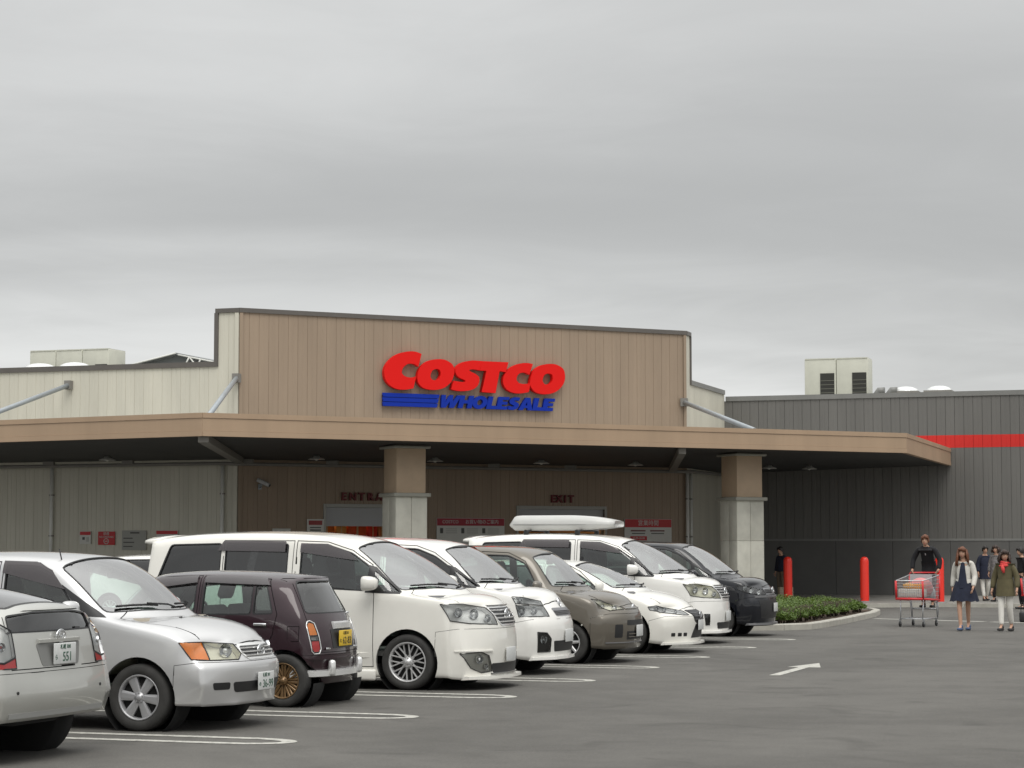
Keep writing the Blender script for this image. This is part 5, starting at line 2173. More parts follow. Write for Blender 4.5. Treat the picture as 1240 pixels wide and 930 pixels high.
def build_columns(b):
    for x, y in ((-20.90, 52.90), (-13.48, 60.32)):
        col = MB()
        M = Matrix.Translation((x, y, 0)) @ Matrix.Rotation(R(45), 4, 'Z')

        def piece(s, z0, z1, name, m_, parent, r=.012):
            mb = MB()
            mb.rbox((0, 0, (z0 + z1) / 2), (s, s, z1 - z0), r)
            mb.v = [tuple(M @ Vector(v)) for v in mb.v]
            return mb.build(name, m_, parent)
        c = piece(.80, 0, 4.40, 'column', JOINT, b)
        # cladding: two slabs wide, three high on each face
        slab = MB()
        for k in range(4):
            Mk = M @ Matrix.Rotation(R(90) * k, 4, 'Z')
            for j, (z0, z1) in enumerate(((0.0, 1.86), (1.866, 3.0))):
                for i in (0, 1):
                    mb = MB()
                    w = .45
                    cx = -.225 + .45 * i
                    mb.rbox((cx - .0, -.425, (z0 + z1) / 2), (w - .010, .05, z1 - z0), .006)
                    mb.v = [tuple(Mk @ Vector(v)) for v in mb.v]
                    mb.build('concrete_slab', CONC, c)
        piece(1.06, 3.0, 3.10, 'collar', CONC2, c, .015)
        piece(.84, 3.10, 4.27, 'upper_shaft', mat('fascia tan lightened against shade', (.52, .39, .27), .55, vary=.06), c)  # fascia tan, colour lightened to offset the shade under the canopy
        piece(1.04, 4.27, 4.335, 'cap', CONC2, c, .015)
        piece(.20, 4.335, 4.42, 'bearing', STEELD, c)


def curve_mesh(name, loops, depth, M, m_, parent):
    cu = bpy.data.curves.new(name, 'CURVE')
    cu.dimensions = '2D'
    cu.fill_mode = 'BOTH'
    cu.extrude = depth / 2
    for lp in loops:
        sp = cu.splines.new('POLY')
        sp.points.add(len(lp) - 1)
        for p, q in zip(sp.points, lp):
            p.co = (q[0], q[1], 0, 1)
        sp.use_cyclic_u = True
    o = bpy.data.objects.new(name, cu)
    COL.objects.link(o)
    dg = bpy.context.evaluated_depsgraph_get()
    me = bpy.data.meshes.new_from_object(o.evaluated_get(dg))
    bpy.data.objects.remove(o)
    bpy.data.curves.remove(cu)
    me.name = name
    me.transform(M)
    me.materials.clear()
    me.materials.append(m_)
    return link(bpy.data.objects.new(name, me), parent)


def chaikin(pts, keep=35):
    """cuts the corners of a closed outline, sharp ones stay"""
    out = []
    n = len(pts)
    for i in range(n):
        a, p, c = Vector(pts[i - 1]), Vector(pts[i]), Vector(pts[(i + 1) % n])
        ang = math.degrees((p - a).angle(c - p)) if (p - a).length and (c - p).length else 0
        if ang > keep:
            out.append(tuple(p))
        else:
            out.append(tuple(p.lerp(a, .25)))
            out.append(tuple(p.lerp(c, .25)))
    return out


LOGO = {
    'C1': [(5.66,7.46),(5.5,7.52),(5.28,7.53),(5.02,7.48),(4.79,7.38),(4.6,7.22),(4.47,7.03),(4.44,6.85),(4.48,6.65),(4.6,6.5),(4.77,6.4),(4.96,6.36),(5.19,6.37),(5.4,6.42),(5.49,6.78),(5.36,6.74),(5.22,6.74),(5.09,6.78),(5.02,6.86),(5.03,6.98),(5.11,7.08),(5.22,7.15),(5.35,7.16),(5.46,7.14),(5.56,7.07)],
    'O1': [(6.73,6.88),(6.69,6.75),(6.63,6.64),(6.53,6.55),(6.42,6.47),(6.28,6.42),(6.12,6.39),(5.95,6.39),(5.8,6.41),(5.69,6.45),(5.6,6.52),(5.54,6.6),(5.52,6.71),(5.53,6.83),(5.56,6.96),(5.63,7.07),(5.73,7.16),(5.84,7.24),(5.97,7.29),(6.12,7.32),(6.31,7.33),(6.45,7.31),(6.56,7.26),(6.66,7.2),(6.72,7.11),(6.75,7.01)],
    'O1h': [(6.29,6.86),(6.26,6.79),(6.22,6.73),(6.17,6.7),(6.1,6.68),(6.02,6.69),(5.98,6.72),(5.95,6.78),(5.95,6.85),(5.98,6.92),(6.02,6.98),(6.08,7.01),(6.15,7.03),(6.22,7.02),(6.26,6.99),(6.29,6.93)],
    'S': [(7.68,7.32),(7.61,7.03),(7.44,7.06),(7.3,7.06),(7.23,7.03),(7.3,6.98),(7.45,6.93),(7.57,6.84),(7.59,6.74),(7.55,6.59),(7.42,6.47),(7.25,6.41),(7.01,6.38),(6.82,6.39),(6.63,6.43),(6.73,6.69),(6.9,6.67),(7.04,6.66),(7.13,6.69),(7.09,6.73),(6.93,6.78),(6.82,6.86),(6.77,6.96),(6.8,7.1),(6.9,7.2),(7.07,7.28),(7.31,7.33),(7.51,7.33)],
    'T': [(7.68,7.32),(8.56,7.32),(8.47,7.01),(8.26,7.04),(8.12,6.36),(7.65,6.38),(7.81,7.03),(7.59,7.03)],
    'C2': [(9.4,7.3),(9.19,7.33),(8.95,7.3),(8.7,7.2),(8.5,7.05),(8.39,6.88),(8.37,6.68),(8.46,6.51),(8.63,6.41),(8.84,6.37),(9.08,6.39),(9.26,6.43),(9.32,6.71),(9.19,6.68),(9.04,6.67),(8.91,6.7),(8.84,6.78),(8.84,6.87),(8.9,6.97),(9.01,7.02),(9.15,7.03),(9.28,6.96)],
    'O2': [(10.51,6.87),(10.47,6.74),(10.39,6.63),(10.3,6.54),(10.18,6.46),(10.04,6.41),(9.9,6.38),(9.72,6.38),(9.57,6.4),(9.46,6.44),(9.38,6.51),(9.32,6.59),(9.29,6.7),(9.31,6.83),(9.35,6.96),(9.4,7.07),(9.5,7.16),(9.62,7.24),(9.76,7.29),(9.9,7.32),(10.08,7.33),(10.22,7.31),(10.34,7.26),(10.44,7.2),(10.49,7.11),(10.51,7.0)],
    'O2h': [(10.08,6.86),(10.06,6.79),(10.01,6.73),(9.96,6.7),(9.87,6.68),(9.8,6.69),(9.76,6.73),(9.73,6.78),(9.73,6.85),(9.76,6.92),(9.8,6.98),(9.86,7.01),(9.93,7.03),(10.0,7.02),(10.06,6.99),(10.08,6.93)],
}

BLOCK = {
    'W': (1.32, [[(0, 1), (.30, 1), (.36, .42), (.56, 1), (.80, 1), (.86, .42), (1.08, 1), (1.38, 1), (1.02, 0), (.70, 0), (.66, .50), (.46, 0), (.14, 0)]]),
    'H': (.98, [[(0, 0), (0, 1), (.33, 1), (.33, .64), (.63, .64), (.63, 1), (.96, 1), (.96, 0), (.63, 0), (.63, .38), (.33, .38), (.33, 0)]]),
    'O': (1.04, [[(.5 + .51 * cos(2 * pi * k / 22), .5 + .52 * sin(2 * pi * k / 22)) for k in range(22)], [(.5 + .20 * cos(2 * pi * k / 14), .5 + .24 * sin(2 * pi * k / 14)) for k in range(14)]]),
    'L': (.74, [[(0, 0), (0, 1), (.33, 1), (.33, .27), (.72, .27), (.72, 0)]]),
    'E': (.80, [[(0, 0), (0, 1), (.76, 1), (.76, .76), (.33, .76), (.33, .62), (.70, .62), (.70, .39), (.33, .39), (.33, .25), (.76, .25), (.76, 0)]]),
    'S': (.80, [[(.74, .98), (.70, .72), (.52, .76), (.37, .75), (.36, .69), (.50, .63), (.68, .54), (.76, .40), (.75, .22), (.64, .07), (.45, -.01), (.25, -.01), (.02, .04), (.06, .31), (.26, .25), (.42, .26), (.43, .32), (.30, .39), (.12, .48), (.03, .62), (.05, .80), (.16, .94), (.36, 1.01), (.56, 1.01)]]),
    'A': (1.02, [[(0, 0), (.34, 1), (.68, 1), (1.02, 0), (.68, 0), (.63, .17), (.39, .17), (.34, 0)], [(.44, .38), (.58, .38), (.51, .68)]]),
}


def build_sign():
    """big red and blue letters on the entrance wall"""
    r = empty('wall_sign', MF @ Vector((7.4, .05, 5.8)), 0, 'large red and blue store name letters mounted high on the tan wall', 'sign')
    inv = Matrix.Translation(-r.location)
    # wall frame: x along the wall, y up, z out of the wall
    W = inv @ MF @ Matrix(((1, 0, 0, 0), (0, 0, 1, 0.05), (0, 1, 0, 0), (0, 0, 0, 1)))
    for k, (ids, zoff) in enumerate(((('C1',), .10), (('O1', 'O1h'), .106), (('S',), .10), (('T',), .106), (('C2',), .10), (('O2', 'O2h'), .106))):
        loops = [chaikin(chaikin(LOGO[i])) if i != 'T' else LOGO[i] for i in ids]
        curve_mesh('letter', loops, .16 + .01 * (k % 2), W @ Matrix.Translation((0, 0, zoff)), SIGNRED, r)
    x0, x1 = 6.27, 10.22
    word = 'WHOLESALE'
    gap = -.02
    tot = sum(BLOCK[ch][0] + gap for ch in word) + .2
    sc = (x1 - x0) / tot
    h = .385
    x = 0.0
    for k, ch in enumerate(word):
        w, loops = BLOCK[ch]
        lp = [[(x0 + (x + px + .20 * py) * sc, 5.875 + py * h) for px, py in l] for l in loops]
        curve_mesh('letter', lp, .10 + .004 * (k % 2), W @ Matrix.Translation((0, 0, .06)), SIGNB, r)
        x += w + gap
    for k in range(3):
        z0 = 5.87 + k * .137
        sx = .0
        curve_mesh('stripe', [[(4.45, z0), (6.20 + .03 * k, z0), (6.23 + .03 * k, z0 + .118), (4.45, z0 + .118)]], .10, W @ Matrix.Translation((0, 0, .06)), SIGNB, r)
    curve_mesh('backing', [[(4.47, 5.88), (6.2, 5.88), (6.24, 6.26), (4.47, 6.26)]], .06, W @ Matrix.Translation((0, 0, .035)), mat('sign blue dark', (.005, .02, .15), .5), r)
    return r


def board(name, M, s0, s1, z0, z1, label, parts, cat='sign', m_=None, out=.035):
    """flat notice board on a wall; parts draw flat print on it: ('r', s0, s1, z0, z1, mat) or ('t', text, s, z, size, mat)"""
    c = M @ Vector(((s0 + s1) / 2, out, z0))
    r = empty(name, c, 0, label, cat)
    T = Matrix.Translation(-c) @ M
    mb = wbox(MB(), T, s0, s1, out, out + .025, z0, z1)
    bd = mb.build('board', m_ or SIGNW, r)
    P = T @ Matrix(((1, 0, 0, 0), (0, 0, 1, 0), (0, 1, 0, 0), (0, 0, 0, 1)))
    for k, q in enumerate(parts):
        if q[0] == 'r':
            wbox(MB(), T, q[1], q[2], out + .025, out + .029 + .001 * (k % 3), q[3], q[4]).build('print', q[5], r)
        elif q[0] == 't':
            text_mesh('lettering', q[1], q[4], .001, P @ Matrix.Translation((q[2], q[3], out + .033)), q[5], r)
        elif q[0] == 'o':
            mb = MB()
            M2 = P @ Matrix.Translation((q[1], q[2], out + .032))
            mb.tube([M2 @ Vector((q[3] * cos(2 * pi * j / 20), q[3] * sin(2 * pi * j / 20), 0)) for j in range(21)], q[3] * .16, 5, False)
            mb.build('symbol', q[4], r)
    return r


def build_boards():
    W = SIGNW
    lx = lambda X: X + 46.0
    board('notice_board', ML, lx(-32.37), lx(-32.0), 1.78, 2.15, 'small white notice with a red heading on the cream wall', [('r', lx(-32.36), lx(-32.01), 2.04, 2.14, SIGNR), ('r', lx(-32.28), lx(-32.2), 1.9, 1.98, SIGNK), ('r', lx(-32.15), lx(-32.07), 1.84, 1.98, mat('print grey', (.45, .45, .42), .6))])
    board('notice_board', ML, lx(-31.76), lx(-31.21), 1.75, 2.14, 'bright red no smoking board on the cream wall', [('t', '禁煙', lx(-31.485), 2.07, .10, W), ('t', 'NO SMOKING', lx(-31.485), 1.98, .075, W), ('o', lx(-31.485), 1.86, .075, W), ('r', lx(-31.53), lx(-31.44), 1.85, 1.87, W)], m_=SIGNR)
    board('notice_board', ML, lx(-30.97), lx(-30.18), 1.60, 2.17, 'pale notice with rows of dark text beside the red board', [('r', lx(-30.7), lx(-30.4), 2.08, 2.12, SIGNK)] + [('r', lx(-30.92), lx(-30.62 + .05 * (k % 2)), 1.93 - .12 * k, 1.96 - .12 * k, SIGNK) for k in range(3)], m_=mat('notice grey', (.36, .36, .33), .6))
    board('notice_board', ML, lx(-29.86), lx(-29.15), 1.5, 2.17, 'white notice with red heading half hidden by the tall white minivan', [('r', lx(-29.85), lx(-29.16), 2.06, 2.16, SIGNR)])
    board('notice_board', MF, 2.11, 2.63, 1.7, 2.50, 'white notice with a red heading left of the open doorway', [('r', 2.16, 2.58, 2.33, 2.46, mat('faded red', (.33, .06, .06), .6)), ('r', 2.2, 2.54, 2.24, 2.27, SIGNK), ('r', 2.2, 2.54, 2.16, 2.20, SIGNK)])
    board('notice_board', MF, 1.05, 1.6, 1.6, 2.22, 'plain pale notice on the tan wall near the security camera', [('r', 1.1, 1.55, 1.9, 2.1, mat('print grey', (.45, .45, .42), .6))])
    board('notice_board', MF, 6.25, 8.51, 1.2, 2.56, 'wide white information board with dark red heading behind the concrete column', [('r', 6.26, 8.50, 2.33, 2.55, mat('board red', (.33, .012, .03), .5)), ('t', 'COSTCO', 6.70, 2.44, .13, W), ('t', 'お買い物のご案内', 7.75, 2.44, .14, W)] +
          [('r', 6.36 + .7 * k, 6.46 + .7 * k, 2.10, 2.26, SIGNK) for k in range(3)] + [('r', 6.55 + .7 * k, 6.92 + .7 * k, 2.10 + .06 * j, 2.13 + .06 * j, mat('print grey', (.45, .45, .42), .6)) for k in range(3) for j in range(3)])
    board('notice_board', MF, 12.7, 14.4, 1.2, 2.57, 'white opening hours board with bright red heading at the right', [('r', 12.71, 14.39, 2.31, 2.56, SIGNR), ('t', '営業時間', 13.55, 2.435, .19, W), ('r', 12.92, 13.45, 2.18, 2.22, DKRED), ('r', 12.96, 13.43, 2.10, 2.13, SIGNK),
          ('r', 13.62, 14.14, 2.18, 2.22, DKRED), ('r', 13.66, 14.12, 2.10, 2.13, SIGNK), ('r', 12.9, 13.5, 1.90, 2.03, SIGNR), ('t', '10:00-20:00', 13.2, 1.965, .09, W)])
    # single red letters over the doorways
    for word, s0, s1, lab in (('ENTRANCE', 3.11, 5.35, 'dull red entrance lettering over the left doorway'), ('EXIT', 10.07, 10.90, 'dull red exit lettering over the right doorway')):
        c = MF @ Vector(((s0 + s1) / 2, .04, 3.03))
        r = empty('door_sign', c, 0, lab, 'sign')
        P = Matrix.Translation(-c) @ MF @ Matrix(((1, 0, 0, 0), (0, 0, 1, 0), (0, 1, 0, 0), (0, 0, 0, 1)))
        n = len(word)
        for k, ch in enumerate(word):
            text_mesh('letter', ch, .31, .03, P @ Matrix.Translation((s0 + (k + .5) * (s1 - s0) / n, 3.16, .07)), DKRED, r, bold=.012)


def air_unit(name, loc, size, n, label, grilles=(), dx=.0):
    r = empty(name, loc, 0, label, 'air conditioner', 'air conditioners on the roof')
    w, d, h = size
    for k in range(n):
        x0 = k * w / n
        MB().rbox((x0 + w / n / 2, d / 2, h / 2 + .1), (w / n - .02, d, h), .02).build('casing', UNITW, r)
        MB().bx(x0 + .03, x0 + w / n - .03, -.015, d + .01, h + .09, h + .13).build('lid', UNITW, r)
        if k in grilles:
            g = MB().bx(x0 + w / n * .50, x0 + w / n * .94, -.02, .05, .12, h * .78).build('grille', DARKG, r)
            for j in range(8):
                z = .14 + j * (h * .62) / 8 + .03
                MB().bx(x0 + w / n * .5, x0 + w / n * .94, -.035, -.02, z, z + .02).build('grille_bar', mat('grille bar', (.16, .16, .13), .6), g)
    MB().bx(0, w, .05, d - .05, 0, .1).build('base_rail', STEELD, r)
    return r


def skylight(loc, w, label):
    r = empty('skylight', loc, 0, label, 'skylight', 'skylight domes on the roof')
    MB().bx(-w / 2, w / 2, -w / 2, w / 2, 6.55 - loc[2], .30).build('kerb', STEELD, r)
    mb = MB()
    mb.lathe([(w * .46, .30), (w * .42, .38), (w * .30, .45), (w * .15, .485), (.001, .49)], 20)
    mb.build('dome', mat('acrylic dome', (.75, .76, .75), .2, coat=.5), r)
    return r


def build_roof_things():
    air_unit('air_conditioner', (-15.05, 78.0, 6.55), (2.35, 1.0, 1.92), 2, 'pale twin air conditioner with two dark grilles on the grey roof', (0, 1))
    air_unit('air_conditioner', (-40.3, 66.0, 6.55), (3.15, 1.2, 1.92), 3, 'long pale air conditioner on the roof above the cream wall', (2,))
    # side grille of the right unit and small pipes
    r = empty('roof_vent', (-12.35, 77.6, 6.55), 0, 'pair of small grey pipe vents beside the twin air conditioner', 'vent')
    for x in (0, .45):
        MB().tube([(x, 0, 0), (x, 0, .65), (x + .1, 0, .78), (x + .3, 0, .78)], .13, 10).build('pipe', COPING2, r)
    skylight((-11.35, 78.0, 7.0), 1.0, 'left one of two white skylight domes on the grey roof')
    skylight((-10.15, 78.0, 7.0), 1.0, 'right one of two white skylight domes on the grey roof')
    skylight((-38.95, 64.5, 7.50), 1.2, 'left skylight dome in front of the long air conditioner')
    skylight((-37.60, 64.5, 7.50), 1.2, 'right skylight dome in front of the long air conditioner')
    # gabled monitor with a white truss
    g = empty('roof_gable', (-35.6, 68.0, 6.64), 0, 'low grey gable with a white truss on the roof', 'gable')
    mb = MB()
    V = [(-2.3, 0, 1.45), (0, 0, 1.93), (2.2, 0, 1.45), (-2.3, 12, 1.45), (0, 12, 1.93), (2.2, 12, 1.45)]
    V += [(x, y, z - .06) for x, y, z in V]
    mb.add(V, [(0, 1, 4, 3), (1, 2, 5, 4), (9, 10, 7, 6), (10, 11, 8, 7), (0, 6, 7, 1), (1, 7, 8, 2), (0, 3, 9, 6), (2, 8, 11, 5)])
    mb.build('gable_roof', mat('gable sheet', (.24, .25, .25), .5, .2), g)
    mb = MB()
    mb.add([(-2.2, .25, 0), (.3, .25, 0), (.3, .25, 1.78), (0, .25, 1.86), (-2.2, .25, 1.42)], [(0, 1, 2, 3, 4)])
    mb.add([(-2.2, .30, 0), (2.1, .30, 0), (2.1, .30, 1.30), (0, .30, 1.50), (-2.2, .30, 1.30)], [(0, 1, 2, 3, 4)])
    mb.build('gable_wall', mat('gable wall', (.17, .18, .18), .6), g)
    for a, d in (((.1, 0, 1.85), (2.15, 0, 1.42)), ((.35, 0, 1.40), (.55, 0, 1.76)), ((.55, 0, 1.76), (.85, 0, 1.40)), ((.85, 0, 1.40), (1.0, 0, 1.68)), ((-2.25, 0, 1.44), (0, 0, 1.91))):
        MB().tube([(a[0], -.03, a[2]), (d[0], -.03, d[2])], .03, 6).build('truss_bar', WHITEB, g)


def build_wall_fittings():
    r = empty('security_camera', MF @ Vector((.65, .04, 3.5)), R(45), 'grey security camera on a bracket on the tan wall', 'camera')
    MB().bx(-.05, .05, -.02, .0, -.16, .0).build('wall_plate', STEEL, r)
    MB().tube([(0, -.01, -.10), (0, -.16, -.06), (0, -.16, .02)], .02, 8).build('arm', STEEL, r)
    mb = MB()
    x = Vector((.55, -.55, -.35)).normalized()
    M = frame((.05, -.18, .04), x, Vector((.7, .7, 0)))
    mb.rbox((0, 0, 0), (.42, .11, .11), .02)
    mb.v = [tuple(M @ Vector(v)) for v in mb.v]
    hs = mb.build('housing', mat('camera shell', (.45, .45, .45), .4), r)
    MB().cyl(M @ Vector((.20, 0, 0)), M @ Vector((.225, 0, 0)), .04, 12).build('lens', BLACK, hs)
    # lamps under the canopy
    spots = [(-30.4, 54.0, 'round lamp under the canopy above the wall notices'), (-24.6, 55.5, 'round lamp under the canopy left of the concrete column'), (-21.9, 57.8, 'round lamp under the canopy just right of the left column'),
             (-19.5, 60.3, 'round lamp under the canopy above the exit lettering'), (-17.2, 62.4, 'round lamp under the canopy left of the right column'),
             (-12.9, 67.5, 'nearest of three lamps under the right end of the canopy'), (-15.2, 69.8, 'leftmost of three lamps under the right end of the canopy'), (-14.0, 66.6, 'middle one of three lamps under the right end of the canopy')]
    for k, (x, y, lab) in enumerate(spots):
        z = 4.27 if k < 5 else 4.28
        l = empty('canopy_lamp', (x, y, z - .12), 0, lab, 'lamp', 'lamps under the canopy')
        MB().lathe([(.001, .10), (.08, .10), (.10, .06), (.24, .0), (.235, -.012), (.001, .03)], 20).build('shade', mat('lamp shade', (.50, .50, .47), .4), l)
        MB().ball((0, 0, .02), .06, 10, 6).build('bulb', mat('frosted bulb', (.7, .7, .66), .3), l)
        MB().cyl((0, 0, .09), (0, 0, .17), .03, 8).build('stem', STEELD, l)
# ------------------------------------------------------------------ ground, markings, kerbs, hedge, bollards
def asphalt_mat():
    m_ = bpy.data.materials.new('asphalt')
    m_.use_nodes = True
    nt = m_.node_tree
    N, L = nt.nodes, nt.links
    b = N['Principled BSDF']
    tc = N.new('ShaderNodeTexCoord')

    def noise(scale, detail, rough=.6, dist=0.0, stretch=None):
        t = N.new('ShaderNodeTexNoise')
        t.inputs['Scale'].default_value = scale
        t.inputs['Detail'].default_value = detail
        t.inputs['Roughness'].default_value = rough
        t.inputs['Distortion'].default_value = dist
        v = tc.outputs['Object']
        if stretch:
            mp = N.new('ShaderNodeMapping')
            mp.inputs['Scale'].default_value = stretch
            L.new(v, mp.inputs['Vector'])
            v = mp.outputs[0]
        L.new(v, t.inputs['Vector'])
        return t.outputs['Fac']

    def rng(v, a, b_, c, d):
        r = N.new('ShaderNodeMapRange')
        r.inputs['From Min'].default_value = a
        r.inputs['From Max'].default_value = b_
        r.inputs['To Min'].default_value = c
        r.inputs['To Max'].default_value = d
        L.new(v, r.inputs['Value'])
        return r.outputs[0]

    def mul(a, c):
        n = N.new('ShaderNodeMath')
        n.operation = 'MULTIPLY'
        L.new(a, n.inputs[0])
        L.new(c, n.inputs[1])
        return n.outputs[0]
    patches = rng(noise(.22, 6, .65, .8), .35, .65, .84, 1.14)
    mid = rng(noise(1.6, 8, .72), .3, .7, .86, 1.13)
    lanes = rng(noise(.5, 3, .5, .2, (1.2, .12, 1)), .35, .65, .94, 1.06)
    grain = rng(noise(130.0, 2, .7), .25, .75, .62, 1.38)
    speck = rng(noise(38.0, 4, .8), .32, .68, .80, 1.20)
    v = mul(mul(mul(patches, mid), mul(lanes, grain)), speck)
    spots = rng(noise(.9, 2, .4, 1.5, None), .60, .72, 1.0, .80)
    v = mul(v, spots)
    cmb = N.new('ShaderNodeMix')
    cmb.data_type = 'RGBA'
    cmb.blend_type = 'MULTIPLY'
    cmb.inputs['Factor'].default_value = 1.0
    cmb.inputs[6].default_value = (.116, .111, .101, 1)
    L.new(v, cmb.inputs[7])
    L.new(cmb.outputs[2], b.inputs['Base Color'])
    b.inputs['Roughness'].default_value = .82
    b.inputs['Specular IOR Level'].default_value = .35
    bp = N.new('ShaderNodeBump')
    bp.inputs['Strength'].default_value = .55
    bp.inputs['Distance'].default_value = .012
    L.new(grain, bp.inputs['Height'])
    L.new(bp.outputs[0], b.inputs['Normal'])
    return m_


def paint_mat(name, col, worn=.5):
    """road paint worn through to the asphalt in specks"""
    m_ = bpy.data.materials.new(name)
    m_.use_nodes = True
    nt = m_.node_tree
    N, L = nt.nodes, nt.links
    b = N['Principled BSDF']
    b.inputs['Roughness'].default_value = .7
    tc = N.new('ShaderNodeTexCoord')
    t = N.new('ShaderNodeTexNoise')
    t.inputs['Scale'].default_value = 14.0
    t.inputs['Detail'].default_value = 8.0
    t.inputs['Roughness'].default_value = .75
    L.new(tc.outputs['Object'], t.inputs['Vector'])
    r = N.new('ShaderNodeMapRange')
    r.inputs['From Min'].default_value = .44
    r.inputs['From Max'].default_value = .66
    r.inputs['To Min'].default_value = 0.0
    r.inputs['To Max'].default_value = worn
    L.new(t.outputs['Fac'], r.inputs['Value'])
    x = N.new('ShaderNodeMix')
    x.data_type = 'RGBA'
    x.inputs[6].default_value = (*col, 1)
    x.inputs[7].default_value = (.13, .125, .115, 1)
    L.new(r.outputs[0], x.inputs['Factor'])
    L.new(x.outputs[2], b.inputs['Base Color'])
    return m_


ASPH = asphalt_mat()
LINEP = paint_mat('white road paint', (.52, .51, .46), .85)
KERB = mat('kerb concrete', (.40, .385, .34), .85, vary=.12, vscale=4, bump=.2, bscale=40)
PAVE = mat("pavement concrete", (.23, .22, .20), .85, vary=.10, vscale=.8, bump=.1, bscale=50)
MULCH = mat('soil and mulch', (.060, .040, .026), .95, vary=.5, vscale=9, bump=.8, bscale=30)


def strip(mb, pts, w, z):
    """flat painted line of width w along a path"""
    P = [Vector((x, y, 0)) for x, y in pts]
    V = []
    for i, p in enumerate(P):
        a, c = P[max(i - 1, 0)], P[min(i + 1, len(P) - 1)]
        t = (c - a).normalized()
        s = Vector((-t.y, t.x, 0)) * w / 2
        V += [(p + s).to_tuple()[:2] + (z,), (p - s).to_tuple()[:2] + (z,)]
    mb.add(V, [(2 * i, 2 * i + 1, 2 * i + 3, 2 * i + 2) for i in range(len(P) - 1)])


def build_ground():
    mb = MB()
    mb.add([(-600, -300, 0), (600, -300, 0), (600, 1500, 0), (-600, 1500, 0)], [(0, 1, 2, 3)])
    tag(mb.build('car_park', ASPH), 'dark asphalt of the car park', None, None, 'structure')
    # bay dividers: long hairpin loops of paint
    ys = [16.89, 19.77, 22.79, 25.88, 29.01, 32.0, 35.32, 38.66]
    ys = [16.89 - 2 * 3.05, 16.89 - 3.05] + ys
    for k, y in enumerate(ys):
        h = .245
        x1, x0 = ROW_X - .08, -13.0
        path = [(x0, y - h), (x1 - .45, y - h)]
        path += [(x1 - .45 + .45 * sin(a), y - h * cos(a)) for a in [pi * j / 14 for j in range(1, 14)]]
        path += [(x1 - .45, y + h), (x0, y + h)]
        mb = MB()
        strip(mb, path, .135, .004)
        o = mb.build('bay_line', LINEP)
        tag(o, None, None, 'bay dividing lines', 'structure')
    # direction arrow in the aisle
    mb = MB()
    x, y = -5.79, 27.75
    mb.add([(x - .072, y, .004), (x + .072, y, .004), (x + .072, y + 2.0, .004), (x - .072, y + 2.0, .004)], [(0, 1, 2, 3)])
    mb.add([(x - .235, y + 2.0, .004), (x + .235, y + 2.0, .004), (x, y + 3.15, .004)], [(0, 1, 2)])
    tag(mb.build('lane_arrow', LINEP), None, None, None, 'structure')
    # broken crossing line near the people
    for k, (xa, xb) in enumerate(((-8.2, -6.9), (-6.7, -5.5), (-5.35, -4.55), (-4.4, -3.2), (-3.0, -1.8))):
        mb = MB()
        strip(mb, [(xa, 49.9 - (xa + 6.4) * .5), (xb, 49.9 - (xb + 6.4) * .5)], .26, .004)
        tag(mb.build('crossing_mark', LINEP), None, None, None, 'structure')
    # pavement in front of the store
    mb = MB()
    P = [(-60, 51.5), (-24.5, 46.0), (-12.3, 58.4), (-8.4, 61.6), (14, 61.6), (14, 72), (-16.6, 72), (-16.6, 66.5), (-27.2, 56), (-60, 56)]
    n = len(P)
    P3 = [(px, py, .0) for px, py in P] + [(px, py, .10) for px, py in P]
    mb.add(P3, [(n + 0, n + 1, n + 8, n + 9), (n + 1, n + 2, n + 7, n + 8), (n + 2, n + 3, n + 6, n + 7), (n + 3, n + 4, n + 5, n + 6)] + [(i, i + 1, n + i + 1, n + i) for i in range(5)])
    o = tag(mb.build('pavement', PAVE), None, None, None, 'structure')
    kb = MB()
    e = P[:5]
    for i in range(4):
        A, B = Vector((*e[i], 0)), Vector((*e[i + 1], 0))
        Lg = (B - A).length
        t = (B - A) / Lg
        s = Vector((t.y, -t.x, 0))
        m_ = int(Lg / 1.0)
        for j in range(m_):
            a, c = A + t * (j * Lg / m_ + .006), A + t * ((j + 1) * Lg / m_ - .006)
            V = [a, c, c + s * .15, a + s * .15]
            mbk = MB()
            mbk.add([(q.x, q.y, 0) for q in V] + [(q.x, q.y, .112) for q in V], [(4, 5, 6, 7)[::-1], (0, 1, 5, 4)[::-1], (1, 2, 6, 5)[::-1], (2, 3, 7, 6)[::-1], (3, 0, 4, 7)[::-1]])
            if (a - Vector((-10, 55, 0))).length < 24:
                mbk.build('kerb_stone', KERB, o)


ISL = [(-13.2, 42.6), (-9.4, 42.6), (-8.75, 42.95), (-8.32, 43.7), (-8.25, 45.0), (-8.27, 47.5), (-8.32, 50.0), (-8.40, 52.3), (-8.60, 54.2), (-8.95, 55.3), (-9.6, 55.8), (-13.2, 55.8)]


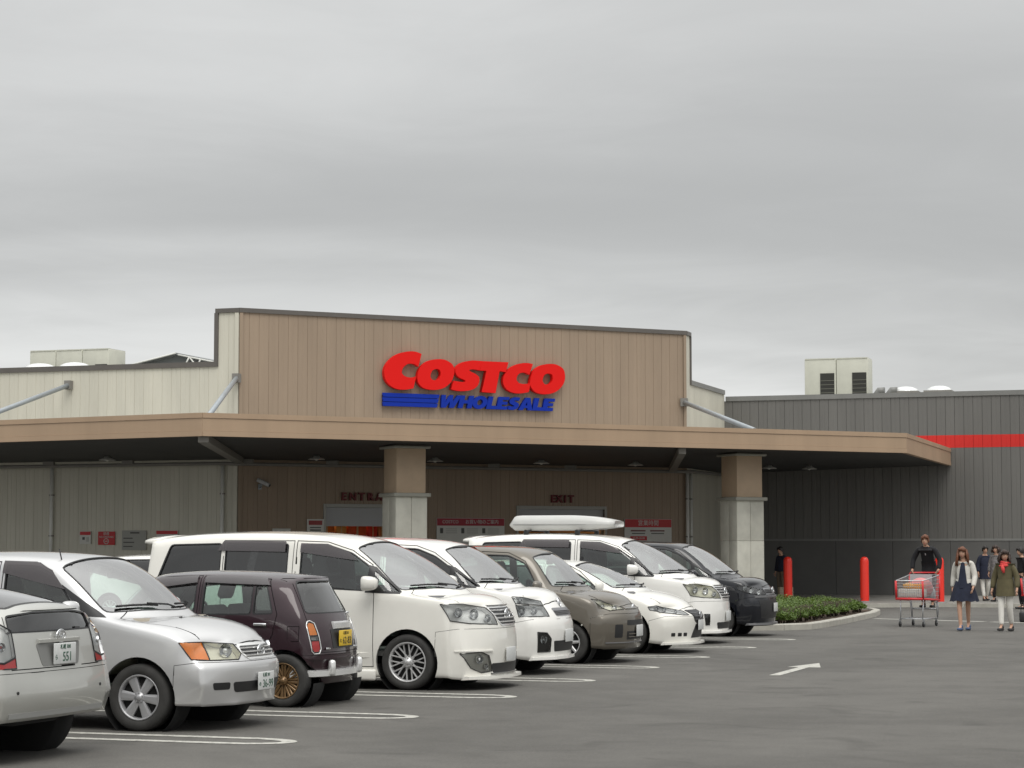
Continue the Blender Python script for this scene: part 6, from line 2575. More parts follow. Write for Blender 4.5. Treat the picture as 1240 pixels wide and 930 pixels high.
def build_island():
    r = MB()
    n = len(ISL)
    c = Vector((sum(p[0] for p in ISL) / n, sum(p[1] for p in ISL) / n))
    inner = []
    for i in range(n):
        a, p, d = Vector(ISL[i - 1]), Vector(ISL[i]), Vector(ISL[(i + 1) % n])
        t = ((p - a).normalized() + (d - p).normalized()).normalized()
        nr = Vector((-t.y, t.x))
        if (c - p).dot(nr) < 0:
            nr = -nr
        inner.append(p + nr * .16)
    bed = MB()
    bed.add([(p.x, p.y, .085) for p in inner], [tuple(range(n))])
    o = bed.build('planting_bed', MULCH)
    tag(o, None, None, None, 'structure')
    for i in range(n):
        j = (i + 1) % n
        A0, B0, A1, B1 = Vector(ISL[i]), Vector(ISL[j]), inner[i], inner[j]
        L = (B0 - A0).length
        m_ = max(1, round(L / .9))
        for k in range(m_):
            t0, t1 = k / m_ + .005, (k + 1) / m_ - .005
            q = [A0.lerp(B0, t0), A0.lerp(B0, t1), A1.lerp(B1, t1), A1.lerp(B1, t0)]
            z = .13 + random.uniform(-.004, .004)
            mb = MB()
            top = [(A0.lerp(B0, t).lerp(A1.lerp(B1, t), .12)) for t in (t0, t1)]
            V = [(v.x, v.y, 0) for v in q] + [(q[0].x, q[0].y, z - .02), (q[1].x, q[1].y, z - .02), (top[1].x, top[1].y, z), (top[0].x, top[0].y, z), (q[2].x, q[2].y, z), (q[3].x, q[3].y, z)]
            mb.add(V, [(0, 1, 5, 4), (4, 5, 6, 7), (7, 6, 8, 9), (2, 3, 9, 8), (1, 2, 8, 6, 5), (3, 0, 4, 7, 9)])
            mb.build('kerb_stone', KERB, o)


def leaf_mat(name, c1, c2):
    m_ = bpy.data.materials.new(name)
    m_.use_nodes = True
    nt = m_.node_tree
    N, L = nt.nodes, nt.links
    b = N['Principled BSDF']
    g = N.new('ShaderNodeNewGeometry')
    x = N.new('ShaderNodeMix')
    x.data_type = 'RGBA'
    x.inputs[6].default_value = (*c1, 1)
    x.inputs[7].default_value = (*c2, 1)
    L.new(g.outputs['Random Per Island'], x.inputs['Factor'])
    L.new(x.outputs[2], b.inputs['Base Color'])
    b.inputs['Roughness'].default_value = .5
    b.inputs['Subsurface Weight'].default_value = 0.0
    tr = N.new('ShaderNodeBsdfTranslucent')
    L.new(x.outputs[2], tr.inputs['Color'])
    mx = N.new('ShaderNodeMixShader')
    mx.inputs[0].default_value = .3
    L.new(b.outputs[0], mx.inputs[1])
    L.new(tr.outputs[0], mx.inputs[2])
    L.new(mx.outputs[0], N['Material Output'].inputs['Surface'])
    return m_


def build_hedge():
    LEAF = leaf_mat('hedge leaves', (.06, .11, .018), (.145, .215, .038))
    WOOD = mat('hedge twigs', (.06, .045, .03), .9)
    x0, x1, y0, y1 = -12.9, -8.85, 43.6, 53.6
    r = empty('hedge', ((x0 + x1) / 2, (y0 + y1) / 2, .085), 0, 'low clipped green hedge in the kerbed island beside the black minivan', 'hedge')
    ox, oy = r.location.x, r.location.y
    rnd = random.Random(5)
    V, F = [], []
    # mounds give the clipped hedge a bumpy skin
    bumps = [(rnd.uniform(x0, x1), rnd.uniform(y0, y1), rnd.uniform(.3, .7), rnd.uniform(-.05, .07)) for _ in range(90)]

    def top(x, y):
        z = .34
        for bx_, by_, br, bh in bumps:
            d2 = ((x - bx_) ** 2 + (y - by_) ** 2) / (br * br)
            if d2 < 4:
                z += bh * math.exp(-d2 * 1.5)
        e = min(x - x0, x1 - x, y - y0, y1 - y)
        z -= .16 * max(0, 1 - e / .28) ** 2
        return z

    def leaf(p, s):
        a, b_, c = rnd.uniform(0, 6.28), rnd.uniform(-.9, .9), rnd.uniform(-.9, .9)
        u = Vector((cos(a), sin(a), b_ * .7)).normalized()
        w = u.cross(Vector((rnd.uniform(-1, 1), rnd.uniform(-1, 1), 1.0))).normalized()
        i = len(V)
        V.extend([p, p + u * s * .5 + w * s * .30, p + u * s, p + u * s * .5 - w * s * .30])
        F.append((i, i + 1, i + 2, i + 3))
    for k in range(46000):
        t = rnd.random()
        if t < .42:       # the skin of the top
            x, y = rnd.uniform(x0, x1), rnd.uniform(y0, y1)
            z = top(x, y) - abs(rnd.gauss(0, .03))
        elif t < .80:      # near faces
            if rnd.random() < .72:
                y = rnd.uniform(y0, y1)
                x = x1 - abs(rnd.gauss(0, .06)) + .05 * sin(y * 5)
            else:
                x = rnd.uniform(x0, x1)
                y = (y0 + abs(rnd.gauss(0, .06))) if rnd.random() < .6 else (y1 - abs(rnd.gauss(0, .06)))
            z = .10 + (top(x, y) - .10) * rnd.random() ** .7
        else:
            x, y = rnd.uniform(x0, x1), rnd.uniform(y0, y1)
            z = rnd.uniform(.12, top(x, y))
        leaf(Vector((x - ox, y - oy, z)), rnd.uniform(.03, .06))
    me = bpy.data.meshes.new('foliage')
    me.from_pydata([tuple(v) for v in V], [], F)
    me.materials.append(LEAF)
    o = link(bpy.data.objects.new('foliage', me), r)
    o['kind'] = 'stuff'
    tw = MB()
    for k in range(150):
        x, y = rnd.uniform(x0 + .1, x1 - .06), rnd.uniform(y0 + .1, y1 - .1)
        if rnd.random() < .5:
            x = x1 - rnd.uniform(.05, .3)
        for j in range(3):
            q = Vector((x - ox, y - oy, -.02))
            tw.tube([q, q + Vector((rnd.uniform(-.08, .08), rnd.uniform(-.08, .08), .18)), q + Vector((rnd.uniform(-.16, .16), rnd.uniform(-.16, .16), .36))], .008, 4, True, [.012, .008, .004])
    t = tw.build('twigs', WOOD, r)
    t['kind'] = 'stuff'


def build_bollards():
    RED = mat('bollard red', (.80, .030, .014), .45, coat=.15, vary=.05, vscale=5)
    labs = ('red bollard at the left end of the hedge', 'red bollard behind the right end of the hedge', 'red bollard behind the young man with the trolley')
    for (x, y), lab in zip(((-12.62, 62.55), (-10.37, 62.55), (-8.20, 62.44)), labs):
        r = empty('bollard', (x, y, .10), 0, lab, 'bollard', 'red bollards along the pavement')
        MB().lathe([(.001, 1.305), (.05, 1.30), (.092, 1.275), (.118, 1.225), (.127, 1.16), (.127, .0)], 28).build('sleeve', RED, r)
        MB().lathe([(.20, .0), (.20, .015), (.14, .02), (.136, .03)], 28).build('base_flange', mat('flange grey', (.2, .2, .2), .6), r)
# ------------------------------------------------------------------ people and trolleys
SKINM = mat('skin', (.50, .30, .21), .55, spec=.3)
SHOE = mat('black shoe leather', (.02, .02, .022), .5)
EYE = mat('eye dark', (.03, .02, .018), .3)
LIP = mat('lips', (.36, .12, .10), .5)


def skin_mesh(name, V, E, Rd, m_, parent, level=2, root=0):
    """continuous tapering surface grown round connected edges"""
    me = bpy.data.meshes.new(name)
    me.from_pydata([tuple(v) for v in V], E, [])
    o = bpy.data.objects.new(name, me)
    COL.objects.link(o)
    o.modifiers.new('skin', 'SKIN')
    sk = me.skin_vertices[0].data if me.skin_vertices else None
    if sk is None:
        bm = bmesh.new()
        bm.from_mesh(me)
        bm.verts.layers.skin.verify()
        bm.to_mesh(me)
        bm.free()
        sk = me.skin_vertices[0].data
    for i, r in enumerate(Rd):
        sk[i].radius = r if isinstance(r, tuple) else (r, r)
        sk[i].use_root = (i == root)
    md = o.modifiers.new('sub', 'SUBSURF')
    md.levels = level
    dg = bpy.context.evaluated_depsgraph_get()
    res = bpy.data.meshes.new_from_object(o.evaluated_get(dg))
    bpy.data.objects.remove(o)
    bpy.data.meshes.remove(me)
    res.name = name
    res.materials.clear()
    res.materials.append(m_)
    res.polygons.foreach_set('use_smooth', [True] * len(res.polygons))
    return res


def add_shapes(me, mb):
    """joins extra shapes (head, fingers) into the body mesh"""
    bm = bmesh.new()
    bm.from_mesh(me)
    tmp = mb.mesh('tmp')
    bm.from_mesh(tmp)
    bpy.data.meshes.remove(tmp)
    for f in bm.faces:
        f.smooth = True
    bm.to_mesh(me)
    bm.free()


def pose_points(H, pose):
    """joints of a figure of height H facing -y; pose overrides joints (in metres of a 1.65 m figure)"""
    J = dict(pelvis=(0, 0, .93), belly=(0, .0, 1.06), chest=(0, .01, 1.24), collar=(0, .015, 1.36), neck=(0, .0, 1.43), skull=(0, -.02, 1.54))
    for s, n in ((-1, 'r'), (1, 'l')):
        J['sh' + n] = (s * .158, .015, 1.335)
        J['el' + n] = (s * .215, .03, 1.08)
        J['wr' + n] = (s * .225, -.03, .86)
        J['ha' + n] = (s * .225, -.05, .785)
        J['hp' + n] = (s * .085, 0, .88)
        J['kn' + n] = (s * .090, -.02, .48)
        J['an' + n] = (s * .090, .025, .085)
        J['to' + n] = (s * .105, -.13, .03)
    J.update(pose or {})
    k = H / 1.65
    return {a: Vector(b) * k for a, b in J.items()}


def person(name, label, loc, rz, H=1.62, pose=None, top=None, bottom=None, hair=None, extra=None, group=None, female=True, head_turn=0.0, shoes=None, coat_len=0.0, skirt=None, sleeves=True, scarf=None, bareleg=False, inner=None, level=2, hem=None):
    r = empty(name, loc, rz, label, 'person', group)
    J = pose_points(H, pose)
    k = H / 1.65
    # --- body
    names = ['pelvis', 'belly', 'chest', 'collar', 'neck']
    V = [J[n] for n in names]
    Rd = [(.115 * k, .085 * k), (.10 * k, .075 * k), (.115 * k, .078 * k), (.075 * k, .055 * k), (.046 * k, .048 * k)]
    E = [(0, 1), (1, 2), (2, 3), (3, 4)]
    V.append(J['skull'] + Vector((0, 0, -.04 * k)))
    Rd.append((.05 * k, .055 * k))
    E.append((4, 5))
    fing = MB()
    for n in 'rl':
        i = len(V)
        V += [J['sh' + n], J['el' + n], J['wr' + n], J['ha' + n]]
        Rd += [.046 * k, .036 * k, .026 * k, (.036 * k, .018 * k)]
        E += [(3, i), (i, i + 1), (i + 1, i + 2), (i + 2, i + 3)]
        i = len(V)
        V += [J['hp' + n], J['kn' + n], J['an' + n], J['to' + n]]
        Rd += [.078 * k, .054 * k, .034 * k, .020 * k]
        E += [(0, i), (i, i + 1), (i + 1, i + 2), (i + 2, i + 3)]
        # fingers: four and a thumb, unequal, slightly curled
        d = (J['ha' + n] - J['wr' + n]).normalized()
        s = 1 if n == 'l' else -1
        side = Vector((0, -1, 0)) if abs(d.z) > .6 else Vector((1, 0, 0))
        side = (side - d * side.dot(d)).normalized()
        palm_in = d.cross(side) * s
        if palm_in.x * s > 0:
            palm_in = -palm_in
        for q, (off, ln) in enumerate(((-.027, .062), (-.009, .074), (.009, .070), (.026, .054))):
            b0 = J['ha' + n] + side * off * k
            b1 = b0 + d * ln * .55 * k
            b2 = b1 + (d * .8 + palm_in * .6).normalized() * ln * .5 * k
            fing.tube([b0, b1, b2], .0085 * k, 6, True, [.0095 * k, .009 * k, .007 * k])
        t0 = J['wr' + n].lerp(J['ha' + n], .5) - side * -.028 * k
        fing.tube([t0, t0 + (side * .7 + d * .7) * .035 * k, t0 + (side * .5 + d * .9) * .06 * k], .01 * k, 6, True, [.012 * k, .010 * k, .007 * k])
    body = skin_mesh('body', V, E, Rd, SKINM, r, level)
    # --- head with jaw, nose, brow and ears
    hd = MB()
    hr = .108 * k
    sc = Vector((.074 * k, .095 * k, .115 * k))
    Mh = Matrix.Translation(J['skull'] + Vector((0, -.005, .01 * k))) @ Matrix.Rotation(head_turn, 4, 'Z')
    nu, nv = 20, 14
    HV, HF = [], []
    for j in range(nv + 1):
        a = pi * j / nv
        for i in range(nu):
            b = 2 * pi * i / nu
            p = Vector((sin(a) * cos(b), sin(a) * sin(b), cos(a)))
            f = max(0.0, -p.y)
            q = Vector((p.x * sc.x, p.y * sc.y, p.z * sc.z))
            if p.z < -.1:
                q.x *= 1 - .28 * (-p.z - .1)
                if p.y > 0:
                    q.y *= 1 - .45 * (-p.z - .1)
                q.y -= .010 * k * (-p.z) * (1 if p.y < 0 else 0)
            # nose, eye hollows, chin
            nose = math.exp(-((p.x / .16) ** 2 + ((p.z + .12) / .20) ** 2)) * f
            q.y -= nose * .022 * k
            for sx in (-1, 1):
                e = math.exp(-(((p.x - sx * .38) / .18) ** 2 + ((p.z - .06) / .10) ** 2)) * f
                q.y += e * .008 * k
            HV.append(Mh @ q)
    for j in range(nv):
        for i in range(nu):
            HF.append((j * nu + i, (j + 1) * nu + i, (j + 1) * nu + (i + 1) % nu, j * nu + (i + 1) % nu))
    hd.add(HV, HF, True)
    for sx in (-1, 1):
        hd.ball(Mh @ Vector((sx * .074 * k, .008 * k, -.008 * k)), (.010 * k, .018 * k, .030 * k), 8, 6)
    fing.add(hd.v, hd.f, True)
    add_shapes(body, fing)
    bo = link(bpy.data.objects.new('body', body), r)
    for sx in (-1, 1):
        MB().ball(Mh @ Vector((sx * .030 * k, -.081 * k, .010 * k)), (.012 * k, .006 * k, .007 * k), 8, 6).build('eye', EYE, bo)
        MB().box(Mh @ Vector((sx * .030 * k, -.088 * k, .030 * k)), (.030 * k, .006 * k, .005 * k)).build('eyebrow', EYE, bo)
    MB().ball(Mh @ Vector((0, -.090 * k, -.062 * k)), (.022 * k, .008 * k, .008 * k), 8, 6).build('mouth', LIP, bo)
    # --- hair
    if hair:
        hm, length = hair
        hb = MB()
        rnd = random.Random(int(H * 1000) + len(label))
        VV, FF = [], []
        nu2, nv2 = 26, 12
        amax = pi * (.62 if length < .1 else .60)
        for j in range(nv2 + 1):
            for i in range(nu2):
                b = 2 * pi * i / nu2
                p = Vector((cos(b), sin(b), 0))
                front = max(0.0, -p.y)
                am = amax * (1 - .42 * front ** 1.5) * (1 + .03 * sin(i * 2.7))
                a = am * j / nv2
                q = Vector((sin(a) * p.x * sc.x * 1.17, sin(a) * p.y * sc.y * 1.14, cos(a) * sc.z * 1.13))
                q *= 1 + rnd.uniform(-.018, .025)
                VV.append(Mh @ q)
        for j in range(nv2):
            for i in range(nu2):
                FF.append((j * nu2 + i, (j + 1) * nu2 + i, (j + 1) * nu2 + (i + 1) % nu2, j * nu2 + (i + 1) % nu2))
        hb.add(VV, FF, True)
        # locks: short ones over the brow, long ones down the sides and back
        if length > .1:
            for q in range(44):
                b = R(rnd.uniform(-32, 212))
                if -.25 * pi > 0:
                    pass
                st = Mh @ Vector((cos(b) * sc.x * 1.05, sin(b) * sc.y * 1.05, rnd.uniform(.0, .07) * k))
                dn = length * rnd.uniform(.8, 1.1)
                out = Vector((cos(b) * .035, sin(b) * .03, 0))
                hb.tube([st, st + out * .8 + Vector((0, 0, -dn * .4)), st + out * 1.1 + Vector((rnd.uniform(-.02, .02), rnd.uniform(-.03, .01), -dn * .75)), st + out * .8 + Vector((rnd.uniform(-.03, .03), rnd.uniform(-.04, .0), -dn))], .02, 5, True, [.022 * k, .024 * k, .018 * k, .006 * k])
        for q in range(16):
            b = R(rnd.uniform(200, 340))
            st = Mh @ Vector((cos(b) * sc.x * .95, sin(b) * sc.y * 1.0, rnd.uniform(.07, .10) * k))
            hb.tube([st, st + Vector((cos(b) * .018, sin(b) * .022, -.02 * k)), st + Vector((cos(b) * .02 + rnd.uniform(-.01, .01), sin(b) * .018, -.055 * k))], .012, 5, True, [.014 * k, .013 * k, .004 * k])
        hb.build('hair', hm, r)
    # --- trousers or bare legs
    if bottom is not None:
        V = [J['pelvis'] + Vector((0, 0, .05 * k)), J['pelvis']]
        Rd = [(.128 * k, .10 * k), (.135 * k, .108 * k)]
        E = [(0, 1)]
        for n in 'rl':
            i = len(V)
            V += [J['hp' + n], J['hp' + n].lerp(J['kn' + n], .5), J['kn' + n], J['kn' + n].lerp(J['an' + n], .5), J['an' + n] + Vector((0, 0, .03 * k))]
            Rd += [.095 * k, .082 * k, .068 * k, .060 * k, .052 * k]
            E += [(1, i)] + [(i + q, i + q + 1) for q in range(4)]
        link(bpy.data.objects.new('trousers', skin_mesh('trousers', V, E, Rd, bottom, r, level, 1)), r)
    # --- shoes
    for n in 'rl':
        a, t = J['an' + n], J['to' + n]
        d = (t - a)
        d.z = 0
        d.normalize()
        mb = MB()
        c0 = a.lerp(t, .42)
        M = frame(Vector((c0.x, c0.y, min(a.z - .085 * k, t.z - .03 * k) + .036 * k)), d, Vector((-d.y, d.x, 0)))
        mb.rbox((0, 0, 0), (.25 * k, .088 * k, .07 * k), .03)
        mb.rbox((-.075 * k, 0, .04 * k), (.10 * k, .08 * k, .09 * k), .03)
        mb.v = [tuple(M @ Vector((v[0], v[1] * (1 if v[0] < .03 else .92), v[2] * (1 - max(0, v[0]) * 2.4) - .0))) for v in mb.v]
        mb.build('shoe', shoes or SHOE, r)
    # --- upper garment
    def tube_garment(name_, m_, grow, hem, with_sleeves=True, open_front=False):
        V = [J['neck'] - Vector((0, 0, .045 * k)), J['collar'], J['chest'], J['belly'], J['pelvis'] + Vector((0, 0, .02 * k))]
        Rd = [(.062 * k, .062 * k), (.10 * k + grow, .075 * k + grow), (.142 * k + grow, .105 * k + grow), (.132 * k + grow, .10 * k + grow), (.142 * k + grow, .112 * k + grow)]
        E = [(0, 1), (1, 2), (2, 3), (3, 4)]
        if hem:
            V.append(J['pelvis'] + Vector((0, 0, -hem)))
            Rd.append((.152 * k + grow, .118 * k + grow))
            E.append((4, 5))
        if with_sleeves:
            for n in 'rl':
                i = len(V)
                V += [J['sh' + n], J['sh' + n].lerp(J['el' + n], .55), J['el' + n], J['el' + n].lerp(J['wr' + n], .5), J['wr' + n] + (J['wr' + n] - J['el' + n]).normalized() * -.01]
                Rd += [.060 * k + grow * .5, .058 * k + grow * .5, .053 * k + grow * .5, .050 * k + grow * .5, .043 * k + grow * .4]
                E += [(1, i)] + [(i + q, i + q + 1) for q in range(4)]
        return link(bpy.data.objects.new(name_, skin_mesh(name_, V, E, Rd, m_, r, level, 2)), r)
    if top is not None:
        tn, tm, grow = top
        tube_garment(tn, tm, grow, coat_len, sleeves)
    # --- skirt of a dress: a flared, folded cone from the waist
    if skirt:
        sm, zt, zb, r0, r1 = skirt
        mb = MB()
        VV, FF = [], []
        nn, mm = 40, 9
        for j in range(mm + 1):
            t = j / mm
            z = lerp(zt, zb, t) * k
            for i in range(nn):
                a = 2 * pi * i / nn
                fold = 1 + .06 * t * sin(a * 9 + 1.3) + .03 * t * sin(a * 5)
                rr = lerp(r0, r1, t ** .8) * fold * k
                VV.append((rr * cos(a), rr * sin(a) * .78 + J['pelvis'].y, z + .012 * t * sin(a * 9)))
        for j in range(mm):
            for i in range(nn):
                FF.append((j * nn + i, (j + 1) * nn + i, (j + 1) * nn + (i + 1) % nn, j * nn + (i + 1) % nn))
        mb.add(VV, FF, True)
        mb.build('skirt', sm, r)
    if hem:
        hm_, up_, dn_, r0, r1 = hem
        mb = MB()
        VV, FF = [], []
        nn, mm = 28, 6
        c0 = J['pelvis']
        for j in range(mm + 1):
            t = j / mm
            ax = (J['belly'] - J['pelvis'])
            c1 = c0 + ax * max(0, lerp(up_, -dn_, t)) / max(ax.length, 1e-6) if lerp(up_, -dn_, t) > 0 else c0 + Vector((0, 0, lerp(up_, -dn_, t)))
            for i in range(nn):
                a = 2 * pi * i / nn
                rr = lerp(r0, r1, t) * k * (1 + .02 * t * sin(a * 5))
                VV.append((c1.x + rr * cos(a), c1.y + rr * sin(a) * .80, c1.z))
        for j in range(mm):
            for i in range(nn):
                FF.append((j * nn + i, (j + 1) * nn + i, (j + 1) * nn + (i + 1) % nn, j * nn + (i + 1) % nn))
        mb.add(VV, FF, True)
        mb.build('coat_hem', hm_, r)
    if inner:
        # front panel of an open jacket: the dress or shirt shows between its edges
        im, zt, zb, w0, w1 = inner
        mb = MB()
        VV, FF = [], []
        for j in range(9):
            t = j / 8
            z = lerp(zt, zb, t) * k
            w = lerp(w0, w1, t) * k
            cy = (J['chest'].y if z > J['belly'].z else J['belly'].y)
            base = min(J['chest'].y, J['belly'].y, J['pelvis'].y)
            # follow the lean of the trunk
            if z >= J['pelvis'].z:
                u = (z - J['pelvis'].z) / max(1e-6, (J['collar'].z - J['pelvis'].z))
                cy = lerp(J['pelvis'].y, J['collar'].y, min(u, 1.1))
            else:
                cy = J['pelvis'].y
            zz = [J['collar'].z, J['chest'].z, J['belly'].z, J['pelvis'].z - .3]
            rr = [.080, .112, .122, .185]
            dep = rr[-1]
            for q in range(3):
                if zz[q + 1] <= z <= zz[q]:
                    dep = lerp(rr[q + 1], rr[q], (z - zz[q + 1]) / (zz[q] - zz[q + 1]))
            if z > zz[0]:
                dep = rr[0]
            dep = dep * k + top[2] + .006
            for i in range(5):
                s = -1 + i / 2
                VV.append((s * w, cy - dep + .028 * s * s * (w / .1), z))
        for j in range(8):
            for i in range(4):
                FF.append((j * 5 + i, (j + 1) * 5 + i, (j + 1) * 5 + i + 1, j * 5 + i + 1))
        o = len(VV)
        mb.add(VV + [(x, y + .04, z) for x, y, z in VV], FF + [tuple(q + o for q in f[::-1]) for f in FF], True)
        mb.build('shirt_front', im, r)
    if scarf:
        mb = MB()
        c = J['neck'] - Vector((0, 0, .05 * k))
        for q in range(3):
            rr = (.085 + .012 * q) * k
            mb.tube([c + Vector((rr * cos(a), rr * .95 * sin(a) - .01, .03 * k - .03 * k * q + .012 * sin(a * 2 + q))) for a in [2 * pi * i / 16 for i in range(17)]], .026 * k, 8, False)
        mb.tube([c + Vector((-.02, -.11 * k, -.02)), c + Vector((.0, -.135 * k, -.10 * k)), c + Vector((.02, -.14 * k, -.18 * k))], .03, 8, True, [.03, .04, .022])
        mb.build('scarf', scarf, r)
    return r


def build_trolley(loc, rz, label):
    """large wire shopping trolley; it points along -y"""
    WIRE = mat('trolley wire', (.48, .49, .50), .35, .8)
    REDPL = mat('trolley red plastic', (.60, .03, .035), .4)
    GREYPL = mat('trolley grey plastic', (.40, .41, .42), .5)
    r = empty('shopping_trolley', loc, rz, label, 'trolley', 'shopping trolleys')
    # basket corners: front at y=-.55, rear at y=.45
    wf, wr_ = .29, .33
    fb, ft, rb, rt = .60, .97, .56, 1.08
    wires = MB()

    def quad_wires(a, b_, c, d, nu, nv, rad=.0045):
        a, b_, c, d = map(Vector, (a, b_, c, d))
        for i in range(nu + 1):
            t = i / nu
            wires.tube([a.lerp(b_, t), d.lerp(c, t)], rad, 4, False)
        for j in range(nv + 1):
            t = j / nv
            wires.tube([a.lerp(d, t), b_.lerp(c, t)], rad, 4, False)
    F = [(-wf, -.55, fb), (wf, -.55, fb), (wf, -.58, ft), (-wf, -.58, ft)]
    B = [(-wr_, .42, rb), (wr_, .42, rb), (wr_, .46, rt), (-wr_, .46, rt)]
    quad_wires(F[0], F[1], F[2], F[3], 12, 6)
    quad_wires(F[0], B[0], B[3], F[3], 18, 6)
    quad_wires(F[1], B[1], B[2], F[2], 18, 6)
    quad_wires(F[0], F[1], B[1], B[0], 10, 14)
    quad_wires(B[0], B[1], B[2], B[3], 8, 6)
    basket = wires.build('basket', WIRE, r)
    rim = MB()
    rim.tube([F[3], F[2], B[2], B[3], F[3]], .012, 6, False)
    rim.build('basket_rim', WIRE, basket)
    # red plastic corner posts and bumper rail
    for s in (-1, 1):
        MB().tube([(s * wf, -.565, fb - .02), (s * wf, -.595, ft)], .024, 8).build('corner_guard', REDPL, r)
        MB().tube([(s * wr_, .435, rb - .02), (s * wr_, .47, rt)], .022, 8).build('corner_guard', REDPL, r)
        MB().tube([(s * wf * 1.02, -.56, fb - .01), (s * wr_ * 1.02, .43, rb - .01)], .022, 8).build('bumper_rail', REDPL, r)
    MB().tube([(-wf, -.575, fb - .01), (wf, -.575, fb - .01)], .026, 8).build('bumper_rail', REDPL, r)
    # child seat flap and handle
    seat = MB()
    seat.bx(-.24, .24, .22, .235, .78, 1.10)
    seat.bx(-.24, .24, .23, .44, .77, .785)
    seat.build('child_seat', GREYPL, r)
    hb = MB()
    hb.tube([(-wr_, .46, rt), (-wr_, .54, rt + .05), (wr_, .54, rt + .05), (wr_, .46, rt)], .017, 8)
    hb.build('handle', REDPL, r)
    # legs, bottom rack and castors
    leg = MB()
    for s in (-1, 1):
        leg.tube([(s * .25, -.42, fb), (s * .24, -.44, .34), (s * .24, -.46, .16)], .014, 7)
        leg.tube([(s * .29, .36, rb), (s * .28, .42, .30), (s * .28, .46, .16)], .014, 7)
        leg.tube([(s * .24, -.46, .17), (s * .28, .50, .17)], .014, 7)
    leg.tube([(-.24, -.46, .17), (.24, -.46, .17)], .014, 7)
    leg.tube([(-.29, .50, .36), (.29, .50, .36)], .016, 7)
    for s in (-1, 1):
        leg.tube([(s * .28, .46, .17), (s * .29, .50, .36), (s * .29, .42, rb)], .014, 7)
    for q in range(7):
        x = -.21 + .07 * q
        leg.tube([(x, -.46, .17), (x * 1.1, .46, .17)], .005, 4)
    leg.build('undercarriage', WIRE, r)
    for s in (-1, 1):
        for y in (-.44, .45):
            w = MB()
            M = Matrix.Translation((s * .255, y, .062)) @ Matrix.Rotation(R(90), 4, 'Y')
            w.lathe([(.03, -.016), (.058, -.016), (.062, -.008), (.062, .008), (.058, .016), (.03, .016)], 18, M, closed=True)
            cs = w.build('castor', BLACK, r)
            MB().bx(s * .255 - .02, s * .255 + .02, y - .02, y + .02, .06, .17).build('fork', WIRE, cs)
    return r


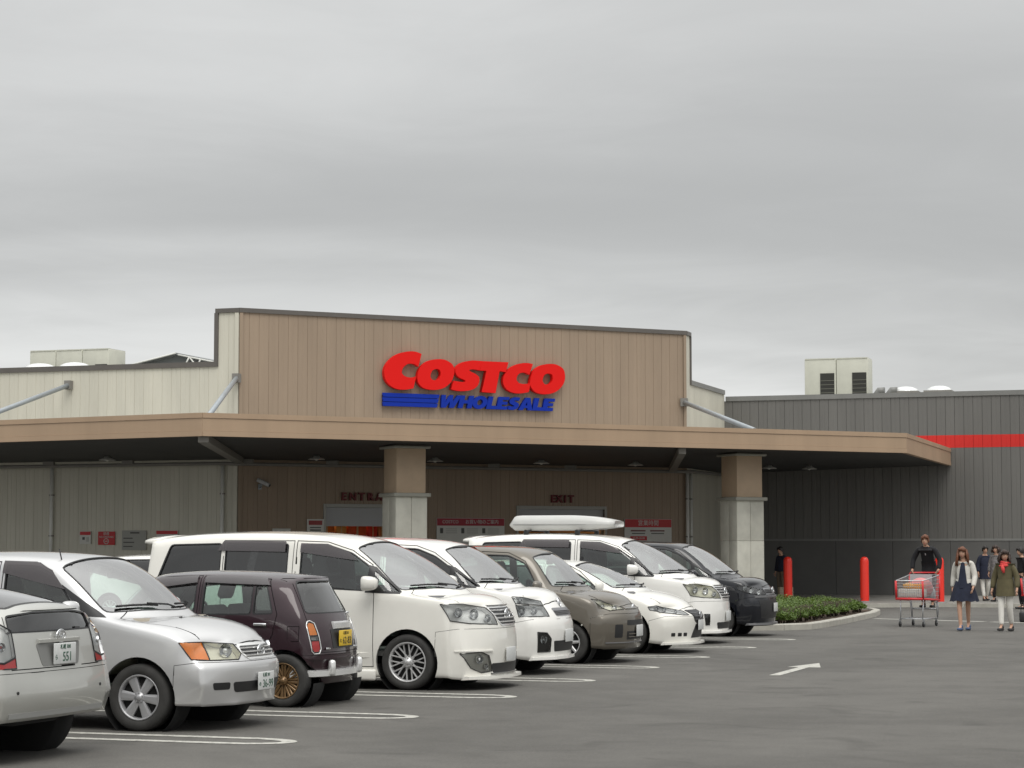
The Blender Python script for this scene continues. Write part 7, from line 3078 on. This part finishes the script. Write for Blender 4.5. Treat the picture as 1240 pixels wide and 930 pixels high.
def build_people():
    NAVY = mat('navy cloth', (.012, .016, .035), .85, vary=.2, vscale=14)
    BLACKC = mat('black cloth', (.008, .008, .010), .85, vary=.2, vscale=14)
    WHITEC = mat('white knit', (.60, .58, .53), .85, vary=.06, vscale=20, bump=.2, bscale=60)
    OLIVE = mat('olive coat cloth', (.105, .090, .045), .85, vary=.12, vscale=12)
    WPANT = mat('off white trousers', (.68, .66, .61), .8, vary=.06, vscale=10)
    CORAL = mat('coral scarf', (.62, .06, .055), .8)
    GREYC_ = mat('grey plaid coat', (.17, .16, .16), .85, vary=.5, vscale=16)
    HBROWN = mat('auburn hair', (.13, .045, .018), .55, vary=.3, vscale=20)
    HDARK = mat('dark brown hair', (.035, .018, .012), .5, vary=.3, vscale=20)
    HBLACK = mat('black hair', (.012, .009, .008), .5)
    BLUE = mat('blue shoe', (.06, .10, .20), .5)
    KHAKI = mat('khaki cloth', (.14, .11, .08), .85)
    # trolley of the young man, turned a little to its right
    tx, ty = -6.52, 46.15
    trz = R(-8.5 - 1.0)
    build_trolley((tx, ty, 0), trz, 'large wire shopping trolley with red bumper rails ridden by the young man')
    Mt = Matrix.Translation((tx, ty, 0)) @ Matrix.Rotation(trz, 4, 'Z')
    # groceries in the basket: things of their own
    def goods(name, x, y, z, size, m_, label, kind='box'):
        o = empty(name, Mt @ Vector((x, y, z)), trz + random.uniform(-.3, .3), label, kind)
        return o
    o = goods('grocery_box', -.02, -.33, .625, 0, None, 'white carton lying at the front of the trolley basket', 'carton')
    MB().rbox((0, 0, .085), (.50, .34, .17), .01).build('carton', mat('carton white', (.66, .64, .58), .6), o)
    MB().bx(-.252, .252, -.02, .02, .01, .172).build('tape', mat('tape', (.5, .42, .25), .4), o)
    o = goods('bread_bag', -.10, -.30, .80, 0, None, 'golden bread bag on the white carton in the trolley', 'bread')
    MB().ball((0, 0, .06), (.15, .09, .065), 14, 8).build('loaf', mat('bread crust', (.50, .26, .07), .6, vary=.3, vscale=18), o)
    MB().tube([(.13, 0, .06), (.19, 0, .07)], .02, 8, True, [.03, .012]).build('bag_neck', mat('bag film', (.6, .5, .3), .3), o)
    o = goods('snack_tray', .11, -.28, .80, 0, None, 'dark topped orange snack tray beside the bread in the trolley', 'tray')
    MB().rbox((0, 0, .05), (.20, .20, .10), .02).build('tray', mat('orange tray', (.55, .24, .05), .5), o)
    MB().rbox((0, 0, .106), (.16, .15, .012), .005).build('tray_lid', SIGNK, o)
    o = goods('shopping_bag', .06, .02, .60, 0, None, 'soft pink bag filling the middle of the trolley', 'bag')
    MB().ball((0, 0, .21), (.26, .22, .22), 16, 10).build('sack', mat('pink sack', (.58, .22, .22), .6, vary=.15, vscale=8), o)
    MB().tube([(-.05, 0, .34), (-.02, 0, .42), (.04, 0, .42), (.06, 0, .34)], .012, 6).build('handle', mat('pink sack', (.5, .2, .2)), o)
    o = goods('water_pack', .14, .30, .58, 0, None, 'pale wrapped bottle pack at the back of the trolley', 'bottles')
    for q in range(6):
        x, y = -.09 + .09 * (q % 3), -.045 + .09 * (q // 3)
        MB().lathe([(.001, .0), (.042, .0), (.043, .17), (.016, .22), (.014, .25), (.001, .25)], 12, Matrix.Translation((x, y, 0))).build('bottle', mat('clear bottle', (.55, .60, .62), .2), o)
    # young man: stands on the rear rail of the trolley and leans on its handle
    p = Mt @ Vector((0, .70, 0))
    pose = dict(pelvis=(0, .12, 1.27), belly=(0, .06, 1.38), chest=(0, -.02, 1.53), collar=(0, -.07, 1.64), neck=(0, -.10, 1.70), skull=(0, -.13, 1.81),
                shr=(-.18, -.06, 1.62), elr=(-.30, -.06, 1.40), wrr=(-.29, -.15, 1.19), har=(-.27, -.19, 1.145),
                shl=(.18, -.06, 1.62), ell=(.30, -.06, 1.40), wrl=(.29, -.15, 1.19), hal=(.27, -.19, 1.145),
                hpr=(-.09, .13, 1.22), knr=(-.10, .02, .83), anr=(-.10, .00, .46), tor=(-.11, -.15, .405),
                hpl=(.09, .13, 1.22), knl=(.10, .04, .83), anl=(.10, .02, .46), tol=(.11, -.13, .405))
    person('person', 'young man in a black jacket riding on the back of the trolley', (p.x, p.y, 0), trz, 1.65, pose, ('jacket', BLACKC, .012), BLACKC, (HBROWN, .05), female=False, shoes=SHOE, coat_len=.02, hem=(BLACKC, .12, .14, .158, .172),
           inner=(mat('grey shirt', (.33, .32, .32), .8), 1.63, 1.50, .030, .008), head_turn=R(6))
    # woman in white cardigan, walking towards the viewer
    cam_rz = lambda x, y: atan2(x, -y) * 1.0
    pose = dict(knr=(-.07, -.12, .48), anr=(-.04, -.16, .09), tor=(-.045, -.31, .04), knl=(.07, .03, .48), anl=(.045, .17, .14), tol=(.05, .05, .035),
                elr=(-.22, .08, 1.09), wrr=(-.235, .06, .85), har=(-.235, .04, .775), ell=(.225, .0, 1.09), wrl=(.215, -.14, .87), hal=(.205, -.19, .805),
                skull=(-.012, -.03, 1.54), pelvis=(.012, 0, .93))
    person('person', 'woman in white cardigan over a navy dress walking beside the trolley', (-5.29, 43.95, 0), R(-5), 1.66, pose, ('cardigan', WHITEC, .012), None, (HBROWN, .30), skirt=(NAVY, 1.02, .59, .145, .285), shoes=BLUE,
           inner=(NAVY, 1.37, .85, .034, .105), coat_len=.0, hem=(WHITEC, .10, .04, .162, .172))
    pose = dict(knr=(-.07, -.08, .48), anr=(-.05, -.14, .10), tor=(-.055, -.29, .05), knl=(.08, .02, .48), anl=(.07, .15, .12), tol=(.07, .02, .035),
                elr=(-.24, .04, 1.09), wrr=(-.27, -.02, .86), har=(-.275, -.04, .79), ell=(.24, .04, 1.09), wrl=(.26, -.05, .87), hal=(.265, -.08, .80))
    person('person', 'woman in olive coat, coral scarf and white trousers at the right edge', (-4.46, 43.80, 0), R(-12), 1.60, pose, ('coat', OLIVE, .026), WPANT, (HDARK, .16), scarf=CORAL, coat_len=.04, hem=(OLIVE, .14, .20, .168, .205), head_turn=R(32))
    # people farther back
    person('person', 'person in a long navy coat walking behind, left of the olive coat', (-7.2, 65.0, .10), R(25), 1.60, dict(anl=(.09, .16, .10), tol=(.1, .02, .03), anr=(-.09, -.14, .09), tor=(-.1, -.29, .03)), ('coat', NAVY, .03), WPANT, (HBLACK, .05), coat_len=.04, hem=(NAVY, .14, .26, .17, .20), level=2, group='people near the grey wall')
    person('person', 'person in grey plaid coat partly hidden behind the olive coat', (-6.76, 64.0, .10), R(-20), 1.62, None, ('coat', GREYC_, .03), BLACKC, (HDARK, .12), coat_len=.04, hem=(GREYC_, .14, .24, .17, .20), level=2, group='people near the grey wall')
    person('person', 'person in black jacket standing at the right border', (-5.66, 60.0, 0), R(-60), 1.66, None, ('jacket', BLACKC, .02), BLACKC, (HBLACK, .05), level=2, group='people near the grey wall')
    person('person', 'person in dark jacket standing in the shade behind the left bollard', (-13.42, 65.5, .10), R(-35), 1.58, None, ('jacket', NAVY, .03), KHAKI, (HBLACK, .05), level=2, coat_len=.08, group='people near the grey wall')
    # pale box at the feet of the person by the bollard
    o = empty('cardboard_box', (-13.05, 64.3, .10), R(20), 'pale cardboard box on the ground behind the left bollard', 'box')
    MB().rbox((0, 0, .19), (.42, .34, .38), .01).build('carton', mat('kraft', (.42, .36, .27), .8), o)
    MB().bx(-.212, .212, -.03, .03, .02, .383).build('tape', mat('tape', (.5, .42, .25), .4), o)
    # second trolley at the right border of the picture
    t2 = build_trolley((-4.12, 50.3, 0), R(-97), 'shopping trolley cut by the right border of the picture')
    # hand bag of the woman in the olive coat hangs low behind her
    hb = empty('hand_bag', (-4.66, 49.4, .0), 0, 'small black hand bag standing on the ground at the right border', 'bag')
    MB().rbox((0, 0, .12), (.15, .09, .24), .04).build('pouch', SHOE, hb)
    MB().tube([(-.04, 0, .22), (-.02, 0, .45), (.02, 0, .45), (.04, 0, .22)], .008, 6).build('strap', SHOE, hb)
# ------------------------------------------------------------------ assemble
silver_minivan()
liftback()
plum_hatch()
big_white_van(True)
white_box_van()
bronze_wagon()
low_white_wagon()
tall = big_white_van(False)
black_van()
far_white_car()
roof_box(tall)
build_people()
warehouse = build_warehouse()
build_canopy(warehouse)
build_columns(warehouse)
build_hall_goods()
build_sign()
build_boards()
build_roof_things()
build_wall_fittings()
build_ground()
build_island()
build_hedge()
build_bollards()
